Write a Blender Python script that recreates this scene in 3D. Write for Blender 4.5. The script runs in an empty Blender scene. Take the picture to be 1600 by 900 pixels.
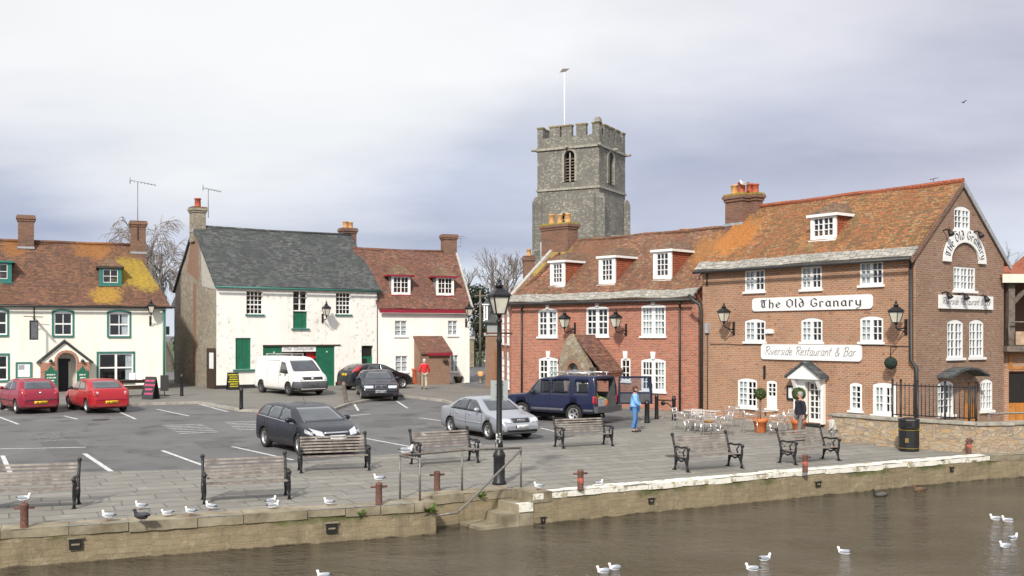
import bpy, bmesh, math, random
from mathutils import Vector, Matrix, noise
from mathutils.geometry import tessellate_polygon
from mathutils.bvhtree import BVHTree
random.seed(7)
S = bpy.context.scene
COL = S.collection
R = math.radians
Z = Vector((0, 0, 1))
# ------------------------------------------------------------ camera model
F, CX, HY, H = 1600.0, 800.0, 522.0, 3.5
def gz(y):
    return min(max(.015*(y-36), 0), .3)
def G(px, py):
    """photo pixel -> point on the ground"""
    k = (py-HY)/F
    y = H/k
    if y > 36:
        y = (H+.54)/(k+.015)
        if y > 56: y = (H-.3)/k
    return Vector(((px-CX)/F*y, y, gz(y)))
def ray(px, py):
    return Vector((0, 0, H)), Vector(((px-CX)/F, 1, (HY-py)/F))
# ------------------------------------------------------------ tags
def tag(o, label=None, cat=None, group=None, kind=None):
    if label: o['label'] = label
    if cat: o['category'] = cat
    if group: o['group'] = group
    if kind: o['kind'] = kind
    return o
def empty(name, loc=(0, 0, 0), rz=0):
    o = bpy.data.objects.new(name, None)
    COL.objects.link(o)
    o.location = loc
    o.rotation_euler = (0, 0, rz)
    return o
def kids(o):
    return [c for c in COL.objects if c.parent == o]
def copy_tree(o, parent=None):
    c = o.copy(); COL.objects.link(c); c.parent = parent
    for ch in kids(o): copy_tree(ch, c)
    return c
# ------------------------------------------------------------ mesh builder
class MB:
    def __init__(s): s.v = []; s.f = []; s.m = []; s.sm = []
    def add(s, verts, faces, m=0, smooth=False):
        b = len(s.v)
        s.v += [Vector(p) for p in verts]
        for f in faces:
            s.f.append([i+b for i in f]); s.m.append(m); s.sm.append(smooth)
        return s
    def box(s, c, d, rz=0, m=0, rot=None):
        x, y, z = d[0]/2, d[1]/2, d[2]/2
        Mx = rot if rot is not None else Matrix.Rotation(rz, 3, 'Z')
        c = Vector(c)
        vs = [c+Mx @ Vector(p) for p in ((-x,-y,-z),(x,-y,-z),(x,y,-z),(-x,y,-z),(-x,-y,z),(x,-y,z),(x,y,z),(-x,y,z))]
        return s.hexa(vs, m)
    def hexa(s, vs, m=0):
        return s.add(vs, [(3,2,1,0),(4,5,6,7),(0,1,5,4),(1,2,6,5),(2,3,7,6),(3,0,4,7)], m)
    def bx(s, x0, x1, y0, y1, z0, z1, m=0):
        return s.box(((x0+x1)/2, (y0+y1)/2, (z0+z1)/2), (x1-x0, y1-y0, z1-z0), m=m)
    def tube(s, pts, r, n=8, m=0, cap=True, smooth=True):
        pts = [Vector(p) for p in pts]
        rs = r if isinstance(r, (list, tuple)) else [r]*len(pts)
        vs = []; up = None
        for i, p in enumerate(pts):
            t = (pts[min(i+1, len(pts)-1)]-pts[max(i-1, 0)]).normalized()
            if up is None:
                up = Vector((0, 0, 1)) if abs(t.z) < .9 else Vector((1, 0, 0))
            a = t.cross(up)
            if a.length < 1e-4: a = t.orthogonal()
            a.normalize(); b = a.cross(t); up = b
            for k in range(n):
                an = 2*math.pi*(k+.5)/n
                vs.append(p+(a*math.cos(an)+b*math.sin(an))*rs[i])
        fs = []
        for i in range(len(pts)-1):
            for k in range(n):
                fs.append((i*n+k, i*n+(k+1) % n, (i+1)*n+(k+1) % n, (i+1)*n+k))
        s.add(vs, fs, m, smooth)
        if cap:
            b = len(s.v)-len(vs)
            s.f.append([b+k for k in range(n)][::-1]); s.m.append(m); s.sm.append(False)
            s.f.append([b+(len(pts)-1)*n+k for k in range(n)]); s.m.append(m); s.sm.append(False)
        return s
    def bar(s, p, q, w, h, m=0):
        p, q = Vector(p), Vector(q)
        t = (q-p).normalized()
        a = t.cross(Z)
        if a.length < 1e-3: a = Vector((1, 0, 0))
        a.normalize(); b = a.cross(t)
        vs = [e+a*(sx*w/2)+b*(sz*h/2) for e in (p, q) for sx, sz in ((-1,-1),(1,-1),(1,1),(-1,1))]
        return s.add(vs, [(0,1,2,3),(7,6,5,4),(0,4,5,1),(1,5,6,2),(2,6,7,3),(3,7,4,0)], m)
    def lathe(s, prof, c=(0, 0, 0), n=16, m=0, smooth=True, ax=None, phase=0, caps=True):
        """prof: list of (r,z)"""
        c = Vector(c); vs = []
        for r, z in prof:
            for k in range(n):
                a = 2*math.pi*(k+phase)/n
                p = Vector((r*math.cos(a), r*math.sin(a), z))
                vs.append(c+(ax @ p if ax is not None else p))
        fs = []
        for i in range(len(prof)-1):
            for k in range(n):
                fs.append((i*n+k, i*n+(k+1) % n, (i+1)*n+(k+1) % n, (i+1)*n+k))
        b = len(s.v)
        s.add(vs, fs, m, smooth)
        if caps and prof[0][0] > 1e-4: s.f.append([b+k for k in range(n)][::-1]); s.m.append(m); s.sm.append(False)
        if caps and prof[-1][0] > 1e-4: s.f.append([b+(len(prof)-1)*n+k for k in range(n)]); s.m.append(m); s.sm.append(False)
        return s
    def ball(s, c, r, n=12, k=8, m=0, rot=None):
        rx, ry, rz = r if isinstance(r, (list, tuple)) else (r, r, r)
        c = Vector(c); vs = []; fs = []
        for i in range(k+1):
            th = math.pi*i/k
            for j in range(n):
                a = 2*math.pi*j/n
                p = Vector((rx*math.sin(th)*math.cos(a), ry*math.sin(th)*math.sin(a), -rz*math.cos(th)))
                vs.append(c+(rot @ p if rot is not None else p))
        for i in range(k):
            for j in range(n):
                fs.append((i*n+j, i*n+(j+1) % n, (i+1)*n+(j+1) % n, (i+1)*n+j))
        return s.add(vs, fs, m, True)
    def prism(s, poly, z0, z1, m=0):
        """poly: [(x,y)] extruded upward"""
        n = len(poly)
        vs = [Vector((p[0], p[1], z0)) for p in poly]+[Vector((p[0], p[1], z1)) for p in poly]
        fs = [tuple(range(n))[::-1], tuple(range(n, 2*n))]+[(i, (i+1) % n, n+(i+1) % n, n+i) for i in range(n)]
        return s.add(vs, fs, m)
    def plate(s, pl, outer, holes=(), d0=0., d1=.05, m=0, back=False, rim=True):
        """polygon with holes on a Plane: front at d1, edges back to d0"""
        loops = [outer]+list(holes)
        flat = [p for lp in loops for p in lp]
        tris = tessellate_polygon([[Vector((p[0], p[1], 0)) for p in lp] for lp in loops])
        vs = [pl.pt(p[0], p[1], d1) for p in flat]
        fs = []
        for t in tris:
            a, b, c = (flat[i] for i in t)
            ar = (b[0]-a[0])*(c[1]-a[1])-(c[0]-a[0])*(b[1]-a[1])
            if abs(ar) < 1e-9: continue
            fs.append(tuple(t) if ar > 0 else tuple(t)[::-1])
        s.add(vs, fs, m)
        if back:
            s.add([pl.pt(p[0], p[1], d0) for p in flat], [f[::-1] for f in fs], m)
        for lp in (loops if rim else loops[1:]):
            n = len(lp)
            s.add([pl.pt(p[0], p[1], d1) for p in lp]+[pl.pt(p[0], p[1], d0) for p in lp],
                  [(i, (i+1) % n, n+(i+1) % n, n+i) for i in range(n)], m)
        return s
    def build(s, name, mats, parent=None, fix=True, loc=None):
        me = bpy.data.meshes.new(name)
        me.from_pydata([tuple(v) for v in s.v], [], s.f)
        if not isinstance(mats, (list, tuple)): mats = [mats]
        for mt in mats: me.materials.append(mt)
        me.polygons.foreach_set('material_index', s.m)
        me.polygons.foreach_set('use_smooth', s.sm)
        me.update()
        if fix:
            bm = bmesh.new(); bm.from_mesh(me)
            bmesh.ops.recalc_face_normals(bm, faces=bm.faces)
            bm.to_mesh(me); bm.free()
        uvbox(me)
        o = bpy.data.objects.new(name, me)
        COL.objects.link(o)
        if parent is not None: o.parent = parent
        if loc is not None: o.location = loc
        return o
def uvbox(me):
    uv = me.uv_layers.new(name='UVMap') if not me.uv_layers else me.uv_layers[0]
    for p in me.polygons:
        n = p.normal
        if abs(n.z) > .96: a, b = Vector((1, 0, 0)), Vector((0, 1, 0))
        else:
            a = Z.cross(n).normalized(); b = n.cross(a)
        for li in p.loop_indices:
            co = me.vertices[me.loops[li].vertex_index].co
            uv.data[li].uv = (co.dot(a), co.dot(b))
class Plane:
    """vertical plane in the local frame of matrix M: o + u*x + z*Z + d*n"""
    def __init__(s, M, o=(0, 0, 0), x=(1, 0, 0)):
        s.M = M; s.o = Vector(o); s.x = Vector(x).normalized(); s.n = s.x.cross(Z)
        s.Mi = M.inverted()
    def pt(s, u, z, d=0): return s.o+s.x*u+Z*z+s.n*d
    def pix(s, px, py):
        a, d = ray(px, py)
        a = s.Mi @ a; d = s.Mi.to_3x3() @ d
        t = (s.o-a).dot(s.n)/d.dot(s.n)
        p = a+d*t
        return (p-s.o).dot(s.x), p.z-s.o.z
    def rect(s, x0, y0, x1, y1):
        xm, ym = (x0+x1)/2, (y0+y1)/2
        return s.pix(x0, ym)[0], s.pix(xm, y1)[1], s.pix(x1, ym)[0], s.pix(xm, y0)[1]
    def off(s, d): return Plane(s.M, s.o+s.n*d, s.x)
    def rz(s):
        v = s.M.to_3x3() @ s.x
        return math.atan2(v.y, v.x)
    def world(s, u, z, d=0): return s.M @ s.pt(u, z, d)
def arch(u0, z0, u1, z1, rise=0, n=8):
    if rise <= 0: return [(u0, z0), (u1, z0), (u1, z1), (u0, z1)]
    w = (u1-u0)/2; rise = min(rise, w)
    r = (w*w+rise*rise)/(2*rise); cz = z1-r; c = (u0+u1)/2
    a = math.asin(min(1, w/r))
    return [(u0, z0), (u1, z0)]+[(c+r*math.sin(a-2*a*i/n), cz+r*math.cos(a-2*a*i/n)) for i in range(n+1)]
def slab(name, mat, pL, pR, qR, qL, parent, th=.12, nu=24, nv=10, amp=.025, seed=0):
    pL, pR, qR, qL = map(Vector, (pL, pR, qR, qL))
    n = (pR-pL).cross(qL-pL).normalized()
    if n.z < 0: n = -n
    mb = MB(); top = []
    for j in range(nv+1):
        for i in range(nu+1):
            u, v = i/nu, j/nv
            p = (pL*(1-u)+pR*u)*(1-v)+(qL*(1-u)+qR*u)*v
            k = noise.noise(p*.55+Vector((seed, 0, 0)))*amp*1.6+noise.noise(p*2.1+Vector((seed, 3, 0)))*amp*.5
            top.append(p+n*k)
    bot = [p-n*th for p in top]
    N = (nu+1)*(nv+1); fs = []
    ix = lambda i, j: j*(nu+1)+i
    for j in range(nv):
        for i in range(nu):
            fs.append((ix(i, j), ix(i+1, j), ix(i+1, j+1), ix(i, j+1)))
            fs.append((N+ix(i, j), N+ix(i, j+1), N+ix(i+1, j+1), N+ix(i+1, j)))
    for i in range(nu):
        fs.append((ix(i, 0), N+ix(i, 0), N+ix(i+1, 0), ix(i+1, 0)))
        fs.append((ix(i, nv), ix(i+1, nv), N+ix(i+1, nv), N+ix(i, nv)))
    for j in range(nv):
        fs.append((ix(0, j), ix(0, j+1), N+ix(0, j+1), N+ix(0, j)))
        fs.append((ix(nu, j), N+ix(nu, j), N+ix(nu, j+1), ix(nu, j+1)))
    mb.add(top+bot, fs)
    return mb.build(name, mat, parent)
def sheet(name, poly, dz, mat, parent=None, skirt=0, edge_mat=None):
    """flat polygon that follows the ground's gentle rise"""
    bm = bmesh.new()
    pts = [Vector((p[0], p[1], 0)) for p in poly]
    tris = tessellate_polygon([pts])
    vs = [bm.verts.new(p) for p in pts]
    for t in tris:
        try: bm.faces.new([vs[i] for i in t])
        except ValueError: pass
    for yy in (36, 56):
        bmesh.ops.bisect_plane(bm, geom=bm.verts[:]+bm.edges[:]+bm.faces[:], plane_co=(0, yy, 0), plane_no=(0, 1, 0))
    if skirt:
        be = [e for e in bm.edges if len(e.link_faces) == 1]
        r = bmesh.ops.extrude_edge_only(bm, edges=be)
        nv = {g for g in r['geom'] if isinstance(g, bmesh.types.BMVert)}
        nf = [g for g in r['geom'] if isinstance(g, bmesh.types.BMFace)]
        for v in bm.verts: v.co.z = gz(v.co.y)+dz-(skirt if v in nv else 0)
    else:
        for v in bm.verts: v.co.z = gz(v.co.y)+dz
    bmesh.ops.recalc_face_normals(bm, faces=bm.faces)
    up = sum(f.normal.z*f.calc_area() for f in bm.faces)
    if up < 0: bmesh.ops.reverse_faces(bm, faces=bm.faces[:])
    me = bpy.data.meshes.new(name); bm.to_mesh(me); bm.free()
    me.materials.append(mat); uvbox(me)
    o = bpy.data.objects.new(name, me); COL.objects.link(o)
    if parent is not None: o.parent = parent
    return o
# ------------------------------------------------------------ materials
def nd(nt, t, ins=None, **props):
    n = nt.nodes.new(t)
    for k, v in props.items(): setattr(n, k, v)
    for k, v in (ins or {}).items():
        s = n.inputs[k]
        if isinstance(v, bpy.types.NodeSocket): nt.links.new(v, s)
        else:
            if s.type == 'RGBA' and len(v) == 3: v = (*v, 1)
            s.default_value = v
    return n
def mix(nt, fac, a, b, blend='MIX'):
    n = nd(nt, 'ShaderNodeMix', data_type='RGBA', blend_type=blend)
    for i, v in ((0, fac), (6, a), (7, b)):
        s = n.inputs[i]
        if isinstance(v, bpy.types.NodeSocket): nt.links.new(v, s)
        elif i == 0: s.default_value = v
        else: s.default_value = (*v, 1) if len(v) == 3 else v
    return n.outputs[2]
def mth(nt, op, a, b=0., c=0., clamp=False):
    return nd(nt, 'ShaderNodeMath', {0: a, 1: b, 2: c}, operation=op, use_clamp=clamp).outputs[0]
def mr(nt, v, a, b, c=0., d=1.):
    return nd(nt, 'ShaderNodeMapRange', {0: v, 1: a, 2: b, 3: c, 4: d}).outputs[0]
def nz(nt, vec, scale, detail=4, rough=.55):
    return nd(nt, 'ShaderNodeTexNoise', {'Vector': vec, 'Scale': scale, 'Detail': detail, 'Roughness': rough}).outputs[0]
def newmat(name):
    m = bpy.data.materials.new(name); m.use_nodes = True
    nt = m.node_tree; nt.nodes.clear()
    out = nd(nt, 'ShaderNodeOutputMaterial')
    b = nd(nt, 'ShaderNodeBsdfPrincipled')
    nt.links.new(b.outputs[0], out.inputs[0])
    return m, nt, b, out
def setb(nt, b, **kw):
    for k, v in kw.items():
        s = b.inputs[k.replace('_', ' ')]
        if isinstance(v, bpy.types.NodeSocket): nt.links.new(v, s)
        else: s.default_value = (*v, 1) if (s.type == 'RGBA' and len(v) == 3) else v
def bump(nt, b, h, dist=.01, st=.6):
    n = nd(nt, 'ShaderNodeBump', {'Height': h, 'Distance': dist, 'Strength': st})
    nt.links.new(n.outputs[0], b.inputs['Normal'])
def uvs(nt): return nd(nt, 'ShaderNodeUVMap').outputs[0]
def obj(nt): return nd(nt, 'ShaderNodeTexCoord').outputs['Object']
def geo(nt): return nd(nt, 'ShaderNodeNewGeometry').outputs['Position']
def dk(c, k): return tuple(x*k for x in c)
def plain(name, c, rough=.6, metal=0., var=.25, sc=6., bmp=0., coat=0., c2=None, spec=.5):
    m, nt, b, _ = newmat(name)
    o = obj(nt); n = nz(nt, o, sc, 6)
    f = mr(nt, n, .3, .7)
    col = mix(nt, f, dk(c, 1-var), c2 or tuple(min(x*(1+var), .95) for x in c))
    setb(nt, b, Base_Color=col, Roughness=rough, Metallic=metal, Coat_Weight=coat)
    b.inputs['Coat Roughness'].default_value = .05
    b.inputs['Specular IOR Level'].default_value = spec
    if bmp: bump(nt, b, nz(nt, o, sc*5, 4), bmp)
    return m
def brick(name, c1, c2, mortar, bw=.225, rh=.075, ms=.009, stain=(.12, .1, .09), stain_amt=.5, c3=None, patch=None, c4=None):
    m, nt, b, _ = newmat(name)
    u = uvs(nt)
    wob = nd(nt, 'ShaderNodeVectorMath', {0: u, 1: nd(nt, 'ShaderNodeVectorMath', {0: nd(nt, 'ShaderNodeTexNoise', {'Vector': u, 'Scale': .8}).outputs[1], 'Scale': .03}, operation='SCALE').outputs[0]}, operation='ADD').outputs[0]
    t = nd(nt, 'ShaderNodeTexBrick', {'Vector': wob, 'Color1': c1, 'Color2': c2, 'Mortar': mortar, 'Scale': 1., 'Mortar Size': ms, 'Mortar Smooth': .1, 'Bias': 0., 'Brick Width': bw, 'Row Height': rh})
    big = nz(nt, u, .55, 5, .6)
    mid = nz(nt, u, 4.5, 5, .7)
    col = t.outputs[0]
    # single odd bricks
    t2 = nd(nt, 'ShaderNodeTexBrick', {'Vector': wob, 'Color1': (0, 0, 0), 'Color2': (1, 1, 1), 'Mortar': (0, 0, 0), 'Scale': 1., 'Mortar Size': ms, 'Bias': -.55, 'Brick Width': bw, 'Row Height': rh}, offset=.5)
    col = mix(nt, mth(nt, 'MULTIPLY', t2.outputs[0], .7), col, c3 or dk(c1, .45))
    if c4: col = mix(nt, mr(nt, nz(nt, nd(nt, 'ShaderNodeMapping', {'Vector': u, 'Scale': (3.2, 9., 1)}).outputs[0], 1., 3, .6), .58, .68, 0., .75), col, c4)
    sp_ = nz(nt, nd(nt, 'ShaderNodeMapping', {'Vector': u, 'Scale': (4., 10., 1), 'Location': (7, 3, 0)}).outputs[0], 1., 2, .6)
    col = mix(nt, mr(nt, sp_, .64, .7, 0., .7), col, c3 or dk(c2, .6))
    col = mix(nt, mth(nt, 'MULTIPLY', mr(nt, big, .45, .75), stain_amt), col, stain)
    col = mix(nt, mth(nt, 'MULTIPLY', mr(nt, mid, .5, .75), .5), col, dk(mortar, 1.0))
    if patch: col = mix(nt, mth(nt, 'MULTIPLY', mr(nt, nz(nt, u, .35, 3), .5, .62), .75), col, patch)
    setb(nt, b, Base_Color=col, Roughness=.9)
    bump(nt, b, mth(nt, 'ADD', mth(nt, 'MULTIPLY', t.outputs[1], -1.), mth(nt, 'MULTIPLY', mid, .6)), .012, .7)
    return m
def rubble(name, cols, mortar, scale=3.2, squash=1.7, ms=.06, dirt=(.1, .09, .075), dirt_amt=.5):
    m, nt, b, _ = newmat(name)
    u = uvs(nt)
    v = nd(nt, 'ShaderNodeMapping', {'Vector': u, 'Scale': (1, squash, 1)}).outputs[0]
    v = nd(nt, 'ShaderNodeVectorMath', {0: v, 1: nd(nt, 'ShaderNodeVectorMath', {0: nd(nt, 'ShaderNodeTexNoise', {'Vector': u, 'Scale': 5.}).outputs[1], 'Scale': .12}, operation='SCALE').outputs[0]}, operation='ADD').outputs[0]
    cell = nd(nt, 'ShaderNodeTexVoronoi', {'Vector': v, 'Scale': scale, 'Randomness': .85})
    edge = nd(nt, 'ShaderNodeTexVoronoi', {'Vector': v, 'Scale': scale, 'Randomness': .85}, feature='DISTANCE_TO_EDGE')
    rmp = nd(nt, 'ShaderNodeValToRGB', {0: nd(nt, 'ShaderNodeSeparateColor', {0: cell.outputs['Color']}).outputs[0]})
    els = rmp.color_ramp.elements
    while len(els) < len(cols): els.new(.5)
    for i, c in enumerate(cols):
        els[i].position = i/(len(cols)-1)*.8+.1; els[i].color = (*c, 1)
    fine = nz(nt, u, 14., 5, .7)
    col = mix(nt, mr(nt, fine, .25, .75, 0., .5), rmp.outputs[0], mortar)
    e = mr(nt, edge.outputs['Distance'], 0., ms)
    col = mix(nt, e, mortar, col)
    col = mix(nt, mth(nt, 'MULTIPLY', mr(nt, nz(nt, u, .5, 6, .65), .42, .7), dirt_amt), col, dirt)
    setb(nt, b, Base_Color=col, Roughness=.92)
    bump(nt, b, mth(nt, 'ADD', e, mth(nt, 'MULTIPLY', fine, .7)), .03, .7)
    return m
def tiles(name, c1, c2, dark, lich, amt=.4, bw=.17, rh=.11, blobs=(), lich2=None, streak=.35, pale=None):
    m, nt, b, _ = newmat(name)
    u = uvs(nt); o = obj(nt)
    wob = nd(nt, 'ShaderNodeVectorMath', {0: u, 1: nd(nt, 'ShaderNodeVectorMath', {0: nd(nt, 'ShaderNodeTexNoise', {'Vector': u, 'Scale': 1.3, 'Detail': 4.}).outputs[1], 'Scale': .07}, operation='SCALE').outputs[0]}, operation='ADD').outputs[0]
    t = nd(nt, 'ShaderNodeTexBrick', {'Vector': wob, 'Color1': c1, 'Color2': c2, 'Mortar': dark, 'Scale': 1., 'Mortar Size': .012, 'Mortar Smooth': .3, 'Bias': 0., 'Brick Width': bw, 'Row Height': rh})
    st = nz(nt, nd(nt, 'ShaderNodeMapping', {'Vector': u, 'Scale': (1.2, 3.2, 1)}).outputs[0], 1.6, 7, .7)
    big = nz(nt, u, .45, 5, .6)
    t3 = nd(nt, 'ShaderNodeTexBrick', {'Vector': wob, 'Color1': (0, 0, 0), 'Color2': (1, 1, 1), 'Mortar': (.25, .25, .25), 'Scale': 1., 'Mortar Size': .012, 'Bias': 0., 'Brick Width': bw, 'Row Height': rh}, offset=.5)
    rp = nd(nt, 'ShaderNodeValToRGB', {0: mth(nt, 'ADD', t3.outputs[0], mth(nt, 'MULTIPLY', mth(nt, 'SUBTRACT', nz(nt, u, 1.3, 6, .7), .5), .9))})
    el = rp.color_ramp.elements
    el[0].position = .02; el[0].color = (*dk(dark, .8), 1); el[1].position = .98; el[1].color = (*(pale or lich), 1)
    for ps, cc in ((.22, dark), (.4, c2), (.56, c1), (.7, dk(c1, 1.25)), (.84, lich)): k_ = el.new(ps); k_.color = (*cc, 1)
    tcol = mix(nt, .75, t.outputs[0], rp.outputs[0])
    col = mix(nt, mr(nt, st, .42, .66, 0., .8), tcol, dark)
    row = nz(nt, nd(nt, 'ShaderNodeMapping', {'Vector': u, 'Scale': (1.6, 9., 1)}).outputs[0], 1., 3, .6)
    col = mix(nt, mr(nt, row, .52, .66, 0., .6), col, dk(dark, .55))
    col = mix(nt, mr(nt, row, .46, .36, 0., .45), col, dk(c1, 1.35))
    col = mix(nt, mth(nt, 'MULTIPLY', mr(nt, big, .42, .66), .6), col, dk(c2, .75))
    fl = nz(nt, nd(nt, 'ShaderNodeMapping', {'Vector': u, 'Scale': (2.2, 5., 1)}).outputs[0], 2.6, 6, .75)
    col = mix(nt, mth(nt, 'MULTIPLY', mr(nt, fl, .53, .68), amt), col, lich)
    if lich2: col = mix(nt, mth(nt, 'MULTIPLY', mr(nt, nz(nt, u, 1.1, 7, .7), .56, .66), amt), col, lich2)
    if pale: col = mix(nt, mr(nt, nz(nt, nd(nt, 'ShaderNodeMapping', {'Vector': u, 'Scale': (3., 7., 1)}).outputs[0], 2.9, 4, .6), .62, .72, 0., .55), col, pale)
    for (c, r, lc) in blobs:
        d = nd(nt, 'ShaderNodeVectorMath', {0: o, 1: c}, operation='DISTANCE').outputs['Value']
        q = mth(nt, 'ADD', d, mth(nt, 'MULTIPLY', mth(nt, 'SUBTRACT', nz(nt, u, 2.4, 8, .8), .5), r*2.6))
        rowm = nz(nt, nd(nt, 'ShaderNodeMapping', {'Vector': u, 'Scale': (2., 8., 1)}).outputs[0], 3., 4, .7)
        col = mix(nt, mth(nt, 'MULTIPLY', mth(nt, 'MULTIPLY', mr(nt, q, r, r*.6), .9), mr(nt, rowm, .36, .54)), col, lc)
    setb(nt, b, Base_Color=col, Roughness=.9)
    bump(nt, b, mth(nt, 'ADD', mth(nt, 'MULTIPLY', t.outputs[1], -1.), fl), .03, .8)
    return m
def render_wall(name, c, patch=(.45, .42, .38), amt=.0, low=(.6, .55, .42), thr=.63):
    m, nt, b, _ = newmat(name)
    u = uvs(nt); o = obj(nt)
    st = nz(nt, nd(nt, 'ShaderNodeMapping', {'Vector': u, 'Scale': (2., .35, 1)}).outputs[0], 1.1, 6, .65)
    col = mix(nt, mr(nt, st, .45, .8, 0., .34), c, low)
    col = mix(nt, mr(nt, nz(nt, u, .7, 5), .4, .75, 0., .14), col, low)
    if amt:
        zone = nz(nt, u, .38, 2)
        fl = nz(nt, u, 3.4, 8, .72)
        k = mth(nt, 'MULTIPLY', mr(nt, fl, thr-.05, thr+.03), mr(nt, zone, .46, .53))
        col = mix(nt, mth(nt, 'MULTIPLY', k, amt), col, patch)
    setb(nt, b, Base_Color=col, Roughness=.85)
    bump(nt, b, nz(nt, u, 9., 6), .012, .5)
    return m
def glassy(name):
    m, nt, b, out = newmat(name)
    nt.nodes.remove(b)
    tr = nd(nt, 'ShaderNodeBsdfTransparent', {0: (.78, .84, .9, 1)})
    n = nd(nt, 'ShaderNodeBump', {'Height': nz(nt, obj(nt), 2.2, 2), 'Distance': .01, 'Strength': .25})
    gl = nd(nt, 'ShaderNodeBsdfGlossy', {'Color': (1, 1, 1, 1), 'Roughness': .03, 'Normal': n.outputs[0]})
    gn = nd(nt, 'ShaderNodeNewGeometry')
    cs = mth(nt, 'ABSOLUTE', nd(nt, 'ShaderNodeVectorMath', {0: gn.outputs['Normal'], 1: gn.outputs['Incoming']}, operation='DOT_PRODUCT').outputs['Value'])
    fac = mth(nt, 'ADD', mth(nt, 'MULTIPLY', mth(nt, 'POWER', mth(nt, 'SUBTRACT', 1., cs), 4.), .75), .07)
    ms = nd(nt, 'ShaderNodeMixShader', {0: fac, 1: tr.outputs[0], 2: gl.outputs[0]})
    nt.links.new(ms.outputs[0], out.inputs[0])
    return m
M = {}
M['glass'] = glassy('window_glass')
M['white'] = plain('white_paint', (.82, .82, .8), .45, var=.05)
M['cream'] = plain('cream_paint', (.72, .68, .58), .5, var=.08)
M['curtain'] = plain('net_curtain', (.62, .62, .58), .9, var=.25, sc=9)
M['teal'] = plain('teal_paint', (.03, .17, .14), .45, var=.15)
M['green'] = plain('green_paint', (.012, .13, .07), .5, var=.15, sc=3)
M['crimson'] = plain('crimson_paint', (.25, .012, .03), .5, var=.15)
M['black'] = plain('black_iron', (.012, .012, .014), .45, var=.3, sc=20)
M['dark'] = plain('dark_void', (.012, .011, .01), .9, var=.2)
M['gutter'] = plain('dark_gutter', (.03, .03, .03), .5, var=.3)
M['lead'] = plain('lead_flashing', (.33, .34, .36), .6, var=.25, sc=9)
M['grey_metal'] = plain('grey_sign_metal', (.33, .36, .36), .5, var=.08)
M['galv'] = plain('galvanised_tube', (.19, .175, .155), .5, metal=.4, var=.35, sc=14)
M['rust'] = plain('rusty_iron', (.13, .06, .045), .8, var=.5, sc=18, bmp=.004)
M['alu'] = plain('aluminium', (.72, .72, .72), .3, metal=.85, var=.08)
M['orange_wood'] = plain('varnished_timber', (.42, .17, .035), .45, var=.25, sc=4)
M['grey_wood'] = plain('weathered_timber', (.15, .12, .1), .8, var=.4, sc=6, bmp=.004)
M['brown_wood'] = plain('dark_brown_timber', (.05, .03, .02), .7, var=.3, sc=6)
M['teak'] = plain('teak_slat', (.42, .3, .2), .6, var=.25, sc=5)
M['terra'] = plain('terracotta', (.55, .16, .05), .75, var=.2, sc=9)
M['pot_red'] = plain('red_clay_pot', (.42, .1, .05), .8, var=.3, sc=9)
M['pot_buff'] = plain('buff_clay_pot', (.6, .33, .13), .8, var=.3, sc=9)
M['lampglass'] = plain('frosted_lamp_glass', (.62, .6, .5), .25, var=.08)
M['letter'] = plain('black_lettering', (.02, .02, .025), .6, var=.1)
M['letter_grey'] = plain('grey_lettering', (.2, .2, .21), .6, var=.1)
M['letter_white'] = plain('white_lettering', (.8, .8, .78), .6, var=.05)
M['yellow'] = plain('yellow_lettering', (.75, .68, .03), .6, var=.1)
M['pink'] = plain('pink_lettering', (.7, .12, .25), .6, var=.1)
M['redp'] = plain('red_plastic', (.6, .03, .03), .4, var=.1)
M['paper'] = plain('paper', (.75, .76, .78), .7, var=.1, sc=12)
M['concrete'] = plain('cement', (.42, .4, .36), .9, var=.3, sc=7, bmp=.006)
M['dk_plinth'] = plain('black_plinth', (.02, .02, .02), .8, var=.4)

M['brick_red'] = brick('red_brick', (.5, .145, .075), (.34, .09, .05), (.42, .32, .25), stain=(.3, .125, .08), stain_amt=.5, c3=(.2, .07, .055), ms=.012)
M['brick_buff'] = brick('mixed_brown_brick', (.45, .19, .09), (.29, .12, .062), (.44, .34, .25), stain=(.19, .1, .06), stain_amt=.5, c3=(.52, .34, .22), ms=.014, c4=(.17, .08, .06))
M['brick_gable'] = brick('brown_gable_brick', (.29, .15, .09), (.2, .095, .06), (.33, .25, .19), stain=(.16, .09, .06), stain_amt=.5, c3=(.5, .4, .31), ms=.012, c4=(.13, .07, .05))
M['brick_chim'] = brick('sooty_chimney_brick', (.24, .1, .06), (.17, .075, .05), (.25, .2, .15), stain=(.08, .06, .05), stain_amt=.55)
M['brick_porch'] = brick('rustic_porch_brick', (.26, .12, .075), (.2, .1, .07), (.3, .23, .17), stain=(.3, .22, .14), stain_amt=.6, c3=(.36, .26, .17))
M['tilehung'] = brick('hung_clay_tile', (.5, .14, .06), (.38, .1, .045), (.1, .04, .03), bw=.16, rh=.1, ms=.012, stain=(.22, .1, .05), stain_amt=.4)
M['gable_stone'] = rubble('rubble_gable_stone', [(.34, .28, .2), (.24, .21, .17), (.42, .37, .29), (.28, .24, .19), (.2, .17, .14)], (.36, .32, .25), 5., 1.6, .07, dirt=(.17, .145, .12), dirt_amt=.55)
M['porch_stone'] = rubble('porch_rubble', [(.3, .25, .18), (.42, .38, .3), (.2, .14, .09), (.34, .25, .16)], (.3, .25, .19), 4.5, 1.4, .06, dirt_amt=.4)
M['church_stone'] = rubble('church_stone', [(.19, .18, .155), (.24, .225, .19), (.15, .143, .127), (.2, .19, .163), (.42, .4, .34)], (.22, .21, .18), 5.4, 1.6, .05, dirt=(.125, .12, .105), dirt_amt=.7)
M['dressed'] = plain('dressed_stone', (.32, .3, .25), .9, var=.35, sc=5, bmp=.01)
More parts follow.
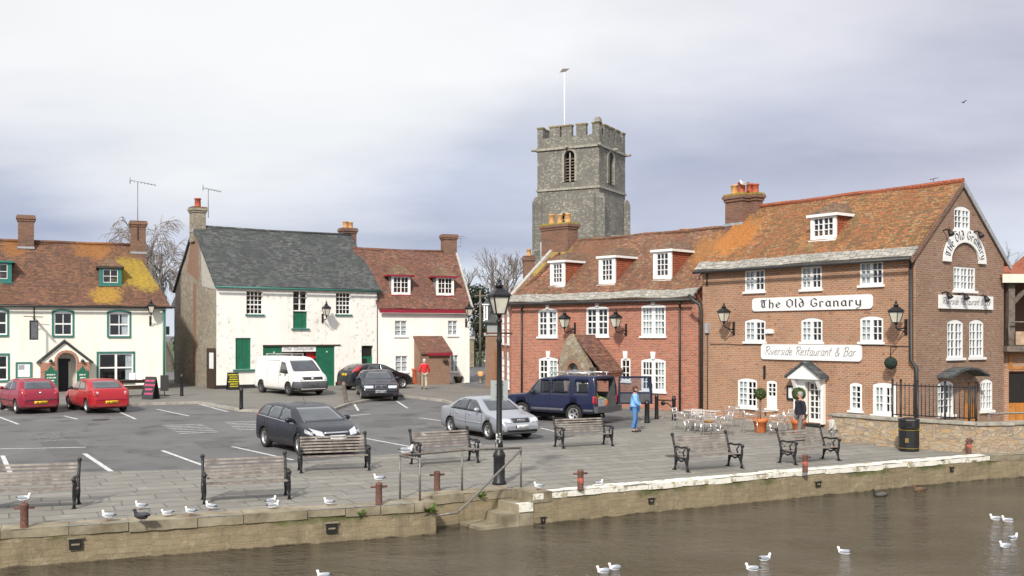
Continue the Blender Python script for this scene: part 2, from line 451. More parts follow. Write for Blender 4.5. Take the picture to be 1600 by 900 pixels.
M['quay_rail_wall'] = rubble('golden_rubble', [(.42, .3, .18), (.5, .42, .3), (.3, .21, .14), (.38, .33, .27), (.48, .3, .12), (.26, .2, .17)], (.42, .35, .26), 4.0, 2.3, .06, dirt=(.2, .16, .12), dirt_amt=.4)
M['coping_old'] = plain('worn_brown_coping', (.25, .2, .125), .92, var=.4, sc=2.2, bmp=.02, c2=(.34, .3, .215))
M['coping_stone'] = plain('coping_stone', (.3, .24, .145), .9, var=.4, sc=3, bmp=.012, c2=(.4, .36, .27))
M['tile_pub'] = tiles('mossy_brown_tile', (.25, .105, .065), (.15, .075, .05), (.085, .055, .042), (.34, .17, .07), .5,
                      blobs=[((11.2, 1.9, 7.0), 1.5, (.42, .3, .03)), ((12.1, 1.0, 6.6), .9, (.42, .3, .03)), ((9.9, .35, 5.7), .95, (.45, .27, .03)), ((9.3, 3.2, 8.5), 1.2, (.33, .14, .03)), ((3.6, .5, 5.7), .8, (.36, .2, .03)), ((5.2, 3.1, 8.4), .8, (.3, .13, .03))])
M['tile_cot'] = tiles('red_brown_tile', (.29, .115, .075), (.18, .08, .06), (.1, .06, .05), (.33, .16, .06), .5, pale=(.3, .26, .22))
M['tile_brick'] = tiles('rusty_clay_tile', (.32, .125, .065), (.2, .085, .05), (.1, .062, .045), (.34, .2, .07), .55,
                        blobs=[((.3, 2.0, 6.9), .8, (.42, .33, .03)), ((.5, 3.2, 7.8), .8, (.42, .33, .03)), ((10.5, 2.6, 7.2), 1.6, (.36, .16, .04))], lich2=(.2, .17, .09), pale=(.4, .33, .26))
M['tile_gran'] = tiles('orange_clay_tile', (.45, .15, .05), (.27, .105, .045), (.11, .08, .04), (.42, .27, .09), .6,
                       blobs=[((.6, 1.3, 7.6), 1.5, (.46, .17, .03))], lich2=(.16, .15, .06), pale=(.4, .34, .22))
M['moss_cap'] = plain('mossy_cement', (.3, .24, .04), .95, var=.5, sc=7, bmp=.02)
M['slate'] = tiles('blue_grey_slate', (.1, .108, .105), (.065, .072, .072), (.046, .05, .051), (.15, .157, .15), .45, bw=.3, rh=.19, lich2=(.1, .11, .085), pale=(.17, .175, .17))
M['tile_dormer'] = tiles('dormer_tile', (.25, .13, .075), (.17, .1, .06), (.12, .08, .055), (.3, .2, .1), .5, pale=(.35, .28, .2))
M['slate_flat'] = tiles('porch_slate', (.1, .11, .12), (.07, .08, .09), (.04, .045, .05), (.16, .17, .15), .4, bw=.25, rh=.16)
M['stone_slate'] = brick('stone_slate', (.42, .4, .35), (.3, .29, .26), (.12, .11, .1), bw=.35, rh=.2, ms=.014, stain=(.25, .24, .2), stain_amt=.6)
M['wall_cream'] = render_wall('cream_render', (.86, .84, .75))
M['wall_white'] = render_wall('white_flaking_render', (.88, .87, .82), patch=(.36, .34, .31), amt=.6, thr=.585)
M['wall_cot'] = render_wall('white_cottage_render', (.87, .86, .81), amt=.12)
M['wall_grey'] = render_wall('grey_render', (.3, .3, .3), low=(.24, .24, .24))
M['green_clad'] = plain('green_cladding', (.1, .17, .13), .7, var=.2)

def ground_mats():
    # worn asphalt
    m, nt, b, _ = newmat('worn_asphalt'); p = geo(nt)
    c = mix(nt, mr(nt, nz(nt, p, .35, 6, .6), .35, .7), (.092, .092, .092), (.14, .139, .138))
    c = mix(nt, mr(nt, nz(nt, p, 60., 3, .8), .35, .75, 0., .5), c, (.2, .2, .2))
    c = mix(nt, mth(nt, 'MULTIPLY', mr(nt, nz(nt, p, .8, 3, .5), .54, .68), .75), c, (.06, .058, .055))
    c = mix(nt, mth(nt, 'MULTIPLY', mr(nt, nz(nt, nd(nt, 'ShaderNodeMapping', {'Vector': p, 'Scale': (.25, 1.6, 1)}).outputs[0], 1., 4), .56, .7), .35), c, (.19, .187, .18))
    crk = nd(nt, 'ShaderNodeTexVoronoi', {'Vector': nd(nt, 'ShaderNodeVectorMath', {0: p, 1: nd(nt, 'ShaderNodeTexNoise', {'Vector': p, 'Scale': 1.1}).outputs[1]}, operation='ADD').outputs[0], 'Scale': .16}, feature='DISTANCE_TO_EDGE')
    c = mix(nt, mr(nt, crk.outputs['Distance'], .001, .006, .6, 0.), c, (.05, .05, .05))
    setb(nt, b, Base_Color=c, Roughness=.88); bump(nt, b, nz(nt, p, 90., 3), .01, .6)
    M['asphalt'] = m
    m, nt, b, _ = newmat('tarmac_repair'); p = geo(nt)
    setb(nt, b, Base_Color=mix(nt, mr(nt, nz(nt, p, 1.5, 6, .7), .3, .7), (.085, .084, .082), (.125, .122, .118)), Roughness=.88); bump(nt, b, nz(nt, p, 70., 3), .01, .6)
    M['patch'] = m
    # footway tarmac, browner
    m, nt, b, _ = newmat('footway_tarmac'); p = geo(nt)
    c = mix(nt, mr(nt, nz(nt, p, .4, 6, .6), .35, .7), (.13, .122, .108), (.185, .175, .155))
    c = mix(nt, mr(nt, nz(nt, p, 50., 3, .8), .35, .75, 0., .5), c, (.24, .23, .2))
    setb(nt, b, Base_Color=c, Roughness=.9); bump(nt, b, nz(nt, p, 80., 3), .01, .6)
    M['footway'] = m
    # flagstones, laid along the quay
    m, nt, b, _ = newmat('grey_flagstones'); p = geo(nt)
    v = nd(nt, 'ShaderNodeMapping', {'Vector': p, 'Rotation': (0, 0, -R(26))}).outputs[0]
    v2 = nd(nt, 'ShaderNodeVectorMath', {0: v, 1: nd(nt, 'ShaderNodeVectorMath', {0: nd(nt, 'ShaderNodeTexNoise', {'Vector': p, 'Scale': .7}).outputs[1], 'Scale': .12}, operation='SCALE').outputs[0]}, operation='ADD').outputs[0]
    t = nd(nt, 'ShaderNodeTexBrick', {'Vector': v2, 'Color1': (.235, .222, .19), 'Color2': (.165, .157, .137), 'Mortar': (.1, .096, .083), 'Scale': 1., 'Mortar Size': .02, 'Mortar Smooth': .2, 'Brick Width': .95, 'Row Height': .62, 'Bias': -.1}, offset=.37, squash=1.35, squash_frequency=3)
    fy = mth(nt, 'FRACT', mth(nt, 'DIVIDE', nd(nt, 'ShaderNodeSeparateXYZ', {0: v2}).outputs[1], .62))
    ln = mth(nt, 'MULTIPLY', mr(nt, mth(nt, 'ABSOLUTE', mth(nt, 'SUBTRACT', fy, .5)), .43, .475), mr(nt, nz(nt, p, .8, 3), .4, .55, .35, 1.))
    c = mix(nt, mr(nt, nz(nt, p, 1.6, 7, .7), .35, .75, 0., .6), t.outputs[0], (.25, .24, .215))
    c = mix(nt, mth(nt, 'MULTIPLY', ln, .75), c, (.085, .08, .068))
    c = mix(nt, mth(nt, 'MULTIPLY', mr(nt, nz(nt, p, 2.3, 3, .5), .58, .66), .4), c, (.33, .31, .27))
    c = mix(nt, mth(nt, 'MULTIPLY', mr(nt, nz(nt, p, .5, 6, .65), .5, .68), .55), c, (.15, .146, .13))
    c = mix(nt, mth(nt, 'MULTIPLY', mr(nt, nz(nt, p, 11., 2, .5), .7, .76), .75), c, (.45, .44, .42))
    setb(nt, b, Base_Color=c, Roughness=.82)
    bump(nt, b, mth(nt, 'ADD', mth(nt, 'MULTIPLY', t.outputs[1], -1.), mth(nt, 'MULTIPLY', nz(nt, p, 7., 5), .5)), .012, .7)
    M['flags'] = m
    m, nt, b, _ = newmat('worn_white_line'); p = geo(nt)
    c = mix(nt, mr(nt, nz(nt, p, 9., 6, .75), .46, .66), (.66, .66, .64), (.2, .2, .2))
    setb(nt, b, Base_Color=c, Roughness=.8); M['line'] = m
    m, nt, b, _ = newmat('faded_white_line'); p = geo(nt)
    c = mix(nt, mr(nt, nz(nt, p, 7., 6, .75), .36, .56), (.5, .5, .49), (.15, .15, .15))
    setb(nt, b, Base_Color=c, Roughness=.8); M['line_faded'] = m
    M['kerb'] = plain('kerb_stone', (.33, .31, .27), .9, var=.3, sc=3)
    m, nt, b, _ = newmat('dull_grass'); p = geo(nt)
    c = mix(nt, mr(nt, nz(nt, p, .6, 6, .6), .35, .7), (.05, .07, .025), (.09, .1, .04))
    setb(nt, b, Base_Color=c, Roughness=.95); M['grass'] = m
    # quay wall: coursed stone, brown, slimy at the waterline
    m, nt, b, _ = newmat('quay_wall_stone'); u = uvs(nt); p = geo(nt)
    wob = nd(nt, 'ShaderNodeVectorMath', {0: u, 1: nd(nt, 'ShaderNodeVectorMath', {0: nd(nt, 'ShaderNodeTexNoise', {'Vector': u, 'Scale': 2.5}).outputs[1], 'Scale': .05}, operation='SCALE').outputs[0]}, operation='ADD').outputs[0]
    t = nd(nt, 'ShaderNodeTexBrick', {'Vector': wob, 'Color1': (.29, .232, .14), 'Color2': (.245, .195, .12), 'Mortar': (.25, .2, .12), 'Scale': 1., 'Mortar Size': .005, 'Mortar Smooth': .8, 'Brick Width': .34, 'Row Height': .125}, offset=.45)
    c = mix(nt, mr(nt, nz(nt, p, 1.4, 7, .7), .35, .7, 0., .6), t.outputs[0], (.2, .16, .095))
    c = mix(nt, mth(nt, 'MULTIPLY', mr(nt, nz(nt, nd(nt, 'ShaderNodeMapping', {'Vector': p, 'Scale': (2.5, 2.5, .5)}).outputs[0], 1., 6, .7), .5, .68), .6), c, (.13, .11, .07))
    c = mix(nt, mth(nt, 'MULTIPLY', mr(nt, nz(nt, p, 5.5, 6, .75), .55, .72), .6), c, (.44, .39, .28))
    zz = nd(nt, 'ShaderNodeSeparateXYZ', {0: p}).outputs[2]
    zn = mth(nt, 'ADD', zz, mth(nt, 'MULTIPLY', nz(nt, p, 3., 5), .16))
    c = mix(nt, mr(nt, zn, -.56, -.6), c, (.035, .028, .015))
    c = mix(nt, mth(nt, 'MULTIPLY', mr(nt, nz(nt, p, 1.1, 4), .5, .62), mr(nt, zn, -.22, -.12)), c, (.09, .1, .03))
    setb(nt, b, Base_Color=c, Roughness=.85); bump(nt, b, mth(nt, 'ADD', mth(nt, 'MULTIPLY', t.outputs[1], -.22), nz(nt, p, 7., 6, .7)), .03, .8)
    M['quay'] = m
    # white painted coping, flaking
    m, nt, b, _ = newmat('flaking_white_coping'); p = geo(nt)
    c = mix(nt, mr(nt, nz(nt, p, 3.2, 8, .75), .52, .6), (.74, .72, .64), (.36, .31, .2))
    setb(nt, b, Base_Color=c, Roughness=.8); bump(nt, b, nz(nt, p, 9., 5), .02, .6)
    M['coping_white'] = m
    # river
    m, nt, b, _ = newmat('river_water'); p = geo(nt)
    v = nd(nt, 'ShaderNodeMapping', {'Vector': p, 'Rotation': (0, 0, R(-14)), 'Scale': (1., 1.5, 1)}).outputs[0]
    n1 = nz(nt, v, 2.5, 5, .6); n2 = nz(nt, v, .5, 3, .5); n3 = nz(nt, v, 7.5, 3, .5)
    c = mix(nt, mr(nt, n2, .35, .7), (.075, .062, .042), (.105, .088, .062))
    setb(nt, b, Base_Color=c, Roughness=.07); b.inputs['IOR'].default_value = 1.33
    calm = mr(nt, nz(nt, p, .16, 2), .38, .62, .45, 1.)
    hgt = mth(nt, 'MULTIPLY', mth(nt, 'ADD', mth(nt, 'ADD', n1, mth(nt, 'MULTIPLY', n2, 2.2)), mth(nt, 'MULTIPLY', n3, .4)), calm)
    bump(nt, b, hgt, .34, 1.)
    M['water'] = m
ground_mats()
# ------------------------------------------------------------ building kit
def window(B, pl, rc, groups=1, cols=2, rows=3, rise=0., fw=.06, mw=.1, bar=.032, mat='white', recess=.05, sill='white',
           curtain=0., holes=None, mid=False, surround=None, sw=.1, name='window', sill_out=.08, key=None, cur_side=0, panes_from=0.):
    u0, z0, u1, z1 = rc
    outer = arch(u0, z0, u1, z1, rise)
    if holes is not None: holes.append(outer)
    iu0, iu1, iz0, iz1 = u0+fw, u1-fw, z0+fw+panes_from*(z1-z0), z1-fw-rise*.75
    gw = (iu1-iu0-mw*(groups-1))/groups
    hl = []
    for g in range(groups):
        a = iu0+g*(gw+mw)
        for c in range(cols):
            for r in range(rows):
                cu0 = a+gw*c/cols+(bar/2 if c else 0); cu1 = a+gw*(c+1)/cols-(bar/2 if c < cols-1 else 0)
                hb = bar*(2. if mid and r == rows//2 else 1.); ht = bar*(2. if mid and r+1 == rows//2 else 1.)
                cz0 = iz0+(iz1-iz0)*r/rows+(hb/2 if r else 0); cz1 = iz0+(iz1-iz0)*(r+1)/rows-(ht/2 if r < rows-1 else 0)
                hl.append([(cu0, cz0), (cu1, cz0), (cu1, cz1), (cu0, cz1)])
    fr = MB().plate(pl, outer, hl, -recess-.05, -recess+.01).build(name, M[mat], B)
    p = MB().add([pl.pt(u, z, -recess-.025) for u, z in ((iu0, iz0), (iu1, iz0), (iu1, iz1), (iu0, iz1))], [(0, 1, 2, 3)])
    p.build('pane', M['glass'], fr, fix=False)
    if sill:
        q = MB(); a, b = u0-.07, u1+.07
        q.hexa([pl.pt(u, z, d) for z in (z0-.09, z0-.005) for u, d in ((a, sill_out), (b, sill_out), (b, .002-recess), (a, .002-recess))])
        q.build('sill', M[sill], fr)
    if curtain:
        q = MB()
        spans = [(iu0, iu0+(iu1-iu0)*curtain)] if cur_side == 0 else [(iu1-(iu1-iu0)*curtain, iu1)] if cur_side == 1 else [(iu0, iu0+(iu1-iu0)*curtain/2), (iu1-(iu1-iu0)*curtain/2, iu1)]
        for a, b in spans:
            n = 8
            vs = [pl.pt(a+(b-a)*i/n, z, -recess-.065-.015*(i % 2)) for z in (iz0, iz1) for i in range(n+1)]
            q.add(vs, [(i, i+1, n+2+i, n+1+i) for i in range(n)])
        q.build('curtain', M['curtain'], fr, fix=False)
    if surround:
        q = MB().plate(pl, arch(u0-sw, z0-sw*.4, u1+sw, z1+sw, rise), [outer], .0, .03)
        q.build('surround', M[surround], fr)
    if key:
        um = (u0+u1)/2
        q = MB().plate(pl, [(um-.09, z1-.04), (um+.09, z1-.04), (um+.14, z1+key), (um-.14, z1+key)], (), 0, .045)
        q.build('keystone', M['white'], fr)
    return fr
def door(B, pl, rc, mat, holes=None, recess=.1, planks=5, name='door', glaze=None, handle=True, frame=None):
    u0, z0, u1, z1 = rc
    if holes is not None: holes.append(arch(*rc))
    q = MB()
    zt = z1 if not glaze else z0+(z1-z0)*(1-glaze)
    n = planks
    for i in range(n):
        a, b = u0+(u1-u0)*i/n, u0+(u1-u0)*(i+1)/n
        q.hexa([pl.pt(u, z, d) for z in (z0, zt) for u, d in ((a+.004, -recess), (b-.004, -recess), (b-.004, -recess-.04), (a+.004, -recess-.04))])
    q.hexa([pl.pt(u, z, d) for z in (z0, z1) for u, d in ((u0, -recess-.045), (u1, -recess-.045), (u1, -recess-.07), (u0, -recess-.07))])
    o = q.build(name, M[mat], B)
    if glaze:
        MB().hexa([pl.pt(u, z, d) for z in (zt+.05, z1-.05) for u, d in ((u0+.06, -recess-.02), (u1-.06, -recess-.02), (u1-.06, -recess-.04), (u0+.06, -recess-.04))]).build('pane', M['dark'], o)
    if handle:
        h = pl.pt(u1-.1, z0+1.0, -recess+.02)
        MB().ball(h, .03, 8, 6).build('handle', M['black'], o)
    return o
def shell(B, L, D, ze, yr, zr, front, left, right, back, hf=(), hl=(), hr=(), zb=-.1, zeb=None, gable_r=True, gable_l=True):
    MW = B.matrix_basis.copy()
    zeb = ze if zeb is None else zeb
    pf = Plane(MW, (0, 0, 0), (1, 0, 0)); pr = Plane(MW, (L, 0, 0), (0, 1, 0))
    pb = Plane(MW, (L, D, 0), (-1, 0, 0)); pl = Plane(MW, (0, D, 0), (0, -1, 0))
    MB().plate(pf, [(0, zb), (L, zb), (L, ze), (0, ze)], hf, -.22, 0, rim=False).build('front_wall', front, B, fix=False)
    rp = [(0, zb), (D, zb), (D, zeb)]+([(yr, zr)] if gable_r else [])+[(0, ze)]
    MB().plate(pr, rp, hr, -.22, 0, rim=False).build('end_wall', right, B, fix=False)
    lp = [(0, zb), (D, zb), (D, ze)]+([(D-yr, zr)] if gable_l else [])+[(0, zeb)]
    MB().plate(pl, lp, hl, -.22, 0, rim=False).build('end_wall', left, B, fix=False)
    MB().plate(pb, [(0, zb), (L, zb), (L, zeb), (0, zeb)], (), -.22, 0, rim=False).build('back_wall', back, B, fix=False)
def chimney(B, pl, x0, y0, x1, y1, depth, mat, pots=(), cap='brick_chim', moss=None, bands=2, topcap=.12, pot_h=.45):
    """pixel box of the stack's front face on plane pl; stack goes inward by depth"""
    u0, z0, u1, z1 = pl.rect(x0, y0, x1, y1)
    q = MB()
    def blk(a, b, c, d, e, mb=q):
        mb.hexa([pl.pt(u, z, dd) for z in (d, e) for u, dd in ((a-c, c), (b+c, c), (b+c, -depth-c), (a-c, -depth-c))])
    blk(u0, u1, 0, z0-.6, z1-.3)
    blk(u0, u1, .05, z1-.3, z1-.18); blk(u0, u1, .1, z1-.18, z1-.04)
    o = q.build('chimney', M[mat], B)
    q = MB(); blk(u0, u1, .06, z1-.04, z1+.04, q); q.build('chimney_cap', M[moss or cap], o)
    for i, (f, pm, r, h) in enumerate(pots):
        q = MB()
        c = pl.pt(u0+(u1-u0)*f, z1+.03, -depth/2)
        q.lathe([(r*1.05, 0), (r*.95, .05), (r*.88, h-.07), (r*1.08, h-.05), (r*1.08, h), (r*.75, h), (r*.72, h-.12), (0, h-.12)], c, 12)
        q.build('chimney_pot', M[pm], o)
    q = MB()
    blk(u0, u1, .03, z0-.02, z0+.1, q); q.build('flashing', M['lead'], o)
    return o, (u0, z0, u1, z1)
class Roof:
    def __init__(s, B, ze, yr, zr, dz=.12):
        s.B, s.ze, s.yr, s.zr, s.dz = B, ze, yr, zr, dz
        s.k = (zr-ze)/yr
        s.MW = B.matrix_basis.copy(); s.Mi = s.MW.inverted()
    def z(s, y): return s.ze+s.k*y+s.dz
    def y(s, z): return (z-s.ze-s.dz)/s.k
    def hit(s, px, py):
        a, d = ray(px, py); a = s.Mi @ a; d = s.Mi.to_3x3() @ d
        t = (s.ze+s.dz+s.k*a.y-a.z)/(d.z-s.k*d.y)
        return a+d*t
def dormer(B, rf, px, cheek, roofmat, frame='white', hip=.5, rise=.45, groups=2, cols=2, rows=3, border=.12, fascia='white', over=.12, roof_name='dormer_roof', curtain=.0, bw=.09):
    x0, y0, x1, y1 = px
    h = rf.hit((x0+x1)/2, y1)
    yd = h.y
    pl = Plane(rf.MW, (0, yd, 0), (1, 0, 0))
    u0, z0, u1, z1 = pl.rect(*px)
    yb = rf.y(z1)
    q = MB()
    # cheeks
    for u, e in ((u0, .06), (u1, -.06)):
        q.add([(u, yd+.05, z0-.2), (u, yd+.05, z1), (u, yb+.1, z1), (u+e, yd+.05, z0-.2), (u+e, yd+.05, z1), (u+e, yb+.1, z1)],
              [(0, 1, 2), (3, 4, 5), (0, 1, 4, 3), (1, 2, 5, 4), (0, 2, 5, 3)])
    o = q.build('dormer', M[cheek], B)
    # front frame and panes
    rc = (u0+border, z0+border*.8, u1-border, z1-border*.6)
    q = MB(); q.plate(pl, arch(u0-.01, z0-.05, u1+.01, z1), [arch(*rc)], -.07, .015)
    q.build('dormer_front', M[frame], o)
    w = window(o, pl, rc, groups, cols, rows, fw=.03, mw=.07, bar=.03, recess=.02, sill=None, curtain=curtain, name='window_frame', cur_side=0)
    q = MB(); q.hexa([pl.pt(u, z, d) for z in (z0-.1, z0-.052) for u, d in ((u0-.06, .1), (u1+.06, .1), (u1+.06, -.05), (u0-.06, -.05))])
    q.build('dormer_sill', M[fascia], o)
    # roof
    zt = z1+.05; r = rise
    yq = rf.y(zt+r)
    xm = (u0+u1)/2
    A, Bp = (u0-over, yd-over, zt), (u1+over, yd-over, zt)
    Cc, D = (u1+over, rf.y(zt)+.1, zt), (u0-over, rf.y(zt)+.1, zt)
    P, Q = (xm, yd+hip, zt+r), (xm, yq+.1, zt+r)
    q = MB(); q.add([A, Bp, Cc, D, P, Q], [(0, 1, 4), (1, 2, 5, 4), (3, 0, 4, 5), (0, 3, 2, 1), (2, 3, 5)])
    q.build(roof_name, M[roofmat], o)
    q = MB(); q.plate(Plane(rf.MW, (0, yd-over+.01, 0), (1, 0, 0)), arch(u0-over-.01, zt-.09, u1+over+.01, zt+.015), (), -.03, .012)
    for u, s_ in ((u0-over, -1), (u1+over, 1)):
        q.bx(min(u, u+.015*s_), max(u, u+.015*s_), yd-over+.03, rf.y(zt), zt-.09, zt+.015)
    q.build('fascia', M[fascia], o)
    return o
def drainpipe(B, pl, pts, r=.05, name='drainpipe', mat='gutter'):
    """pts: [(u,z)] on the plane"""
    return MB().tube([pl.pt(u, z, .09) for u, z in pts], r, 8).build(name, M[mat], B)
def lantern_mb(sz=1.):
    """four-sided tapered street lantern, base at z=0: frame, glass, cap"""
    fr, gl, cp = MB(), MB(), MB()
    b, t, h = .11*sz, .2*sz, .42*sz
    for sx, sy in ((1, 1), (1, -1), (-1, 1), (-1, -1)):
        fr.bar((b*sx, b*sy, 0), (t*sx, t*sy, h), .028*sz, .028*sz)
    for z, w in ((0, b), (h, t)):
        for k in range(4):
            c = [(w, w), (-w, w), (-w, -w), (w, -w)]
            p, q = c[k], c[(k+1) % 4]
            fr.bar((*p, z), (*q, z), .03*sz, .03*sz)
    fr.lathe([(.02*sz, -.12*sz), (.05*sz, -.08*sz), (.06*sz, -.03*sz), (b, 0.)], (0, 0, 0), 10)
    i = .012*sz
    for k in range(4):
        c1 = [(1, 1), (-1, 1), (-1, -1), (1, -1)]
        p, q = c1[k], c1[(k+1) % 4]
        gl.add([(p[0]*(b-i), p[1]*(b-i), .01), (q[0]*(b-i), q[1]*(b-i), .01), (q[0]*(t-i), q[1]*(t-i), h-.01), (p[0]*(t-i), p[1]*(t-i), h-.01)], [(0, 1, 2, 3)])
    w = t*1.18
    for zz0, zz1, w0, w1 in ((h+.015*sz, h+.05*sz, w, w), (h+.05*sz, h+.2*sz, w, .09*sz)):
        cp.add([(s_[0]*w0, s_[1]*w0, zz0) for s_ in ((-1, -1), (1, -1), (1, 1), (-1, 1))]+[(s_[0]*w1, s_[1]*w1, zz1) for s_ in ((-1, -1), (1, -1), (1, 1), (-1, 1))],
               [(3, 2, 1, 0), (4, 5, 6, 7), (0, 1, 5, 4), (1, 2, 6, 5), (2, 3, 7, 6), (3, 0, 4, 7)])
    cp.lathe([(.09*sz, h+.2*sz), (.09*sz, h+.25*sz), (.12*sz, h+.27*sz), (.05*sz, h+.32*sz), (.04*sz, h+.36*sz), (.06*sz, h+.39*sz), (.02*sz, h+.44*sz), (.0, h+.52*sz)], (0, 0, 0), 10)
    return fr, gl, cp
def wall_lantern(pl, px, py_cap, py_base, label, out=.55, sz=None, group='wall lanterns on the house fronts'):
    """lantern hung from plane pl; pixel of its centre line, cap top and bracket foot"""
    u, zt = pl.off(out).pix(px, py_cap); _, zb = pl.off(out).pix(px, py_base)
    sz = (sz or 1.)*.9
    w = pl.world(u, 0, 0)
    t = empty('wall_lantern', (w.x, w.y, 0), pl.rz())
    tag(t, label, 'lantern', group)
    zl = zt-.94*sz
    fr, gl, cp = lantern_mb(sz)
    for mb, nm, mt in ((fr, 'lantern_frame', M['black']), (gl, 'lantern_glass', M['lampglass']), (cp, 'lantern_cap', M['black'])):
        for v in mb.v: v += Vector((0, -out, zl))
        mb.build(nm, mt, t)
    q = MB()
    zw = zb
    q.bx(-.05, .05, -.04, 0, zw-.25, zw+.3)
    q.tube([(0, -.03, zw), (0, -.2, zw-.02), (0, -out*.8, zl-.28*sz), (0, -out, zl-.2*sz), (0, -out, zl-.1*sz)], .026, 7)
    q.tube([(0, -.03, zw-.2), (0, -.18, zw-.12), (0, -out*.62, zl-.3*sz)], .018, 6)
    q.build('bracket', M['black'], t)
    return t
def lettering(mb, fmap, text, h, glyphs, nib=.09, ang=35, gap=.14, slant=0., smooth=False, thick=None, fit=None):
    """strokes swept with a broad nib (blackletter) or a round pen (thick); fmap(u,v,d) -> point"""
    x = 0.; k = 0; sx = 1.
    if fit: sx = fit/(h*(sum(.42 if ch == ' ' else glyphs[ch][0]+gap for ch in text)-gap))
    for ch in text:
        if ch == ' ': x += .42; continue
        w, strokes = glyphs[ch]
        for st in strokes:
            pts = [(p[0]+slant*p[1], p[1]) for p in st]
            if smooth and len(pts) > 2:
                out = []
                P = [pts[0]]+pts+[pts[-1]]
                for i in range(1, len(P)-2):
                    for s_ in range(4):
                        t = s_/4
                        out.append(tuple(.5*((2*P[i][c])+(-P[i-1][c]+P[i+1][c])*t+(2*P[i-1][c]-5*P[i][c]+4*P[i+1][c]-P[i+2][c])*t*t+(-P[i-1][c]+3*P[i][c]-3*P[i+1][c]+P[i+2][c])*t**3) for c in (0, 1)))
                out.append(pts[-1]); pts = out
            for i in range(len(pts)-1):
                p, q = pts[i], pts[i+1]
                if thick:
                    dx, dy = q[0]-p[0], q[1]-p[1]; l = math.hypot(dx, dy) or 1
                    nx, ny = -dy/l*thick/2, dx/l*thick/2
                else:
                    nx, ny = nib*math.cos(R(ang))/2, nib*math.sin(R(ang))/2
                    dx, dy = q[0]-p[0], q[1]-p[1]; l = math.hypot(dx, dy) or 1
                    if abs(dx*ny-dy*nx)/l < .018: nx, ny = nx-dy/l*.018, ny+dx/l*.018
                d = .004+.0002*(k % 20); k += 1
                mb.add([fmap((x+a)*h*sx, b*h, d) for a, b in ((p[0]-nx, p[1]-ny), (q[0]-nx, q[1]-ny), (q[0]+nx, q[1]+ny), (p[0]+nx, p[1]+ny))], [(0, 1, 2, 3)])
        x += w+gap
    return x*h
BL = {
 'T': (.62, [[(0,.72),(.08,.95),(.3,.9),(.62,.97)], [(.34,.9),(.12,.62),(.1,.25),(.25,.02),(.5,.1),(.58,.2)], [(.36,.88),(.36,.15)]]),
 'h': (.46, [[(.05,1),(.05,.02),(.1,0)], [(.05,.48),(.24,.62),(.4,.5),(.4,.12),(.3,-.08)]]),
 'e': (.42, [[(.42,.12),(.24,0),(.05,.15),(.05,.45),(.22,.62),(.4,.48),(.34,.36),(.08,.3)]]),
 'O': (.62, [[(.3,.97),(.05,.75),(.05,.25),(.3,0),(.58,.22),(.58,.72),(.3,.97)]]),
 'l': (.14, [[(.05,1),(.05,.1),(.14,0)]]),
 'd': (.46, [[(.1,1.02),(.34,.78),(.43,.45),(.4,.15),(.22,0),(.05,.15),(.05,.45),(.2,.6),(.4,.5)]]),
 'G': (.62, [[(.58,.78),(.36,.97),(.08,.75),(.05,.28),(.3,0),(.58,.15),(.58,.4),(.34,.42)]]),
 'r': (.34, [[(.05,.62),(.05,.0),(.12,0)], [(.05,.46),(.2,.62),(.34,.5)]]),
 'a': (.47, [[(.4,.62),(.4,.08),(.48,0)], [(.4,.52),(.2,.62),(.05,.45),(.05,.15),(.2,0),(.4,.12)]]),
 'n': (.47, [[(.05,.62),(.05,0),(.1,0)], [(.05,.46),(.25,.62),(.4,.48),(.4,.08),(.48,0)]]),
 'y': (.44, [[(.05,.62),(.07,.18),(.22,.04),(.4,.16)], [(.42,.62),(.42,0),(.3,-.24),(.04,-.3)]]),
}
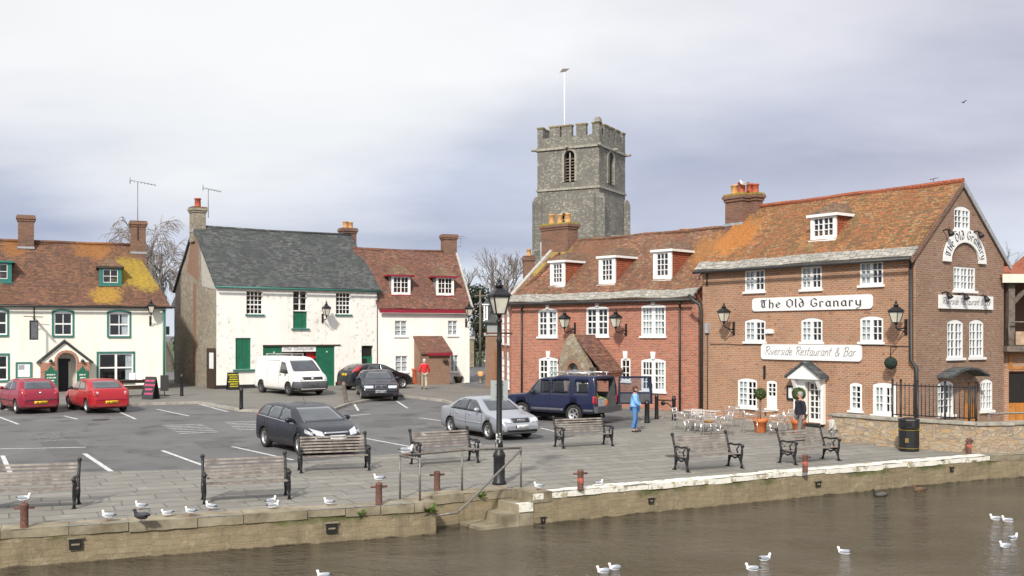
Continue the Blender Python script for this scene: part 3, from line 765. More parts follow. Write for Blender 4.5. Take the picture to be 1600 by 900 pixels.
SC = {
 'R': (.55, [[(.12,0),(.12,.93)], [(-.08,.78),(.1,.97),(.42,.95),(.52,.75),(.36,.53),(.12,.5)], [(.22,.5),(.6,0)]]),
 'B': (.52, [[(.1,0),(.1,.93)], [(-.08,.78),(.1,.97),(.38,.95),(.45,.76),(.32,.53),(.12,.5)], [(.32,.53),(.52,.3),(.4,.03),(.0,0)]]),
 'i': (.16, [[(.05,.55),(.05,.06),(.16,0)], [(.06,.74),(.08,.79)]]),
 'v': (.36, [[(0,.55),(.14,0),(.34,.56)]]),
 'e': (.38, [[(.05,.28),(.3,.36),(.3,.52),(.17,.57),(.04,.4),(.05,.12),(.18,0),(.38,.12)]]),
 'r': (.3, [[(.05,.56),(.05,0)], [(.05,.4),(.16,.55),(.3,.54)]]),
 's': (.3, [[(.3,.5),(.16,.57),(.06,.44),(.26,.2),(.18,.02),(.0,.06)]]),
 'd': (.42, [[(.36,.5),(.18,.57),(.04,.36),(.08,.06),(.22,0),(.38,.16)], [(.4,1),(.37,.1),(.46,0)]]),
 't': (.26, [[(.12,.9),(.09,.12),(.26,0)], [(-.04,.58),(.28,.58)]]),
 'a': (.42, [[(.36,.5),(.18,.57),(.04,.36),(.08,.06),(.22,0),(.36,.16)], [(.38,.56),(.36,.08),(.46,0)]]),
 'u': (.44, [[(.05,.55),(.06,.12),(.18,0),(.36,.14)], [(.38,.55),(.37,.08),(.46,0)]]),
 'n': (.42, [[(.05,.56),(.05,0)], [(.05,.38),(.22,.57),(.36,.46),(.36,.08),(.44,0)]]),
 '&': (.56, [[(.56,.0),(.12,.65),(.16,.9),(.32,.86),(.3,.66),(.05,.3),(.1,.04),(.32,0),(.55,.36)]]),
 'T': (.5, [[(-.05,.85),(.1,.95),(.55,.95)], [(.3,.95),(.2,.05),(.08,0)]]),
 'h': (.42, [[(.08,1),(.05,0)], [(.05,.38),(.22,.57),(.36,.46),(.36,.08),(.44,0)]]),
 'Q': (.62, [[(.3,.97),(.06,.72),(.06,.25),(.3,0),(.56,.25),(.56,.72),(.3,.97)], [(.35,.2),(.64,-.06)]]),
 'y': (.42, [[(.05,.55),(.08,.16),(.2,.06),(.36,.2)], [(.4,.55),(.36,-.1),(.2,-.3),(.04,-.22)]]),
}
def board(name, pl, rc, label, cat, mat='white', d0=.0, d1=.05, rad=.0, frame=None, group=None):
    """flat board on a wall; a top-level thing whose origin is on the wall"""
    u0, z0, u1, z1 = rc
    um, zm = (u0+u1)/2, (z0+z1)/2
    w = pl.world(um, zm, 0)
    t = empty(name, w, pl.rz()); tag(t, label, cat, group)
    lp = Plane(Matrix.Identity(4), (0, 0, 0), (1, 0, 0))
    a, b = (u1-u0)/2, (z1-z0)/2
    if rad:
        pts = []
        for cx_, cz_, a0 in ((a-rad, b-rad, 0), (-a+rad, b-rad, 90), (-a+rad, -b+rad, 180), (a-rad, -b+rad, 270)):
            pts += [(cx_+rad*math.cos(R(a0+15*i)), cz_+rad*math.sin(R(a0+15*i))) for i in range(7)]
    else: pts = [(-a, -b), (a, -b), (a, b), (-a, b)]
    MB().plate(lp, pts, (), d0, d1, back=True).build('panel', M[mat], t)
    if frame:
        fm, fw = frame
        MB().plate(lp, [(-a-fw, -b-fw), (a+fw, -b-fw), (a+fw, b+fw), (-a-fw, b+fw)], [[(-a, -b), (a, -b), (a, b), (-a, b)]], d0, d1+.04).build('frame', M[fm], t)
    return t, lp, a, b
def scribble(mb, fm, a, b, rows, rnd, th=.035, fill=.8):
    """lines of unreadably small writing"""
    for r in range(rows):
        v = b*(1-2*(r+.8)/(rows+.6)); hh = 2*b/(rows+.6)*.42
        L = a*fill*rnd.uniform(.55, 1.); x = -L
        while x < L:
            w = rnd.uniform(.5, 1.1)*hh
            pts = [(x, v-hh/2), (x+w*.3, v+hh/2), (x+w*.6, v-hh/2), (x+w*.9, v+hh/2)]
            for p, q in zip(pts, pts[1:]):
                dx, dy = q[0]-p[0], q[1]-p[1]; l = math.hypot(dx, dy)
                nx, ny = -dy/l*th/2, dx/l*th/2
                mb.add([fm(p[0]-nx, p[1]-ny), fm(q[0]-nx, q[1]-ny), fm(q[0]+nx, q[1]+ny), fm(p[0]+nx, p[1]+ny)], [(0, 1, 2, 3)])
            x += w*1.1+(hh*.6 if rnd.random() < .2 else 0)
# ------------------------------------------------------------ setting
E = {k: Vector((*v, 0)) for k, v in dict(A=(-60, -2.6), B=(-9.1, 18.2), C=(-1.57, 21.3), D=(-1.9, 21.97), E=(.02, 23.07), F=(.45, 22.4), G=(13.75, 29.45), H=(60, 44)).items()}
EG = [E[k] for k in 'ABCDEFG']+[E['G']+(E['H']-E['G'])*.14]
Hpt = EG[-1]
ground = sheet('ground', [tuple(p[:2]) for p in EG]+[(70, 36.5), (900, 60), (900, 1500), (-900, 1500), (-900, -200), (-80, -14)], 0, M['asphalt'])
tag(ground, kind='structure'); ground.name = 'car_park'
w = sheet('river_water', [(-300, -300), (900, -300), (900, 59), (70, 36.4), (35, 38), (-90, 28), (-300, -60)], 0, M['water'])
for v in w.data.vertices: v.co.z = -.67
tag(w, kind='structure')
bed = sheet('river_bed', [(-300, -300), (900, -300), (900, 59), (70, 36.3), (-300, -60)], 0, M['quay'])
for v in bed.data.vertices: v.co.z = -2.2
tag(bed, kind='structure')
# flagstones
fl = [G(-700, 760), G(0, 742), G(160, 737), G(330, 734), G(470, 722), G(640, 707), G(745, 696), G(860, 691), G(905, 680), G(985, 669), G(1004, 657), G(985, 640), G(905, 632), G(815, 634)]
flag = sheet('flagstone_paving', [tuple(p[:2]) for p in EG]+[(40, 34), (40, 50), (9, 47), (2, 51)]+[tuple(p[:2]) for p in fl[::-1]]+[(-60, 10)], .006, M['flags'])
tag(flag, kind='structure')
# footway in front of the houses, a kerb high
fw_edge = [G(-400, 646), G(0, 641), G(140, 638), G(215, 634), G(308, 631), G(374, 643), G(430, 646), G(520, 643), G(548, 633), G(622, 620), G(690, 628), G(712, 634), G(735, 631), G(770, 622), G(800, 622)]
fw = sheet('footway', [tuple(p[:2]) for p in fw_edge]+[(.3, 70), (-3, 72), (-60, 75), (-70, 60)], .11, M['footway'], skirt=.2)
tag(fw, kind='structure')
q = MB()
for a, b in zip(fw_edge, fw_edge[1:]):
    d = (b-a); n = max(1, int(d.length/.92))
    for i in range(n):
        p, r_ = a+d*(i/n), a+d*((i+1)/n)
        t = (r_-p).normalized(); p = p+t*.006; r_ = r_-t*.006
        s_ = Vector((-t.y, t.x, 0))*.13; o_ = -Vector((-t.y, t.x, 0))*.008
        jz = random.uniform(-.008, .012)
        q.hexa([v+Vector((0, 0, gz(v.y)-v.z+dz+jz)) for dz in (-.05, .118) for v in (p+o_, r_+o_, r_+s_, p+s_)])
kb = q.build('kerb', M['kerb']); tag(kb, kind='structure')
# lane between the cottage and the brick house
lane = sheet('lane', [(-3.0, 60), (-.4, 58), (-.2, 75), (4, 110), (9, 150), (-2, 150), (-2.6, 90)], .118, M['asphalt']); tag(lane, kind='structure')
vg = sheet('grass_verge', [(-60, 80), (-4, 92), (-2.7, 130), (-2.7, 400), (-300, 400), (-300, 90)], .02, M['grass']); tag(vg, kind='structure')
# painted lines
def line(p, q_, w_=.1, mt='line'):
    a, b = (Vector(v[:2]) if len(v) == 3 else G(*v).xy for v in (p, q_))
    d = (b-a).normalized(); n = Vector((-d.y, d.x))*w_/2
    pl = [a-n, b-n, b+n, a+n]
    o = sheet('parking_line', [tuple(v) for v in pl], .005, M[mt], ground)
    return o
for p, q_, w_ in [((-30, 641), (29, 663), .1), ((100, 650), (121, 655), .1), ((178, 640), (212, 655), .1), ((245, 639.5), (295, 650), .1), ((311, 631.5), (356, 643.5), .1),
               ((-80, 703), (134, 699), .12), ((132, 709), (174, 737), .13), ((4, 712), (16, 739), .12), ((253, 704), (319, 728), .11), ((363, 698), (458, 719), .11),
               ((565, 684), (641, 698), .11), ((655, 653), (689, 657.5), .1), ((652, 676), (668, 680), .1), ((620, 627), (637, 638), .1), ((845, 669), (870, 675), .1),
               ((545, 650), (578, 647), .12), ((548, 622), (560, 642), .1), ((725, 690), (752, 695), .1)]:
    line(p, q_, w_)
def ladder(p00, p01, p10, p11, n, mt):
    a, b, c, d = G(*p00).xy, G(*p01).xy, G(*p10).xy, G(*p11).xy
    for i in range(n+1):
        f = i/n
        line((*(a+(c-a)*f), 0), (*(b+(d-b)*f), 0), .1, mt)
ladder((254, 665), (316, 663), (280, 677.5), (341, 675), 5, 'line')
ladder((350, 660), (405, 658), (372, 672), (420, 671), 5, 'line')
ladder((45, 681), (86, 678), (62, 690), (104, 687), 4, 'line_faded')

for pz in (((60, 690), (118, 688), (150, 712), (88, 716)), ((300, 690), (352, 688), (372, 698), (318, 701)), ((560, 660), (640, 656), (652, 664), (572, 668))):
    sheet('tarmac_patch', [tuple(G(*v).xy) for v in pz], .0025, M['patch'], ground)
for px, py, r_ in ((157, 656, .33), (1055, 713, .3)):
    q = MB(); q.lathe([(0, .009), (r_, .009), (r_, 0)], G(px, py), 20); q.build('manhole_cover', M['trim'] if 'trim' in M else M['gutter'], ground)
# ------------------------------------------------------------ quay walls, coping, steps
def quay_run(name, pts, label, cop, seed, cop_w=.42, cop_h=.16, bl=(.6, 1.2)):
    rnd = random.Random(seed)
    q = MB()
    for a, b in zip(pts, pts[1:]):
        d = b-a; n = max(1, int(d.length/.5)); t = d.normalized(); o_ = Vector((t.y, -t.x, 0))
        rows = []
        for z in (-2.2, -.8, -.55, -.3, -.1, -.002):
            rows.append([a+d*(i/n)+Z*z+o_*((noise.noise((a+d*(i/n))*1.3+Z*z*3)*.03-.02) if 0 < i < n else -.02) for i in range(n+1)])
        q.add([v for r_ in rows for v in r_], [(j*(n+1)+i, j*(n+1)+i+1, (j+1)*(n+1)+i+1, (j+1)*(n+1)+i) for j in range(5) for i in range(n)])
    root = q.build(name, M['quay'], fix=False)
    tag(root, label, 'quay wall')
    q = MB()
    for a, b in zip(pts, pts[1:]):
        d = b-a; t = d.normalized(); o_ = Vector((t.y, -t.x, 0)); x = 0.
        while x < d.length-.05:
            l = min(rnd.uniform(*bl), d.length-x)
            if d.length-x-l < .3: l = d.length-x
            p, r_ = a+t*(x+.008), a+t*(x+l-.008)
            fo = rnd.uniform(-.01, .014); top = rnd.uniform(.018, .04); hh = cop_h+rnd.uniform(-.02, .03); bw = cop_w+rnd.uniform(-.05, .05)
            n = max(1, int(l/.2))
            for i in range(n):
                e, f = p+(r_-p)*(i/n), p+(r_-p)*((i+1)/n)
                def jit(v): return o_*(fo+noise.noise(v*4)*.02)
                def jt(v): return top+noise.noise(v*2.3)*.01
                q.hexa([e+jit(e)+Z*(-hh+noise.noise(e*5)*.02), f+jit(f)+Z*(-hh+noise.noise(f*5)*.02), f-o_*bw+Z*-hh, e-o_*bw+Z*-hh,
                        e+jit(e)+Z*(jt(e)-.02), f+jit(f)+Z*(jt(f)-.02), f-o_*bw+Z*(jt(f)), e-o_*bw+Z*(jt(e))])
            x += l
    q.build('coping', M[cop], root)
    return root
quay_run('quay_wall', [E['A'], E['B'], E['C'], E['D']], 'long brown quay wall with thick bare coping stones, left of the landing steps', 'coping_old', 3, .45, .15, (.7, 1.3))
quay_run('quay_wall', [E['D'], E['E']], 'short set-back quay wall behind the sloping handrail at the landing', 'coping_old', 5, .4, .15)
quay_run('quay_wall', [E['F'], E['G']], 'long quay wall with flaking white painted coping, right of the landing steps', 'coping_white', 9, .36, .11)
quay_run('quay_wall', [E['G'], Hpt, E['H']], 'plain quay wall under the rubble wall at the right edge', 'coping_old', 13, .1, .14)
# wall recesses (drain holes) seen as dark slots with a rusty bar
def slot(px, py, w_=.22, h_=.19):
    # find the wall run below this pixel
    for a, b in ((E['B'], E['C']), (E['F'], E['G'])):
        x = (b-a).normalized(); pl = Plane(Matrix.Identity(4), a, x)
        u, z = pl.pix(px, py)
        if 0 < u < (b-a).length:
            root = [o for o in COL.objects if o.get('category') == 'quay wall'][0 if a == E['B'] else 2]
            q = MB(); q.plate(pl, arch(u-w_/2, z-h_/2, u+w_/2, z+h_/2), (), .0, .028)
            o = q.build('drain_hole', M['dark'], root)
            q = MB(); q.plate(pl, arch(u-w_/2-.03, z+h_/2, u+w_/2+.03, z+h_/2+.03), (), 0, .04); q.plate(pl, arch(u-w_/2+.04, z-.02, u+w_/2-.04, z+.01), (), 0, .036)
            q.build('lintel', M['coping_old'], o)
            return
for p in ((118, 850), (518, 825)): slot(*p)
for p in ((848, 812, .1, .14), (1017, 782, .14, .13), (1278, 756, .17, .14), (1487, 733, .12, .13)): slot(*p)
# landing steps
es = (E['E']-E['D']).normalized(); eo = (E['F']-E['C']).normalized()
st = MB()
for k in range(3):
    s0, s1 = k*.36-.02, (k+1)*.36+(.25 if k == 2 else .03); zt = -.2*(k+1)
    a, b = E['E']-es*s0, E['E']-es*s1
    c, d = E['F']-eo*s1, E['F']-eo*s0
    c += (c-b).normalized()*.02*k; d += (d-a).normalized()*.02*k
    st.hexa([v+Z*z for z in (-2.1+.002*k, zt) for v in (a, b, c, d)])
steps = st.build('landing_steps', M['coping_old'])
tag(steps, 'three worn stone steps leading down from the quay to the river', 'steps')
q = MB()
for k in range(1):
    s0, s1 = k*.36+.0, (k+1)*.36-.02; zt = -.2*(k+1)
    c, d = E['F']-eo*s1, E['F']-eo*s0
    iv = (E['E']-E['F']).normalized()
    q.hexa([v+Z*z for z in (zt-.17, zt+.006) for v in (c-iv*.03, d-iv*.03, d+iv*.16, c+iv*.16)])
q.build('painted_nosing', M['coping_white'], steps)
q = MB(); a, b = E['E'], E['F']
q.hexa([v+Z*z for z in (-.2, .03) for v in (a-es*.03, b-eo*.03, b+eo*.5, a+es*.45)])
q.build('top_block', M['coping_old'], steps)

# ------------------------------------------------------------ PUBLIC HOUSE (left)
aP = math.atan2(3.5, 7.65)
dP = Vector((math.cos(aP), math.sin(aP), 0))
PR = Vector((-19.6, 58.0, 0)); LP = 13.0
B = empty('public_house', PR-dP*LP, aP)
tag(B, 'cream pub with mossy brown tiled roof, teal window frames and a gabled porch', 'pub')
MWp = B.matrix_basis.copy()
ze, yr, zr, D = 5.22, 3.5, 8.62, 7.
pf = Plane(MWp); hf = []
rf = Roof(B, ze, yr, zr)
for rc, gr, c, r, rise, cu in (((84, 486, 113, 524), 1, 2, 2, .1, 0), ((170, 487, 202, 525), 1, 2, 2, .1, 0.35), ((-20, 484, 11, 523), 1, 2, 2, .1, 0), ((-18, 555, 12, 594), 1, 2, 2, 0, 0), ((154, 552, 208, 597), 2, 1, 2, 0, .2)):
    w_ = window(B, pf, pf.rect(*rc), gr, c, r, rise, fw=.07, mw=.12, bar=.04, holes=hf, mid=True, surround='teal', sill='teal', sw=.1, curtain=cu, recess=.04, cur_side=1)
prc = pf.rect(91, 560, 110, 614)
hf.append(arch(prc[0], .0, prc[2], prc[3]))
shell(B, LP, D, ze, yr, zr, M['wall_cream'], M['wall_cream'], M['wall_cream'], M['wall_cream'], hf=hf, gable_r=False)
MB().bx(-.03, prc[0]-.8, -.03, -.002, -.1, .55).build('plinth', M['dk_plinth'], B)
MB().bx(prc[2]+.8, LP+.002, -.03, -.002, -.1, .45).build('plinth', M['dk_plinth'], B)
hipx = LP-1.5
slab('roof', M['tile_pub'], (-.3, -.28, rf.z(-.28)), (LP+.22, -.28, rf.z(-.28)), (hipx, yr, rf.z(yr)), (-.3, yr, rf.z(yr)), B, nu=34, nv=10, amp=.05)
slab('roof', M['tile_pub'], (LP+.22, D+.28, rf.z(-.28)), (-.3, D+.28, rf.z(-.28)), (-.3, yr, rf.z(yr)), (hipx, yr, rf.z(yr)), B, nu=20, nv=6)
slab('roof', M['tile_pub'], (LP+.22, -.28, rf.z(-.28)), (LP+.22, D+.28, rf.z(-.28)), (hipx+.01, yr+.01, rf.z(yr)), (hipx, yr, rf.z(yr)), B, nu=10, nv=8)
MB().tube([(x, yr+random.uniform(-.01, .01), rf.z(yr)+.03+random.uniform(-.015, .015)) for x in [-.3+i*(hipx+.3)/14 for i in range(15)]], .1, 8).build('ridge_tiles', M['tile_pub'], B)
MB().tube([(-.3, -.34, rf.z(-.28)-.06), (LP+.3, -.34, rf.z(-.28)-.08)], .06, 8).build('gutter', M['gutter'], B)
drainpipe(B, pf, [(LP-.12, ze-.1), (LP-.12, .15)], .06, mat='teal')
ap_u, ap_z = pf.pix(226, 322)
dormer(B, rf, (155, 418, 190, 446), 'tile_pub', 'tile_dormer', frame='teal', groups=1, cols=2, rows=2, border=.2, fascia='brown_wood', hip=.5, rise=.55)
dormer(B, rf, (-20, 409, 18, 440), 'tile_pub', 'tile_pub', frame='teal', groups=1, cols=2, rows=2, border=.2, fascia='teal', hip=.4, rise=.5)
chimney(B, Plane(MWp, (0, 3.05, 0)), 28, 337, 53, 388, .9, 'brick_chim', [], moss='brick_chim')
ch, rc = chimney(B, Plane(MWp, (0, 2.6, 0)), 205, 346, 228, 396, .8, 'brick_chim', [], moss='tile_brick')
def aerial(parent, pl, u, z0, z1, d, n=7, w=.7, ang=.1):
    q = MB(); q.tube([pl.pt(u, z0, d), pl.pt(u, z1, d)], .022, 6)
    q.tube([pl.pt(u-w*.4, z1-.02+w*.12, d), pl.pt(u+w*1.0, z1-.02-w*ang, d)], .016, 6)
    for i in range(n):
        f = i/(n-1)*w*1.35-w*.38
        c = pl.pt(u+f, z1-.0-f*ang, d)
        q.tube([c+Vector((0, -.22, .03)), c+Vector((0, .22, -.03))], .01, 5)
    q.tube([pl.pt(u-w*.42, z1+.25, d), pl.pt(u-w*.42, z1-.12, d)], .02, 5)
    return q.build('aerial', M['galv'], parent)
pc = Plane(MWp, (0, 2.6, 0))
aerial(ch, pc, pc.pix(215, 350)[0], pc.pix(215, 375)[1], pc.pix(215, 285)[1], .06, 8, 1.)
# porch
po = pf.off(1.0)
u0, _, u1, _ = po.rect(64, 540, 139, 612)
uc, za = po.pix(101, 536); _, zev = po.pix(64, 566)
porch = MB()
hole = arch(po.pix(89, 600)[0], .0, po.pix(119, 600)[0], po.pix(104, 551)[1], .55)
porch.plate(po, [(u0, 0), (u1, 0), (u1, zev), (uc, za), (u0, zev)], [hole], -.25, 0)
porch.add([po.pt(u, z, d) for u in (u0, u1) for z, d in ((0, -.26), (zev, -.26), (zev, -1), (0, -1))], [(0, 1, 2, 3), (4, 5, 6, 7)])
po_o = porch.build('porch', M['wall_cream'], B)
q = MB()
for a, b in ((u0-.03, hole[0][0]-.06), (hole[1][0]+.06, u1+.03)):
    q.plate(po, arch(a, .2, b, zev-.02), (), -.3, .03)
rr = arch(hole[0][0]-.14, 1.4, hole[1][0]+.14, hole[6][1]+.14, .62)
q.plate(po, rr, [arch(hole[0][0]-.005, 1.4, hole[1][0]+.005, hole[6][1]+.005, .55)], 0, .02)
q.build('brick_pier', M['brick_red'], po_o)
for s_, a, b in ((-1, u0-.22, uc), (1, u1+.22, uc)):
    sl = (za-zev)/(uc-u0); ea = za+.1-(uc-u0+.22)*sl
    q = MB(); q.hexa([po.pt(u, z+dz, d) for dz in (0, .1) for u, z, d in ((a, ea, .15), (b, za+.1, .15), (b, za+.1, -1.), (a, ea, -1.))])
    q.build('porch_roof', M['slate_flat'], po_o)
door(B, pf, (prc[0], 0, prc[2], prc[3]), 'black', recess=.12, planks=4)
q = MB(); q.plate(pf, arch(prc[2]-.1, .05, prc[2]+.42, 2.), (), 0, .04); q.build('open_door_leaf', M['cream'], po_o)
for px0, px1, lb in ((70, 89, 'left'), (120, 138, 'right')):
    rc = po.rect(px0, 579, px1, 606)
    t, lp, a, b = board('menu_board', po, rc, 'green shaped menu board on the %s brick pier of the pub porch' % lb, 'menu board', 'green', .035, .07, group='green menu boards on the pub porch')
    MB().plate(lp, [(-a*.6, b), (a*.6, b), (0, b+.28)], (), .035, .069).build('board_top', M['green'], t)
    q = MB(); rnd = random.Random(px0); scribble(q, lambda u, v, lp=lp: lp.pt(u, v, .074), a*.85, b*.8, 4, rnd, .03); q.build('writing', M['letter_white'], t)
    c = po.world((rc[0]+rc[2])/2, po.pix(px0, 566)[1], 0)
    lm = empty('porch_lamp', c, aP); tag(lm, 'small lit bulkhead lamp above the %s menu board of the pub porch' % lb, 'lamp', 'small lamps on the pub porch')
    MB().lathe([(.0, .16), (.05, .14), (.12, .02)], (0, -.12, 0), 10).tube([(0, 0, .12), (0, -.12, .15)], .02).build('lamp_hood', M['black'], lm)
    MB().ball((0, -.12, .0), .05, 10, 6).build('bulb', M['lampglass'], lm)
rc = pf.rect(27, 568, 47, 589)
t, lp, a, b = board('notice_case', pf, rc, 'teal framed notice case with white papers on the pub wall, left of the porch', 'notice board', 'paper', 0, .05, frame=('teal', .08))
q = MB(); q.plate(lp, arch(-a*.8, b*.1, a*.1, b*.8), (), .05, .056); q.build('notice', M['grey_metal'], t)
# hanging sign
su, sz_ = pf.off(.75).pix(53, 497)
wv = pf.world(su, 0, 0); t = empty('hanging_sign', (wv.x, wv.y, 0), aP)
tag(t, 'narrow painted pub sign hanging from an iron bracket on the cream front', 'hanging sign')
q = MB(); q.tube([(0, 0, sz_+.05), (0, -1.35, sz_+.05)], .03, 6); q.tube([(0, 0, sz_-.6), (0, -.6, sz_+.03)], .02, 6); q.tube([(0, -.02, sz_-.75), (0, -.02, sz_+.6)], .03, 6); q.tube([(-.5, -.4, sz_+.1), (.45, -.4, sz_+.06)], .02, 6)
q.bx(-.06, .06, -1.3, -.3, sz_-.02, sz_+.02); q.build('sign_bracket', M['black'], t)
q = MB(); q.box((0, -.78, sz_-.64), (.06, .62, 1.03), rz=R(-38)); q.build('sign_frame', M['black'], t)
q = MB(); q.box((0, -.78, sz_-.64), (.075, .5, .9), rz=R(-38)); q.build('sign_panel', M['lead'], t)
wall_lantern(pf, 236, 466, 502, 'black wall lantern under the eaves at the right end of the cream pub', .5, .95)

# green clad outbuilding in the alley
Bo = empty('outbuilding', (-21.6, 65.5, 0), R(10)); tag(Bo, 'narrow green clad outbuilding set back in the alley beside the pub', 'outbuilding')
pO = Plane(Bo.matrix_basis.copy()); hO = []
window(Bo, pO, pO.rect(257, 510, 264, 523), 1, 2, 2, holes=hO, sill=None)
shell(Bo, 4., 5., 5.2, 2.5, 6.2, M['green_clad'], M['green_clad'], M['green_clad'], M['green_clad'], hf=hO)
rO = Roof(Bo, 5.2, 2.5, 6.2)
slab('roof', M['slate'], (-.2, -.2, rO.z(-.2)), (4.2, -.2, rO.z(-.2)), (4.2, 2.5, rO.z(2.5)), (-.2, 2.5, rO.z(2.5)), Bo, nu=6, nv=4)
slab('roof', M['slate'], (4.2, 5.2, rO.z(-.2)), (-.2, 5.2, rO.z(-.2)), (-.2, 2.5, rO.z(2.5)), (4.2, 2.5, rO.z(2.5)), Bo, nu=6, nv=4)
MB().bx(.3, 3.4, -.06, -.003, 0, 2.6).build('door', M['brown_wood'], Bo)

# ------------------------------------------------------------ WHITE SHOP with slate roof and stone gable
PLs, PRs = Vector((-16.6, 57.5, 0)), Vector((-8.25, 63., 0))
aS = math.atan2(PRs.y-PLs.y, PRs.x-PLs.x); L = (PRs-PLs).length
B = empty('shop', PLs, aS)
tag(B, 'white flaking shop with grey slate roof, green doors and a rubble stone gable', 'shop')
MS = B.matrix_basis.copy(); pf = Plane(MS); hf = []
ze, yr, zr, D = 6.3, 4.2, 9.8, 8.4
rf = Roof(B, ze, yr, zr)
for rc in ((385, 454, 411, 491), (525, 457, 548, 491)):
    window(B, pf, pf.rect(*rc), 1, 4, 5, fw=.05, bar=.035, holes=hf, mid=True, sill='teal', recess=.12, sill_out=.1)
window(B, pf, pf.rect(458, 454, 480, 486), 2, 1, 3, fw=.05, mw=.08, holes=hf, sill=None, recess=.12)
rc = pf.rect(458, 486.3, 480, 513); door(B, pf, rc, 'green', hf, .1, 3, 'loading_door', handle=False)
MB().bx(rc[0]-.12, rc[2]+.12, -.1, .02, rc[1]-.09, rc[1]-.005).build('loading_sill', M['teal'], B)
rc = pf.rect(368, 528, 392, 577); door(B, pf, rc, 'green', hf, .08, 4, 'shutter', handle=False)
MB().bx(rc[0]-.16, rc[2]+.2, -.12, .02, rc[1]-.1, rc[1]-.005).build('shutter_sill', M['teal'], B)
rc = pf.rect(565, 540, 583, 603); door(B, pf, (rc[0], .25, rc[2], rc[3]), 'green', hf, .14, 4, glaze=.27)
MB().bx(rc[0]+.15, rc[0]+.4, -.0+.12, .135, 1.3, 2.0).build('door_panel', M['dark'], B)
g0, gz0, g1, gz1 = pf.rect(411, 541, 523, 602); gz0 = .2
hf.append(arch(g0, gz0, g1, gz1))
ga = pf.pix(441, 560)[0]; gb = pf.pix(494.5, 560)[0]
for a, b in ((g0, ga), (gb, g1)):
    q = MB(); n = max(4, int((b-a)/.16))
    for i in range(n):
        x0, x1 = a+(b-a)*i/n, a+(b-a)*(i+1)/n
        q.bx(x0+.004, x1-.004, .06, .11, gz0+.02, gz1-.01)
    q.bx(a, b, .115, .14, gz0+.02, gz1-.01)
    dl = q.build('garage_door', M['green'], B)
    MB().ball(((a+b)/2+.1, .045, gz1-.35), .045, 8, 6).build('handle', M['white'], dl)
MB().bx(g0-.02, g1+.35, -.03, .05, gz1+.002, gz1+.09).build('lintel', M['brown_wood'], B)
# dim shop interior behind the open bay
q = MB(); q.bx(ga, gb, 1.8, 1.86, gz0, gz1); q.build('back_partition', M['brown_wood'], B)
rcs = pf.rect(441, 541.5, 494, 549.5)
t, lp, a, b = board('shop_sign', pf, (rcs[0], rcs[1], rcs[2], rcs[3]), 'white shop fascia with sloping grey script over the open garage bay', 'sign', 'white', -.1, -.04)
q = MB(); lettering(q, lambda u, v, d: lp.pt(-a*.93+u, v-b*.35, d-.04), 'The Quayside', b*1.2, SC, slant=.3, smooth=True, thick=.1, gap=.1, fit=a*1.75); q.build('lettering', M['letter_grey'], t)
rr_ = pf.rect(483, 551, 494, 559)
t = empty('red_banner', pf.world((rr_[0]+rr_[2])/2, rr_[3], -.3), aS); tag(t, 'small red banner hanging inside the open shop bay', 'banner')
MB().bx(-.3, .3, -.01, .01, -.36, 0).build('cloth', M['redp'], t); MB().bx(-.32, .32, -.02, .02, 0.002, .03).build('rod', M['brown_wood'], t)
shell(B, L, D, ze, yr, zr, M['wall_white'], M['gable_stone'], M['gable_stone'], M['gable_stone'], hf=hf)
MB().bx(-.02, pf.pix(411, 600)[0], -.025, -.002, -.1, .62).build('plinth', M['dk_plinth'], B)
MB().bx(g1+.05, rc[0]-.1, -.025, -.002, -.1, .62).build('plinth', M['dk_plinth'], B)
pg = Plane(MS, (0, D, 0), (0, -1, 0))
# brick and render repairs on the gable
q = MB(); q.plate(pg, [(D-yr-1.6, 7.3), (D-yr+.9, 6.6), (D-yr+.7, 8.9), (D-yr, 9.6), (D-yr-.6, 9.2)], (), 0, .012)
q.plate(pg, [(D-yr-.3, 1.2), (D-yr+.35, 1.2), (D-yr+.35, 6.5), (D-yr-.3, 6.5)], (), 0, .014); q.build('brick_repair', M['brick_porch'], B)
q = MB(); q.plate(pg, [(D-2.7, 6.3), (D-.12, 6.0), (D-.1, 6.45), (D-2.9, 8.6)], (), 0, .018); q.build('render_repair', M['concrete'], B)
for s_ in (0, 1):
    if s_ == 0: e = ((-.12, -.25, rf.z(-.25)), (L+.1, -.25, rf.z(-.25)), (L+.1, yr, rf.z(yr)), (-.12, yr, rf.z(yr)))
    else: e = ((L+.1, D+.25, rf.z(-.25)), (-.12, D+.25, rf.z(-.25)), (-.12, yr, rf.z(yr)), (L+.1, yr, rf.z(yr)))
    slab('roof', M['slate'], *e, B, nu=30, nv=12, amp=.035, seed=4)
MB().tube([(-.14, yr, rf.z(yr)+.02), (L*.5, yr, rf.z(yr)-.03), (L+.1, yr, rf.z(yr)+.02)], .09, 8).build('ridge_tiles', M['slate'], B)
MB().tube([(-.15, -.31, rf.z(-.25)-.07), (L+.1, -.31, rf.z(-.25)-.09)], .055, 8).build('gutter', M['teal'], B)
drainpipe(B, pf, [(L-.05, ze), (L-.05, .3)], .05)
cpl = Plane(MS, (0, 4.0, 0))
ch, _ = chimney(B, cpl, 302, 324, 322, 362, .8, 'gable_stone', [(.5, 'pot_red', .2, .55)], moss='tile_brick')
aerial(ch, cpl, cpl.pix(327, 330)[0], cpl.pix(327, 340)[1], cpl.pix(326, 295)[1], -.2, 7, .75)
cp2 = Plane(MS, (0, yr+.2, 0))
chimney(B, cp2, 537, 357, 557, 384, .7, 'brick_chim', [(.3, 'pot_buff', .17, .45), (.7, 'pot_buff', .17, .42)], moss='brick_chim')
wall_lantern(pf, 510, 469, 498, 'black wall lantern on the white flaking wall beside the green loading door', .6, 1.05)
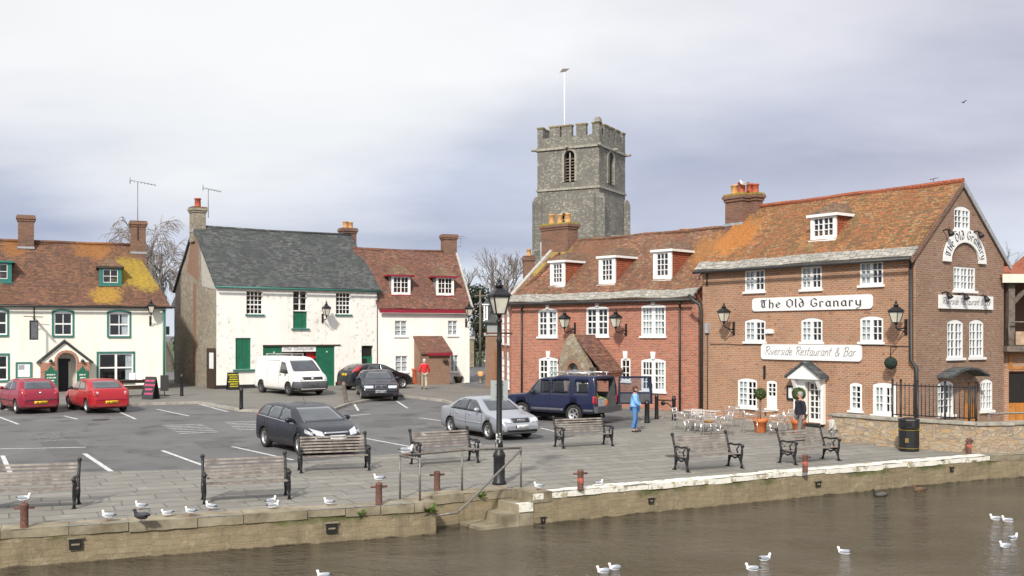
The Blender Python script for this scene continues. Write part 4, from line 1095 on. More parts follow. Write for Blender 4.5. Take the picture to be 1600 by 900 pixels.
# notice board on the gable corner
pgb = Plane(MS, (-.03, D, 0), (0, -1, 0))
t = empty('notice_board', MS @ Vector((-.05, .75, 0)), aS); tag(t, 'brown timber notice panel with a white paper at the corner of the stone gable', 'notice board')
MB().bx(-.06, 0, -.7, .7, .1, 2.7).build('panel', M['brown_wood'], t)
MB().bx(-.1, -.062, -.6, .1, 1.55, 2.45).build('notice', M['paper'], t)

# ------------------------------------------------------------ COTTAGE with crimson eaves
PLc, PRc = Vector((-8.2, 62.8, 0)), Vector((-2.7, 65.1, 0))
aC = math.atan2(PRc.y-PLc.y, PRc.x-PLc.x); L = (PRc-PLc).length
B = empty('cottage', PLc, aC); tag(B, 'white cottage with crimson eaves, two dormers and a brick lean-to porch', 'house')
MC = B.matrix_basis.copy(); pf = Plane(MC); hf = []
ze, yr, zr, D = 5.25, 3.0, 8.85, 6.
rf = Roof(B, ze, yr, zr)
for rc in ((617, 501, 636, 525), (700, 501, 715, 524), (618, 556, 637, 581), (704, 555, 716, 581)):
    window(B, pf, pf.rect(*rc), 2, 1, 3, fw=.05, mw=.07, holes=hf, recess=.07, curtain=1., sill='white')
shell(B, L, D, ze, yr, zr, M['wall_cot'], M['wall_cot'], M['wall_cot'], M['wall_cot'], hf=hf)
slab('roof', M['tile_cot'], (-.02, -.25, rf.z(-.25)), (L+.08, -.25, rf.z(-.25)), (L+.08, yr, rf.z(yr)), (-.9, yr, rf.z(yr)), B, nu=24, nv=12, amp=.05, seed=8)
slab('roof', M['tile_cot'], (L+.08, D+.25, rf.z(-.25)), (-.0, D+.25, rf.z(-.25)), (-.9, yr, rf.z(yr)), (L+.08, yr, rf.z(yr)), B, nu=12, nv=6)
MB().tube([(-.9, yr, rf.z(yr)), (L*.4, yr, rf.z(yr)-.05), (L+.08, yr, rf.z(yr))], .09, 8).build('ridge_tiles', M['tile_cot'], B)
q = MB(); q.bar((L+.12, -.3, rf.z(-.3)-.05), (L+.12, yr, rf.z(yr)-.02), .12, .22); q.build('verge', M['concrete'], B)
MB().bx(.02, L+.12, -.3, -.24, rf.z(-.25)-.26, rf.z(-.25)-.04).build('eaves_board', M['crimson'], B)
for rc in ((612, 431, 641, 460), (682, 433, 709, 461)):
    dormer(B, rf, rc, 'lead', 'tile_dormer', groups=2, cols=2, rows=3, border=.12, fascia='crimson', hip=.7, rise=.75, over=.22)
cpl = Plane(MC, (0, yr-.2, 0))
ch, _ = chimney(B, cpl, 694, 367, 714, 402, .7, 'brick_chim', [], moss='brick_chim')
q = MB(); pp = cpl.pt(cpl.pix(720, 385)[0], cpl.pix(720, 385)[1], 0)
q.tube([pp+Vector((-.6, .1, -.1)), pp, pp+Z*.7], .018, 5); q.tube([pp+Vector((-.25, .3, .5)), pp+Vector((.3, -.3, .55))], .012, 5); q.tube([pp+Vector((-.2, .1, .65)), pp+Vector((.2, -.1, .68))], .012, 5); q.build('aerial', M['galv'], ch)
# lean-to porch
po = pf.off(1.5)
pr0, _, pr1, pz1 = po.rect(667, 553, 703, 604)
q = MB(); q.plate(po, arch(pr0-.35, 0, pr1, pz1), (), -.2, 0)
q.add([po.pt(pr0-.35, z, d) for z, d in ((0, 0), (pz1, 0), (pz1+.9, -1.5), (0, -1.5))], [(0, 1, 2, 3)])
q.add([po.pt(pr1, z, d) for z, d in ((0, 0), (pz1, 0), (pz1+.9, -1.5), (0, -1.5))], [(0, 1, 2, 3)])
pc_o = q.build('porch', M['brick_porch'], B)
q = MB(); q.hexa([po.pt(u, z+dz, d) for dz in (0, .1) for u, z, d in ((pr0-.42, pz1-.0, .15), (pr1+.12, pz1, .15), (pr1+.0, pz1+1.0, -1.48), (pr0-.42, pz1+1.0, -1.48))]); q.build('porch_roof', M['tile_cot'], pc_o)
q = MB(); q.plate(po, arch(pr0+.0, pz1-.1, pr1+.12, pz1+.06), (), .155, .19); q.build('porch_fascia', M['crimson'], pc_o)
MB().lathe([(.05, 0), (.16, .08), (.14, .22)], po.pt(pr1-.35, 1.75, .15), 10).build('hanging_basket', M['brown_wood'], pc_o)
wall_lantern(pf, 733, 470, 505, 'black wall lantern on the right corner of the white cottage', .6, 1.1)

# ------------------------------------------------------------ BRICK HOUSE
PLb, PRb = Vector((-.02, 52.3, 0)), Vector((8., 44.0, 0))
aB = math.atan2(PRb.y-PLb.y, PRb.x-PLb.x); L = (PRb-PLb).length
B = empty('brick_house', PLb, aB); tag(B, 'red brick house with rusty tiled roof, three dormers and white sash windows', 'house')
MBk = B.matrix_basis.copy(); pf = Plane(MBk); hf = []
ze, yr, zr, D = 5.2, 3.8, 8.32, 7.6
rf = Roof(B, ze, yr, zr)
for rc, g, c, r, cu in (((841, 482, 871, 526), 2, 2, 4, .25), ((916, 478, 951, 525), 2, 2, 4, 0), ((1002, 475, 1040, 525), 2, 3, 4, .9), ((842, 558, 872, 603), 2, 2, 4, .4), ((1002, 560, 1040, 611), 2, 3, 4, .3)):
    window(B, pf, pf.rect(*rc), g, c, r, .1, fw=.1, mw=.2, bar=.035, holes=hf, mid=True, recess=.02, key=.3, curtain=cu, cur_side=0 if cu > .5 else 1)
window(B, pf, pf.rect(970, 559, 985, 595), 1, 2, 3, .06, fw=.08, holes=hf, recess=.02, key=.3)
shell(B, L, D, ze, yr, zr, M['brick_red'], M['brick_red'], M['brick_red'], M['brick_red'], hf=hf)
slab('roof', M['tile_brick'], (-.12, -.3, rf.z(-.3)), (L+.0, -.3, rf.z(-.3)), (L+.0, yr, rf.z(yr)), (-.12, yr, rf.z(yr)), B, nu=34, nv=12, amp=.06, seed=12)
slab('roof', M['tile_brick'], (L+.0, D+.3, rf.z(-.3)), (-.12, D+.3, rf.z(-.3)), (-.12, yr, rf.z(yr)), (L+.0, yr, rf.z(yr)), B, nu=16, nv=6)
slab('stone_eaves', M['stone_slate'], (-.14, -.34, rf.z(-.34)+.09), (L, -.34, rf.z(-.34)+.09), (L, .1, rf.z(.1)+.08), (-.14, .1, rf.z(.1)+.08), B, th=.09, nu=40, nv=2, amp=.06, seed=12)
MB().tube([(-.1+i*(L+.1)/12, yr, rf.z(yr)+random.uniform(-.02, .03)) for i in range(13)], .1, 8).build('ridge_tiles', M['tile_brick'], B)
q = MB(); q.bar((-.14, -.3, rf.z(-.3)+.05), (-.14, yr, rf.z(yr)+.06), .2, .16); q.build('verge', M['concrete'], B)
MB().tube([(-.15, -.4, rf.z(-.3)-.08), (L-.1, -.4, rf.z(-.3)-.1)], .065, 8).build('gutter', M['gutter'], B)
MB().bx(0, L, -.06, -.002, ze-.2, ze-.02).build('eaves_course', M['brick_chim'], B)
for rc in ((860, 409, 882, 446), (936, 402, 961, 443), (1021, 392, 1049, 436)):
    dormer(B, rf, rc, 'tilehung', 'tile_dormer', groups=1, cols=3, rows=4, border=.18, hip=.6, rise=.45, over=.1, fascia='white')
cpl = Plane(MBk, (0, yr-.75, 0))
chimney(B, cpl, 846, 350, 887, 402, .8, 'brick_chim', [(.2, 'pot_buff', .17, .55), (.52, 'pot_buff', .16, .5), (.82, 'pot_buff', .17, .5)], moss='moss_cap')
for px, z1_ in ((817, .15), (1064, .1)): drainpipe(B, pf, [(pf.pix(px, 540)[0], ze-.1), (pf.pix(px, 540)[0], z1_)], .05)
# gabled stone porch
po = pf.off(1.5)
u0, _, u1, _ = po.rect(873, 560, 921, 620)
uc, za = po.pix(891, 522); zev = po.pix(921, 574)[1]; zl = po.pix(868, 565)[1]
nich = arch(po.pix(887, 600)[0], .2, po.pix(904, 600)[0], po.pix(895, 567)[1], .3)
q = MB(); q.plate(po, [(u0, 0), (u1, 0), (u1, zev), (uc+.25, za-.1), (uc, za), (uc-.3, za-.25), (u0, zl)], [nich], -.3, 0)
for u, z in ((u0, zl), (u1, zev)):
    q.add([po.pt(u, a, d) for a, d in ((0, 0), (z, 0), (z, -1.5), (0, -1.5))], [(0, 1, 2, 3)])
pb_o = q.build('porch', M['porch_stone'], B)
q = MB(); q.plate(po, arch(nich[0][0]-.18, .2, nich[1][0]+.18, nich[6][1]+.18, .42), [nich], 0, .02); q.build('brick_arch', M['brick_porch'], pb_o)
q = MB(); q.plate(po, nich, (), -.5, -.32); q.build('niche_back', M['lead'], pb_o)
u2 = po.pix(955, 570)[0]
q = MB(); q.hexa([po.pt(u, z+dz, d) for dz in (0, .1) for u, z, d in ((uc+.2, za-.12, -.06), (u1+.75, zev-.25, -.06), (u1+.75, zev-.25, -1.48), (uc+.2, za-.12, -1.48))])
q.hexa([po.pt(u, z+dz, d) for dz in (0, .1) for u, z, d in ((uc-.02, za-.16, -.06), (u0-.15, zl-.12, -.06), (u0-.15, zl-.12, -1.48), (uc-.02, za-.16, -1.48))])
q.build('porch_roof', M['tile_cot'], pb_o)
q = MB(); q.plate(pf.off(.9), arch(u1-.1, 0, u1+.62, zev-.1), (), -.9, 0); q.build('porch_side', M['brick_red'], pb_o)
wall_lantern(pf, 882, 482, 514, 'black lantern on the red brick wall, left of the house\'s middle window', .75, 1.05)
wall_lantern(pf, 962, 480, 516, 'black lantern on the red brick wall, right of the house\'s middle window', .75, 1.05)

# rear wing on the lane
PLw, PRw = Vector((-.75, 58.6, 0)), Vector((-.05, 52.5, 0))
aW = math.atan2(PRw.y-PLw.y, PRw.x-PLw.x); L = (PRw-PLw).length
Bw = empty('brick_house', PLw, aW); tag(Bw, 'brick side house facing the lane, seen edge-on behind the red brick corner', 'house')
MW_ = Bw.matrix_basis.copy(); pw = Plane(MW_); hw = []
for z0_, z1_ in ((.7, 2.3), (3., 4.6)):
    for uu in (1.7, 4.2): window(Bw, pw, (uu, z0_, uu+1.2, z1_), 1, 2, 4, .1, holes=hw, recess=.02, key=.25)
shell(Bw, L, 5., 5.15, 2.5, 7.6, M['brick_red'], M['brick_red'], M['brick_red'], M['brick_red'], hf=hw)
rw = Roof(Bw, 5.15, 2.5, 7.6)
slab('roof', M['tile_brick'], (-.1, -.2, rw.z(-.2)), (L+.05, -.2, rw.z(-.2)), (L+.05, 2.5, rw.z(2.5)), (-.1, 2.5, rw.z(2.5)), Bw, nu=8, nv=5)
slab('roof', M['tile_brick'], (L+.05, 5.2, rw.z(-.2)), (-.1, 5.2, rw.z(-.2)), (-.1, 2.5, rw.z(2.5)), (L+.05, 2.5, rw.z(2.5)), Bw, nu=8, nv=5)
def free_stack(Bx, x, y, z0, z1, w_, mat, pots, moss=None):
    q = MB(); q.bx(x-w_/2, x+w_/2, y-w_/2, y+w_/2, z0, z1); q.bx(x-w_/2-.06, x+w_/2+.06, y-w_/2-.06, y+w_/2+.06, z1-.22, z1-.02)
    o = q.build('chimney', M[mat], Bx)
    MB().bx(x-w_/2-.02, x+w_/2+.02, y-w_/2-.02, y+w_/2+.02, z1-.015, z1+.05).build('chimney_cap', M[moss or mat], o)
    for dx, dy, pm, h in pots:
        MB().lathe([(.15, 0), (.13, .05), (.12, h-.06), (.15, h-.04), (.15, h), (.1, h), (.1, h-.1), (0, h-.1)], (x+dx, y+dy, z1+.04), 10).build('chimney_pot', M[pm], o)
    return o
free_stack(Bw, 1.0, 1.6, 6., 7.85, .6, 'brick_chim', [(0, 0, 'pot_buff', .4)], 'tile_pub')
free_stack(Bw, 2.6, 3.4, 7., 8.1, .6, 'brick_chim', [(-.12, 0, 'pot_red', .35), (.15, 0, 'pot_red', .35)])
q = MB(); q.tube([(1.9, 2.2, 7.), (1.9, 2.2, 8.6)], .09, 8); q.build('flue', M['lead'], Bw)

# ------------------------------------------------------------ OLD GRANARY
PLg, PRg = Vector((8., 43., 0)), Vector((13.8, 35., 0))
aG = math.atan2(PRg.y-PLg.y, PRg.x-PLg.x); L = (PRg-PLg).length
B = empty('restaurant', PLg, aG); tag(B, 'three storey brown brick granary restaurant with orange tiled roof and white signs', 'restaurant')
MG = B.matrix_basis.copy(); pf = Plane(MG); hf = []; hr = []
ze, yr, zr, D = 6.3, 2.85, 8.86, 5.7
rf = Roof(B, ze, yr, zr)
for rc in ((1164, 419, 1195, 455), (1252, 413.5, 1284, 451.5), (1343.5, 406, 1380, 445), (1164, 498.5, 1196, 533.5), (1252, 497, 1285, 534), (1344, 494, 1380, 534)):
    window(B, pf, pf.rect(*rc), 2, 2, 3, .09, fw=.07, mw=.13, bar=.03, holes=hf, recess=.02, curtain=.5)
window(B, pf, pf.rect(1153, 591, 1183, 636), 2, 2, 4, .09, fw=.08, mw=.1, bar=.035, holes=hf, recess=.02, curtain=.5)
rcd = pf.rect(1198, 594.5, 1214, 638); window(B, pf, rcd, 1, 2, 3, .06, fw=.08, bar=.035, holes=hf, recess=.02, panes_from=.38)
window(B, pf, pf.rect(1328, 598, 1347, 641), 1, 2, 4, .06, fw=.09, bar=.035, holes=hf, recess=.02, curtain=.5)
window(B, pf, pf.rect(1364, 598, 1400, 648), 2, 2, 3, .08, fw=.12, mw=.16, bar=.035, holes=hf, recess=.02, curtain=.5)
du0, _, du1, dz1 = pf.rect(1262, 597, 1286, 668)
dr = (du0, .18, du1, dz1)
dw = window(B, pf, dr, 1, 3, 6, 0, fw=.07, bar=.04, holes=hf, recess=.08, sill=None, name='glazed_door', panes_from=.05)
MB().bx(du0, du1, -.35, .0, -.05, .16).build('doorstep', M['dk_plinth'], B)
# door surround with pediment
su0, su1 = pf.pix(1244, 640)[0], pf.pix(1290, 640)[0]
zh = pf.pix(1266, 592)[1]; zp = pf.pix(1266, 563)[1]
q = MB(); q.plate(pf, arch(su0, .15, su1, zh), [arch(du0, .15, du1, dz1)], 0, .16)
sur = q.build('door_surround', M['white'], B)
q = MB(); um = (su0+su1)/2
pe = [(su0-.08, zh), (su1+.08, zh), (su1+.08, zh+.08), (um, zp-.12), (su0-.08, zh+.08)]
q.plate(pf, pe, (), .0, .42); q.build('pediment', M['white'], sur)
q = MB()
for a, b in ((su0-.16, um), (su1+.16, um)):
    za_ = zh+.05; zb_ = zp-.1
    q.hexa([pf.pt(u, z+dz, d) for dz in (-.02, .07) for u, z, d in ((a, za_, .5), (b, zb_, .5), (b, zb_, 0.01), (a, za_, .01))])
q.build('pediment_roof', M['slate_flat'], sur)
q = MB()
for a in (su0+.12, su1-.12): q.hexa([pf.pt(a+du, z, d) for z, dd in ((zh-.4, .2), (zh-.02, .38)) for du, d in ((-.07, dd), (.07, dd), (.07, .16), (-.07, .16))])
q.build('console', M['white'], sur)
# gable
pg = Plane(MG, (L, 0, 0), (0, 1, 0))
window(B, pg, pg.rect(1491, 322, 1516, 359), 2, 2, 3, .12, fw=.07, mw=.09, bar=.03, holes=hr, recess=.03, curtain=.5, cur_side=1)
window(B, pg, pg.rect(1490, 417, 1524, 454), 3, 2, 3, 0, fw=.07, mw=.09, bar=.03, holes=hr, recess=.03, curtain=.6)
for rc in ((1480, 499, 1505, 559), (1514.5, 499, 1537, 558), (1465, 595, 1490, 648), (1532, 592, 1551, 641)):
    window(B, pg, pg.rect(*rc), 2, 2, 4, .12, fw=.07, mw=.1, bar=.03, holes=hr, recess=.03, curtain=.4, cur_side=2)
gd = pg.rect(1507, 597, 1529, 655); door(B, pg, (gd[0], .2, gd[2], gd[3]), 'orange_wood', hr, .06, 4, 'timber_door', glaze=None)
q = MB()
for a, b in ((gd[0]+.12, (gd[0]+gd[2])/2-.05), ((gd[0]+gd[2])/2+.05, gd[2]-.12)): q.plate(pg, arch(a, 1., b, gd[3]-.15), (), -.06, -.045)
q.build('door_glazing', M['glass'], B)
shell(B, L, D, ze, yr, zr, M['brick_buff'], M['brick_buff'], M['brick_gable'], M['brick_buff'], hf=hf, hr=hr)
# canopy over the gable door
cu0, cu1 = pg.off(.6).pix(1489, 590)[0], pg.off(.6).pix(1547, 590)[0]; cz = pg.off(.6).pix(1516, 590)[1]
q = MB(); arc = [(cu0+(cu1-cu0)*i/10, cz+.28*math.sin(math.pi*i/10)) for i in range(11)]
for (a, za_), (b, zb_) in zip(arc, arc[1:]):
    q.hexa([pg.pt(u, z+dz, d) for dz in (0, .08) for u, z, d in ((a, za_, .6), (b, zb_, .6), (b, zb_, .005), (a, za_, .005))])
q.build('door_canopy', M['slate_flat'], B)
slab('roof', M['tile_gran'], (-.1, -.32, rf.z(-.32)), (L+.06, -.32, rf.z(-.32)), (L+.06, yr, rf.z(yr)), (-.1, yr, rf.z(yr)), B, nu=36, nv=14, amp=.06, seed=20)
slab('roof', M['tile_gran'], (L+.06, D+.32, rf.z(-.32)), (-.1, D+.32, rf.z(-.32)), (-.1, yr, rf.z(yr)), (L+.06, yr, rf.z(yr)), B, nu=16, nv=8)
slab('stone_eaves', M['stone_slate'], (-.12, -.38, rf.z(-.38)+.09), (L+.08, -.38, rf.z(-.38)+.09), (L+.08, .0, rf.z(.0)+.08), (-.12, .0, rf.z(.0)+.08), B, th=.1, nu=40, nv=2, amp=.06, seed=20)
MB().tube([(-.1+i*(L+.16)/14, yr, rf.z(yr)+random.uniform(-.015, .03)) for i in range(15)], .1, 8).build('ridge_tiles', M['tilehung'], B)
for y0_, y1_ in ((-.4, yr), (D+.4, yr)):
    q = MB(); q.bar((L+.075, y0_, rf.z(-.4)-.09), (L+.075, y1_, rf.z(yr)-.09), .05, .16); q.build('verge', M['brick_chim'] if y0_ < 0 else M['lead'], B)
MB().tube([(-.1, -.46, rf.z(-.32)-.07), (L+.1, -.46, rf.z(-.32)-.08)], .06, 8).build('gutter', M['gutter'], B)
MB().bx(0, L, -.05, -.002, ze-.16, ze-.01).build('eaves_course', M['brick_chim'], B)
dormer(B, rf, (1267, 337, 1306, 373), 'tilehung', 'tile_dormer', groups=2, cols=2, rows=3, border=.12, hip=.6, rise=.5, over=.12, fascia='white')
cpl = Plane(MG, (0, yr-.85, 0))
ch, rc = chimney(B, cpl, 1133, 304, 1160, 352, .55, 'brick_chim', [(.3, 'pot_buff', .17, .42), (.72, 'pot_red', .17, .5)], moss='moss_cap')
ch2, _ = chimney(B, Plane(MG, (0, yr-.35, 0)), 1160, 303, 1181, 345, .45, 'brick_chim', [(.3, 'pot_red', .17, .45), (.7, 'pot_red', .16, .4)], moss='moss_cap')
drainpipe(B, pf, [(L-.12, ze-.05), (L-.12, 2.6), (L+.08, 2.35), (L+.08, .3)], .07)
pbk = Plane(MG)
q = MB(); q.tube([pf.pt(u, z, d) for u, z, d in ((-.55, 5.15, .25), (-.4, 4.95, .2), (-.05, 4.75, .12), (.02, 4.5, .1), (.02, .1, .1))], .075, 8); q.build('drainpipe', M['gutter'], B)
MB().plate(pf, arch(.22, 3.55, .42, 3.95), (), 0, .1).build('meter_box', M['lead'], B)
q = MB(); q.tube([pf.pt(.3, 3.5, .03), pf.pt(.3, .3, .03)], .02, 5); q.build('cable', M['gutter'], B)
rc = pf.rect(1198, 514, 1209.5, 521); MB().plate(pf, arch(*rc, .04), (), 0, .1).build('alarm_box', M['white'], B)
q = MB(); u_, z_ = pf.pix(1401, 567)
q.tube([pf.pt(u_, z_+.55, 0), pf.pt(u_, z_+.55, .35), pf.pt(u_, z_+.2, .35)], .018, 6); bb = q.build('basket_bracket', M['black'], B)
hb = empty('hanging_ball', pf.world(u_, z_, .35), aG); tag(hb, 'dark green hanging ball on a wall bracket near the granary corner', 'hanging basket')
MB().ball((0, 0, 0), .22, 14, 10).build('ball', plain('moss_ball', (.015, .03, .022), .95, var=.6, sc=20, bmp=.02), hb)
q = MB(); u_, z_ = pf.pix(1195, 580); q.plate(pf, arch(u_-.04, z_-.3, u_+.04, z_+.22), (), 0, .05); q.build('iron_tie', M['black'], B)
for (a, b) in ((1129, 620),): pass
q = MB(); u_, z_ = pf.pix(1105, 436); q.tube([pf.pt(u_, z_+.4, .02), pf.pt(u_, z_-.3, .02)], .03, 6); q.tube([pf.pt(u_, z_+.35, .02), pf.pt(u_, z_+.1, .5), pf.pt(u_, z_-.05, .45)], .025, 6); q.build('iron_hook', M['black'], B)
q = MB(); a0, b0 = pf.pix(1110, 534), pf.pix(1427, 536)
q.tube([pf.pt(a0[0]+(b0[0]-a0[0])*i/12, a0[1]+(b0[1]-a0[1])*i/12-.1+.02*math.sin(i*2.), .02) for i in range(13)], .012, 5); q.build('cable', M['gutter'], B)
q = MB(); u_, z_ = pg.pix(1443, 282); q.tube([(L-1.1, yr, rf.z(yr)), (L-1.1, yr, rf.z(yr)+.22)], .02, 5); q.tube([(L-1.25, yr, rf.z(yr)+.2), (L-.9, yr, rf.z(yr)+.24)], .015, 5); q.build('aerial', M['galv'], B)
wall_lantern(pf, 1131, 471, 514, 'black wall lantern on brown brick, left of the granary\'s upper windows', .6, .95)
wall_lantern(pf, 1400, 467, 512, 'black wall lantern on brown brick, right end of the granary front', .6, .95)
# signs
t, lp, a, b = board('granary_sign', pf, pf.rect(1177, 463, 1365, 484.5), 'long white board lettered The Old Granary in black gothic script', 'sign', 'white', .02, .07, rad=.14)
q = MB(); lettering(q, lambda u, v, d: lp.pt(-a*.84+u, v-b*.5, d+.07), 'The Old Granary', b*1.25, BL, nib=.13, ang=38, gap=.235, fit=a*1.66); q.build('lettering', M['letter'], t)
q = MB(); lettering(q, lambda u, v, d: lp.pt(-a*.84+u+.025, v-b*.5-.02, d*.3+.0695), 'The Old Granary', b*1.25, BL, nib=.13, ang=38, gap=.235, fit=a*1.66); q.build('letter_shadow', M['letter_grey'], t)
t, lp, a, b = board('restaurant_sign', pf, pf.rect(1191, 538.5, 1348, 563), 'white board lettered Riverside Restaurant & Bar in thin grey script', 'sign', 'white', .02, .08, rad=.12)
q = MB(); lettering(q, lambda u, v, d: lp.pt(-a*.92+u, v-b*.38, d+.08), 'Riverside Restaurant & Bar', b*1.12, SC, slant=.32, smooth=True, thick=.075, gap=.095, fit=a*1.8); q.build('lettering', M['letter_grey'], t)
# arched sign on the gable
c0, c1 = pg.pix(1472, 408), pg.pix(1538, 413); uc = (c0[0]+c1[0])/2; Ro = (c1[0]-c0[0])/2; zb_ = min(c0[1], c1[1]); ztp = pg.pix(1505, 359)[1]
Rz = ztp-zb_; wth = .46
wv = pg.world(uc, zb_, 0); t = empty('arched_sign', wv, pg.rz()); tag(t, 'white horseshoe shaped sign lettered The Old Granary on the brown gable', 'sign')
lp = Plane(Matrix.Identity(4))
n = 24
outer = [(Ro*math.cos(math.pi*i/n), Rz*math.sin(math.pi*i/n)) for i in range(n+1)]
inner = [((Ro-wth)*math.cos(math.pi*i/n), (Rz-wth)*math.sin(math.pi*i/n)) for i in range(n+1)]
MB().plate(lp, outer+inner[::-1], (), .02, .09, back=True).build('panel', M['white'], t)
def arcmap(u, v, d):
    th = math.pi*.935-u/(Ro-wth*.55)
    rx, rz_ = Ro-wth*.76+v, Rz-wth*.76+v
    return lp.pt(rx*math.cos(th), rz_*math.sin(th), d+.09)
q = MB(); lettering(q, arcmap, 'The Old Granary', .33, BL, nib=.15, ang=35, gap=.2, fit=(Ro-wth*.55)*2.75); q.build('lettering', M['letter'], t)
t, lp, a, b = board('restaurant_sign', pg, pg.rect(1465, 462, 1548, 483), 'white board with thin grey script on the brown gable wall', 'sign', 'white', .02, .1)
q = MB(); lettering(q, lambda u, v, d: lp.pt(-a*.92+u, v-b*.36, d+.1), 'Riverside Restaurant & Bar', b*1., SC, slant=.32, smooth=True, thick=.1, gap=.085, fit=a*1.8); q.build('lettering', M['letter_grey'], t)
for px, py, lb in ((1484, 363, 'above the left shoulder of the arched sign'), (1531, 366, 'above the right shoulder of the arched sign'), (1482, 461, 'over the left end of the gable script board'), (1508, 463, 'over the middle of the gable script board'), (1540, 466, 'over the right end of the gable script board')):
    u_, z_ = pg.off(.25).pix(px, py)
    t = empty('floodlight', pg.world(u_, z_, 0), pg.rz()); tag(t, 'small black floodlight '+lb, 'floodlight', 'floodlights on the granary gable')
    MB().lathe([(.05, -.13), (.11, .1), (.09, .11)], (0, -.28, -.02), 10, ax=Matrix.Rotation(R(150), 3, 'X')).build('lamp_head', M['black'], t)
    MB().tube([(0, 0, .08), (0, -.16, .12), (0, -.28, .05)], .025, 6).build('arm', M['black'], t)
# menu frame
t, lp, a, b = board('wall_menu', pf, pf.rect(1233, 605, 1244, 622), 'dark framed menu beside the white granary door', 'menu board', 'paper', .0, .04, frame=('black', .06))

# ------------------------------------------------------------ timber balcony building, right edge
PLt = MG @ Vector((L, D, 0))
aT = R(4); Bt = empty('balcony_building', PLt+Vector((.02, .25, 0)), aT)
tag(Bt, 'brick and timber building with balcony and orange doors at the right edge', 'building')
MT = Bt.matrix_basis.copy(); pt_ = Plane(MT); ht = []
L2 = 8.
fz = pt_.pix(1590, 549)[1]; ez = pt_.pix(1575, 440)[1]
rc = pt_.rect(1574, 598, 1594, 652)
door(Bt, pt_, (.3, .1, 1.25, 2.1), 'orange_wood', ht, .1, 3, 'timber_door', glaze=.62)
for x in (1.45, 2.6): door(Bt, pt_, (x, .1, x+.95, 2.1), 'orange_wood', ht, .1, 3, 'timber_door', glaze=.62)
MB().plate(pt_, arch(.3, 2.18, 3.55, 2.75), [arch(.42, 2.26, 1.2, 2.68), arch(1.5, 2.26, 2.35, 2.68), arch(2.65, 2.26, 3.45, 2.68)], -.1, .03).build('transom', M['orange_wood'], Bt)
shell(Bt, L2, 6., fz, 3., fz+.01, M['brick_buff'], M['brick_buff'], M['brick_buff'], M['brick_buff'], hf=ht, gable_r=False, gable_l=False)
MB().bx(-.08, L2, -.55, 3., fz+.005, fz+.2).build('balcony_floor', M['grey_wood'], Bt)
MB().bx(.0, L2, 2.8, 3., fz+.2, ez+.7).build('back_wall', M['brick_porch'], Bt)
for x in (.25, 2.6, 5.2): MB().bx(x-.12, x+.12, -.3, -.06, fz+.202, ez).build('post', M['grey_wood'], Bt)
q = MB(); q.bx(0, L2, -.32, -.04, ez+.002, ez+.22); q.build('beam', M['grey_wood'], Bt)
q = MB()
for x, s_ in ((.37, 1), (2.48, -1), (2.72, 1)): q.bar((x, -.18, ez-.8), (x+.75*s_, -.18, ez), .12, .14)
q.build('brace', M['grey_wood'], Bt)
q = MB(); q.tube([(0, -.5, fz+1.1), (L2, -.5, fz+1.1)], .03, 6)
for x in (0.02, 1.2, 2.4, 3.6): q.tube([(x, -.5, fz+.2), (x, -.5, fz+1.1)], .02, 6)
q.build('balcony_rail', M['galv'], Bt)
MB().bx(.3, .95, -.5, -.44, fz+.25, fz+.75).build('balcony_panel', M['teak'], Bt)
rt = Roof(Bt, ez+.2, 3., ez+.72)
slab('roof', M['tilehung'], (-.25, -.5, rt.z(-.5)), (L2, -.5, rt.z(-.5)), (L2, 3., rt.z(3)), (-.25, 3., rt.z(3)), Bt, nu=12, nv=6)
slab('roof', M['tilehung'], (L2, 6.3, rt.z(-.3)), (-.25, 6.3, rt.z(-.3)), (-.25, 3., rt.z(3)), (L2, 3., rt.z(3)), Bt, nu=8, nv=4)
MB().bx(-.25, L2, -.56, -.505, rt.z(-.5)-.3, rt.z(-.5)+.02).build('fascia', M['cream'], Bt)
q = MB(); q.bar((1.15, -.62, rt.z(-.5)-.2), (2.6, -.62, rt.z(-.5)+.95), .06, .24); q.bar((2.6, -.62, rt.z(-.5)+.95), (4.05, -.62, rt.z(-.5)-.2), .06, .24)
q.build('gable_bargeboard', M['cream'], Bt)
q = MB()
for s_ in (-1, 1): q.hexa([(2.6+s_*a, y, z+dz) for dz in (0, .1) for a, y, z in ((1.5, -.64, rt.z(-.5)-.18), (0., -.64, rt.z(-.5)+1.03), (0., 2.5, rt.z(-.5)+1.03), (1.5, 2.5, rt.z(-.5)-.18))])
q.build('gable_roof', M['tilehung'], Bt)

# ------------------------------------------------------------ CHURCH TOWER
th = R(28); wT, wF = 6.5, 6.4
C0 = Vector((8.08, 95, 0))
Tl = C0+Vector((-wF*math.cos(th), wF*math.sin(th), 0))
B = empty('church', Tl, -th); tag(B, 'square grey stone church tower with battlements, a white flagpole and louvred openings', 'church')
MT = B.matrix_basis.copy(); pf = Plane(MT); pr = Plane(MT, (wF, 0, 0), (0, 1, 0))
zc = 3.5+(HY-228)*95/F; zs2 = 3.5+(HY-293)*95/F; zbt = 3.5+(HY-208)*95/F; ztp = 3.5+(HY-192)*95/F
hf = []; hr = []
bw = pf.rect(881.5, 235, 898, 284); hf.append(arch(*bw, .8)); lw = pf.rect(874, 333, 890, 356)
hf.append(arch((lw[0]+lw[2])/2-.35, lw[1], (lw[0]+lw[2])/2+.35, lw[3], .35))
bwr = pr.rect(950, 238, 959, 288); hr.append(arch(*bwr, .6))
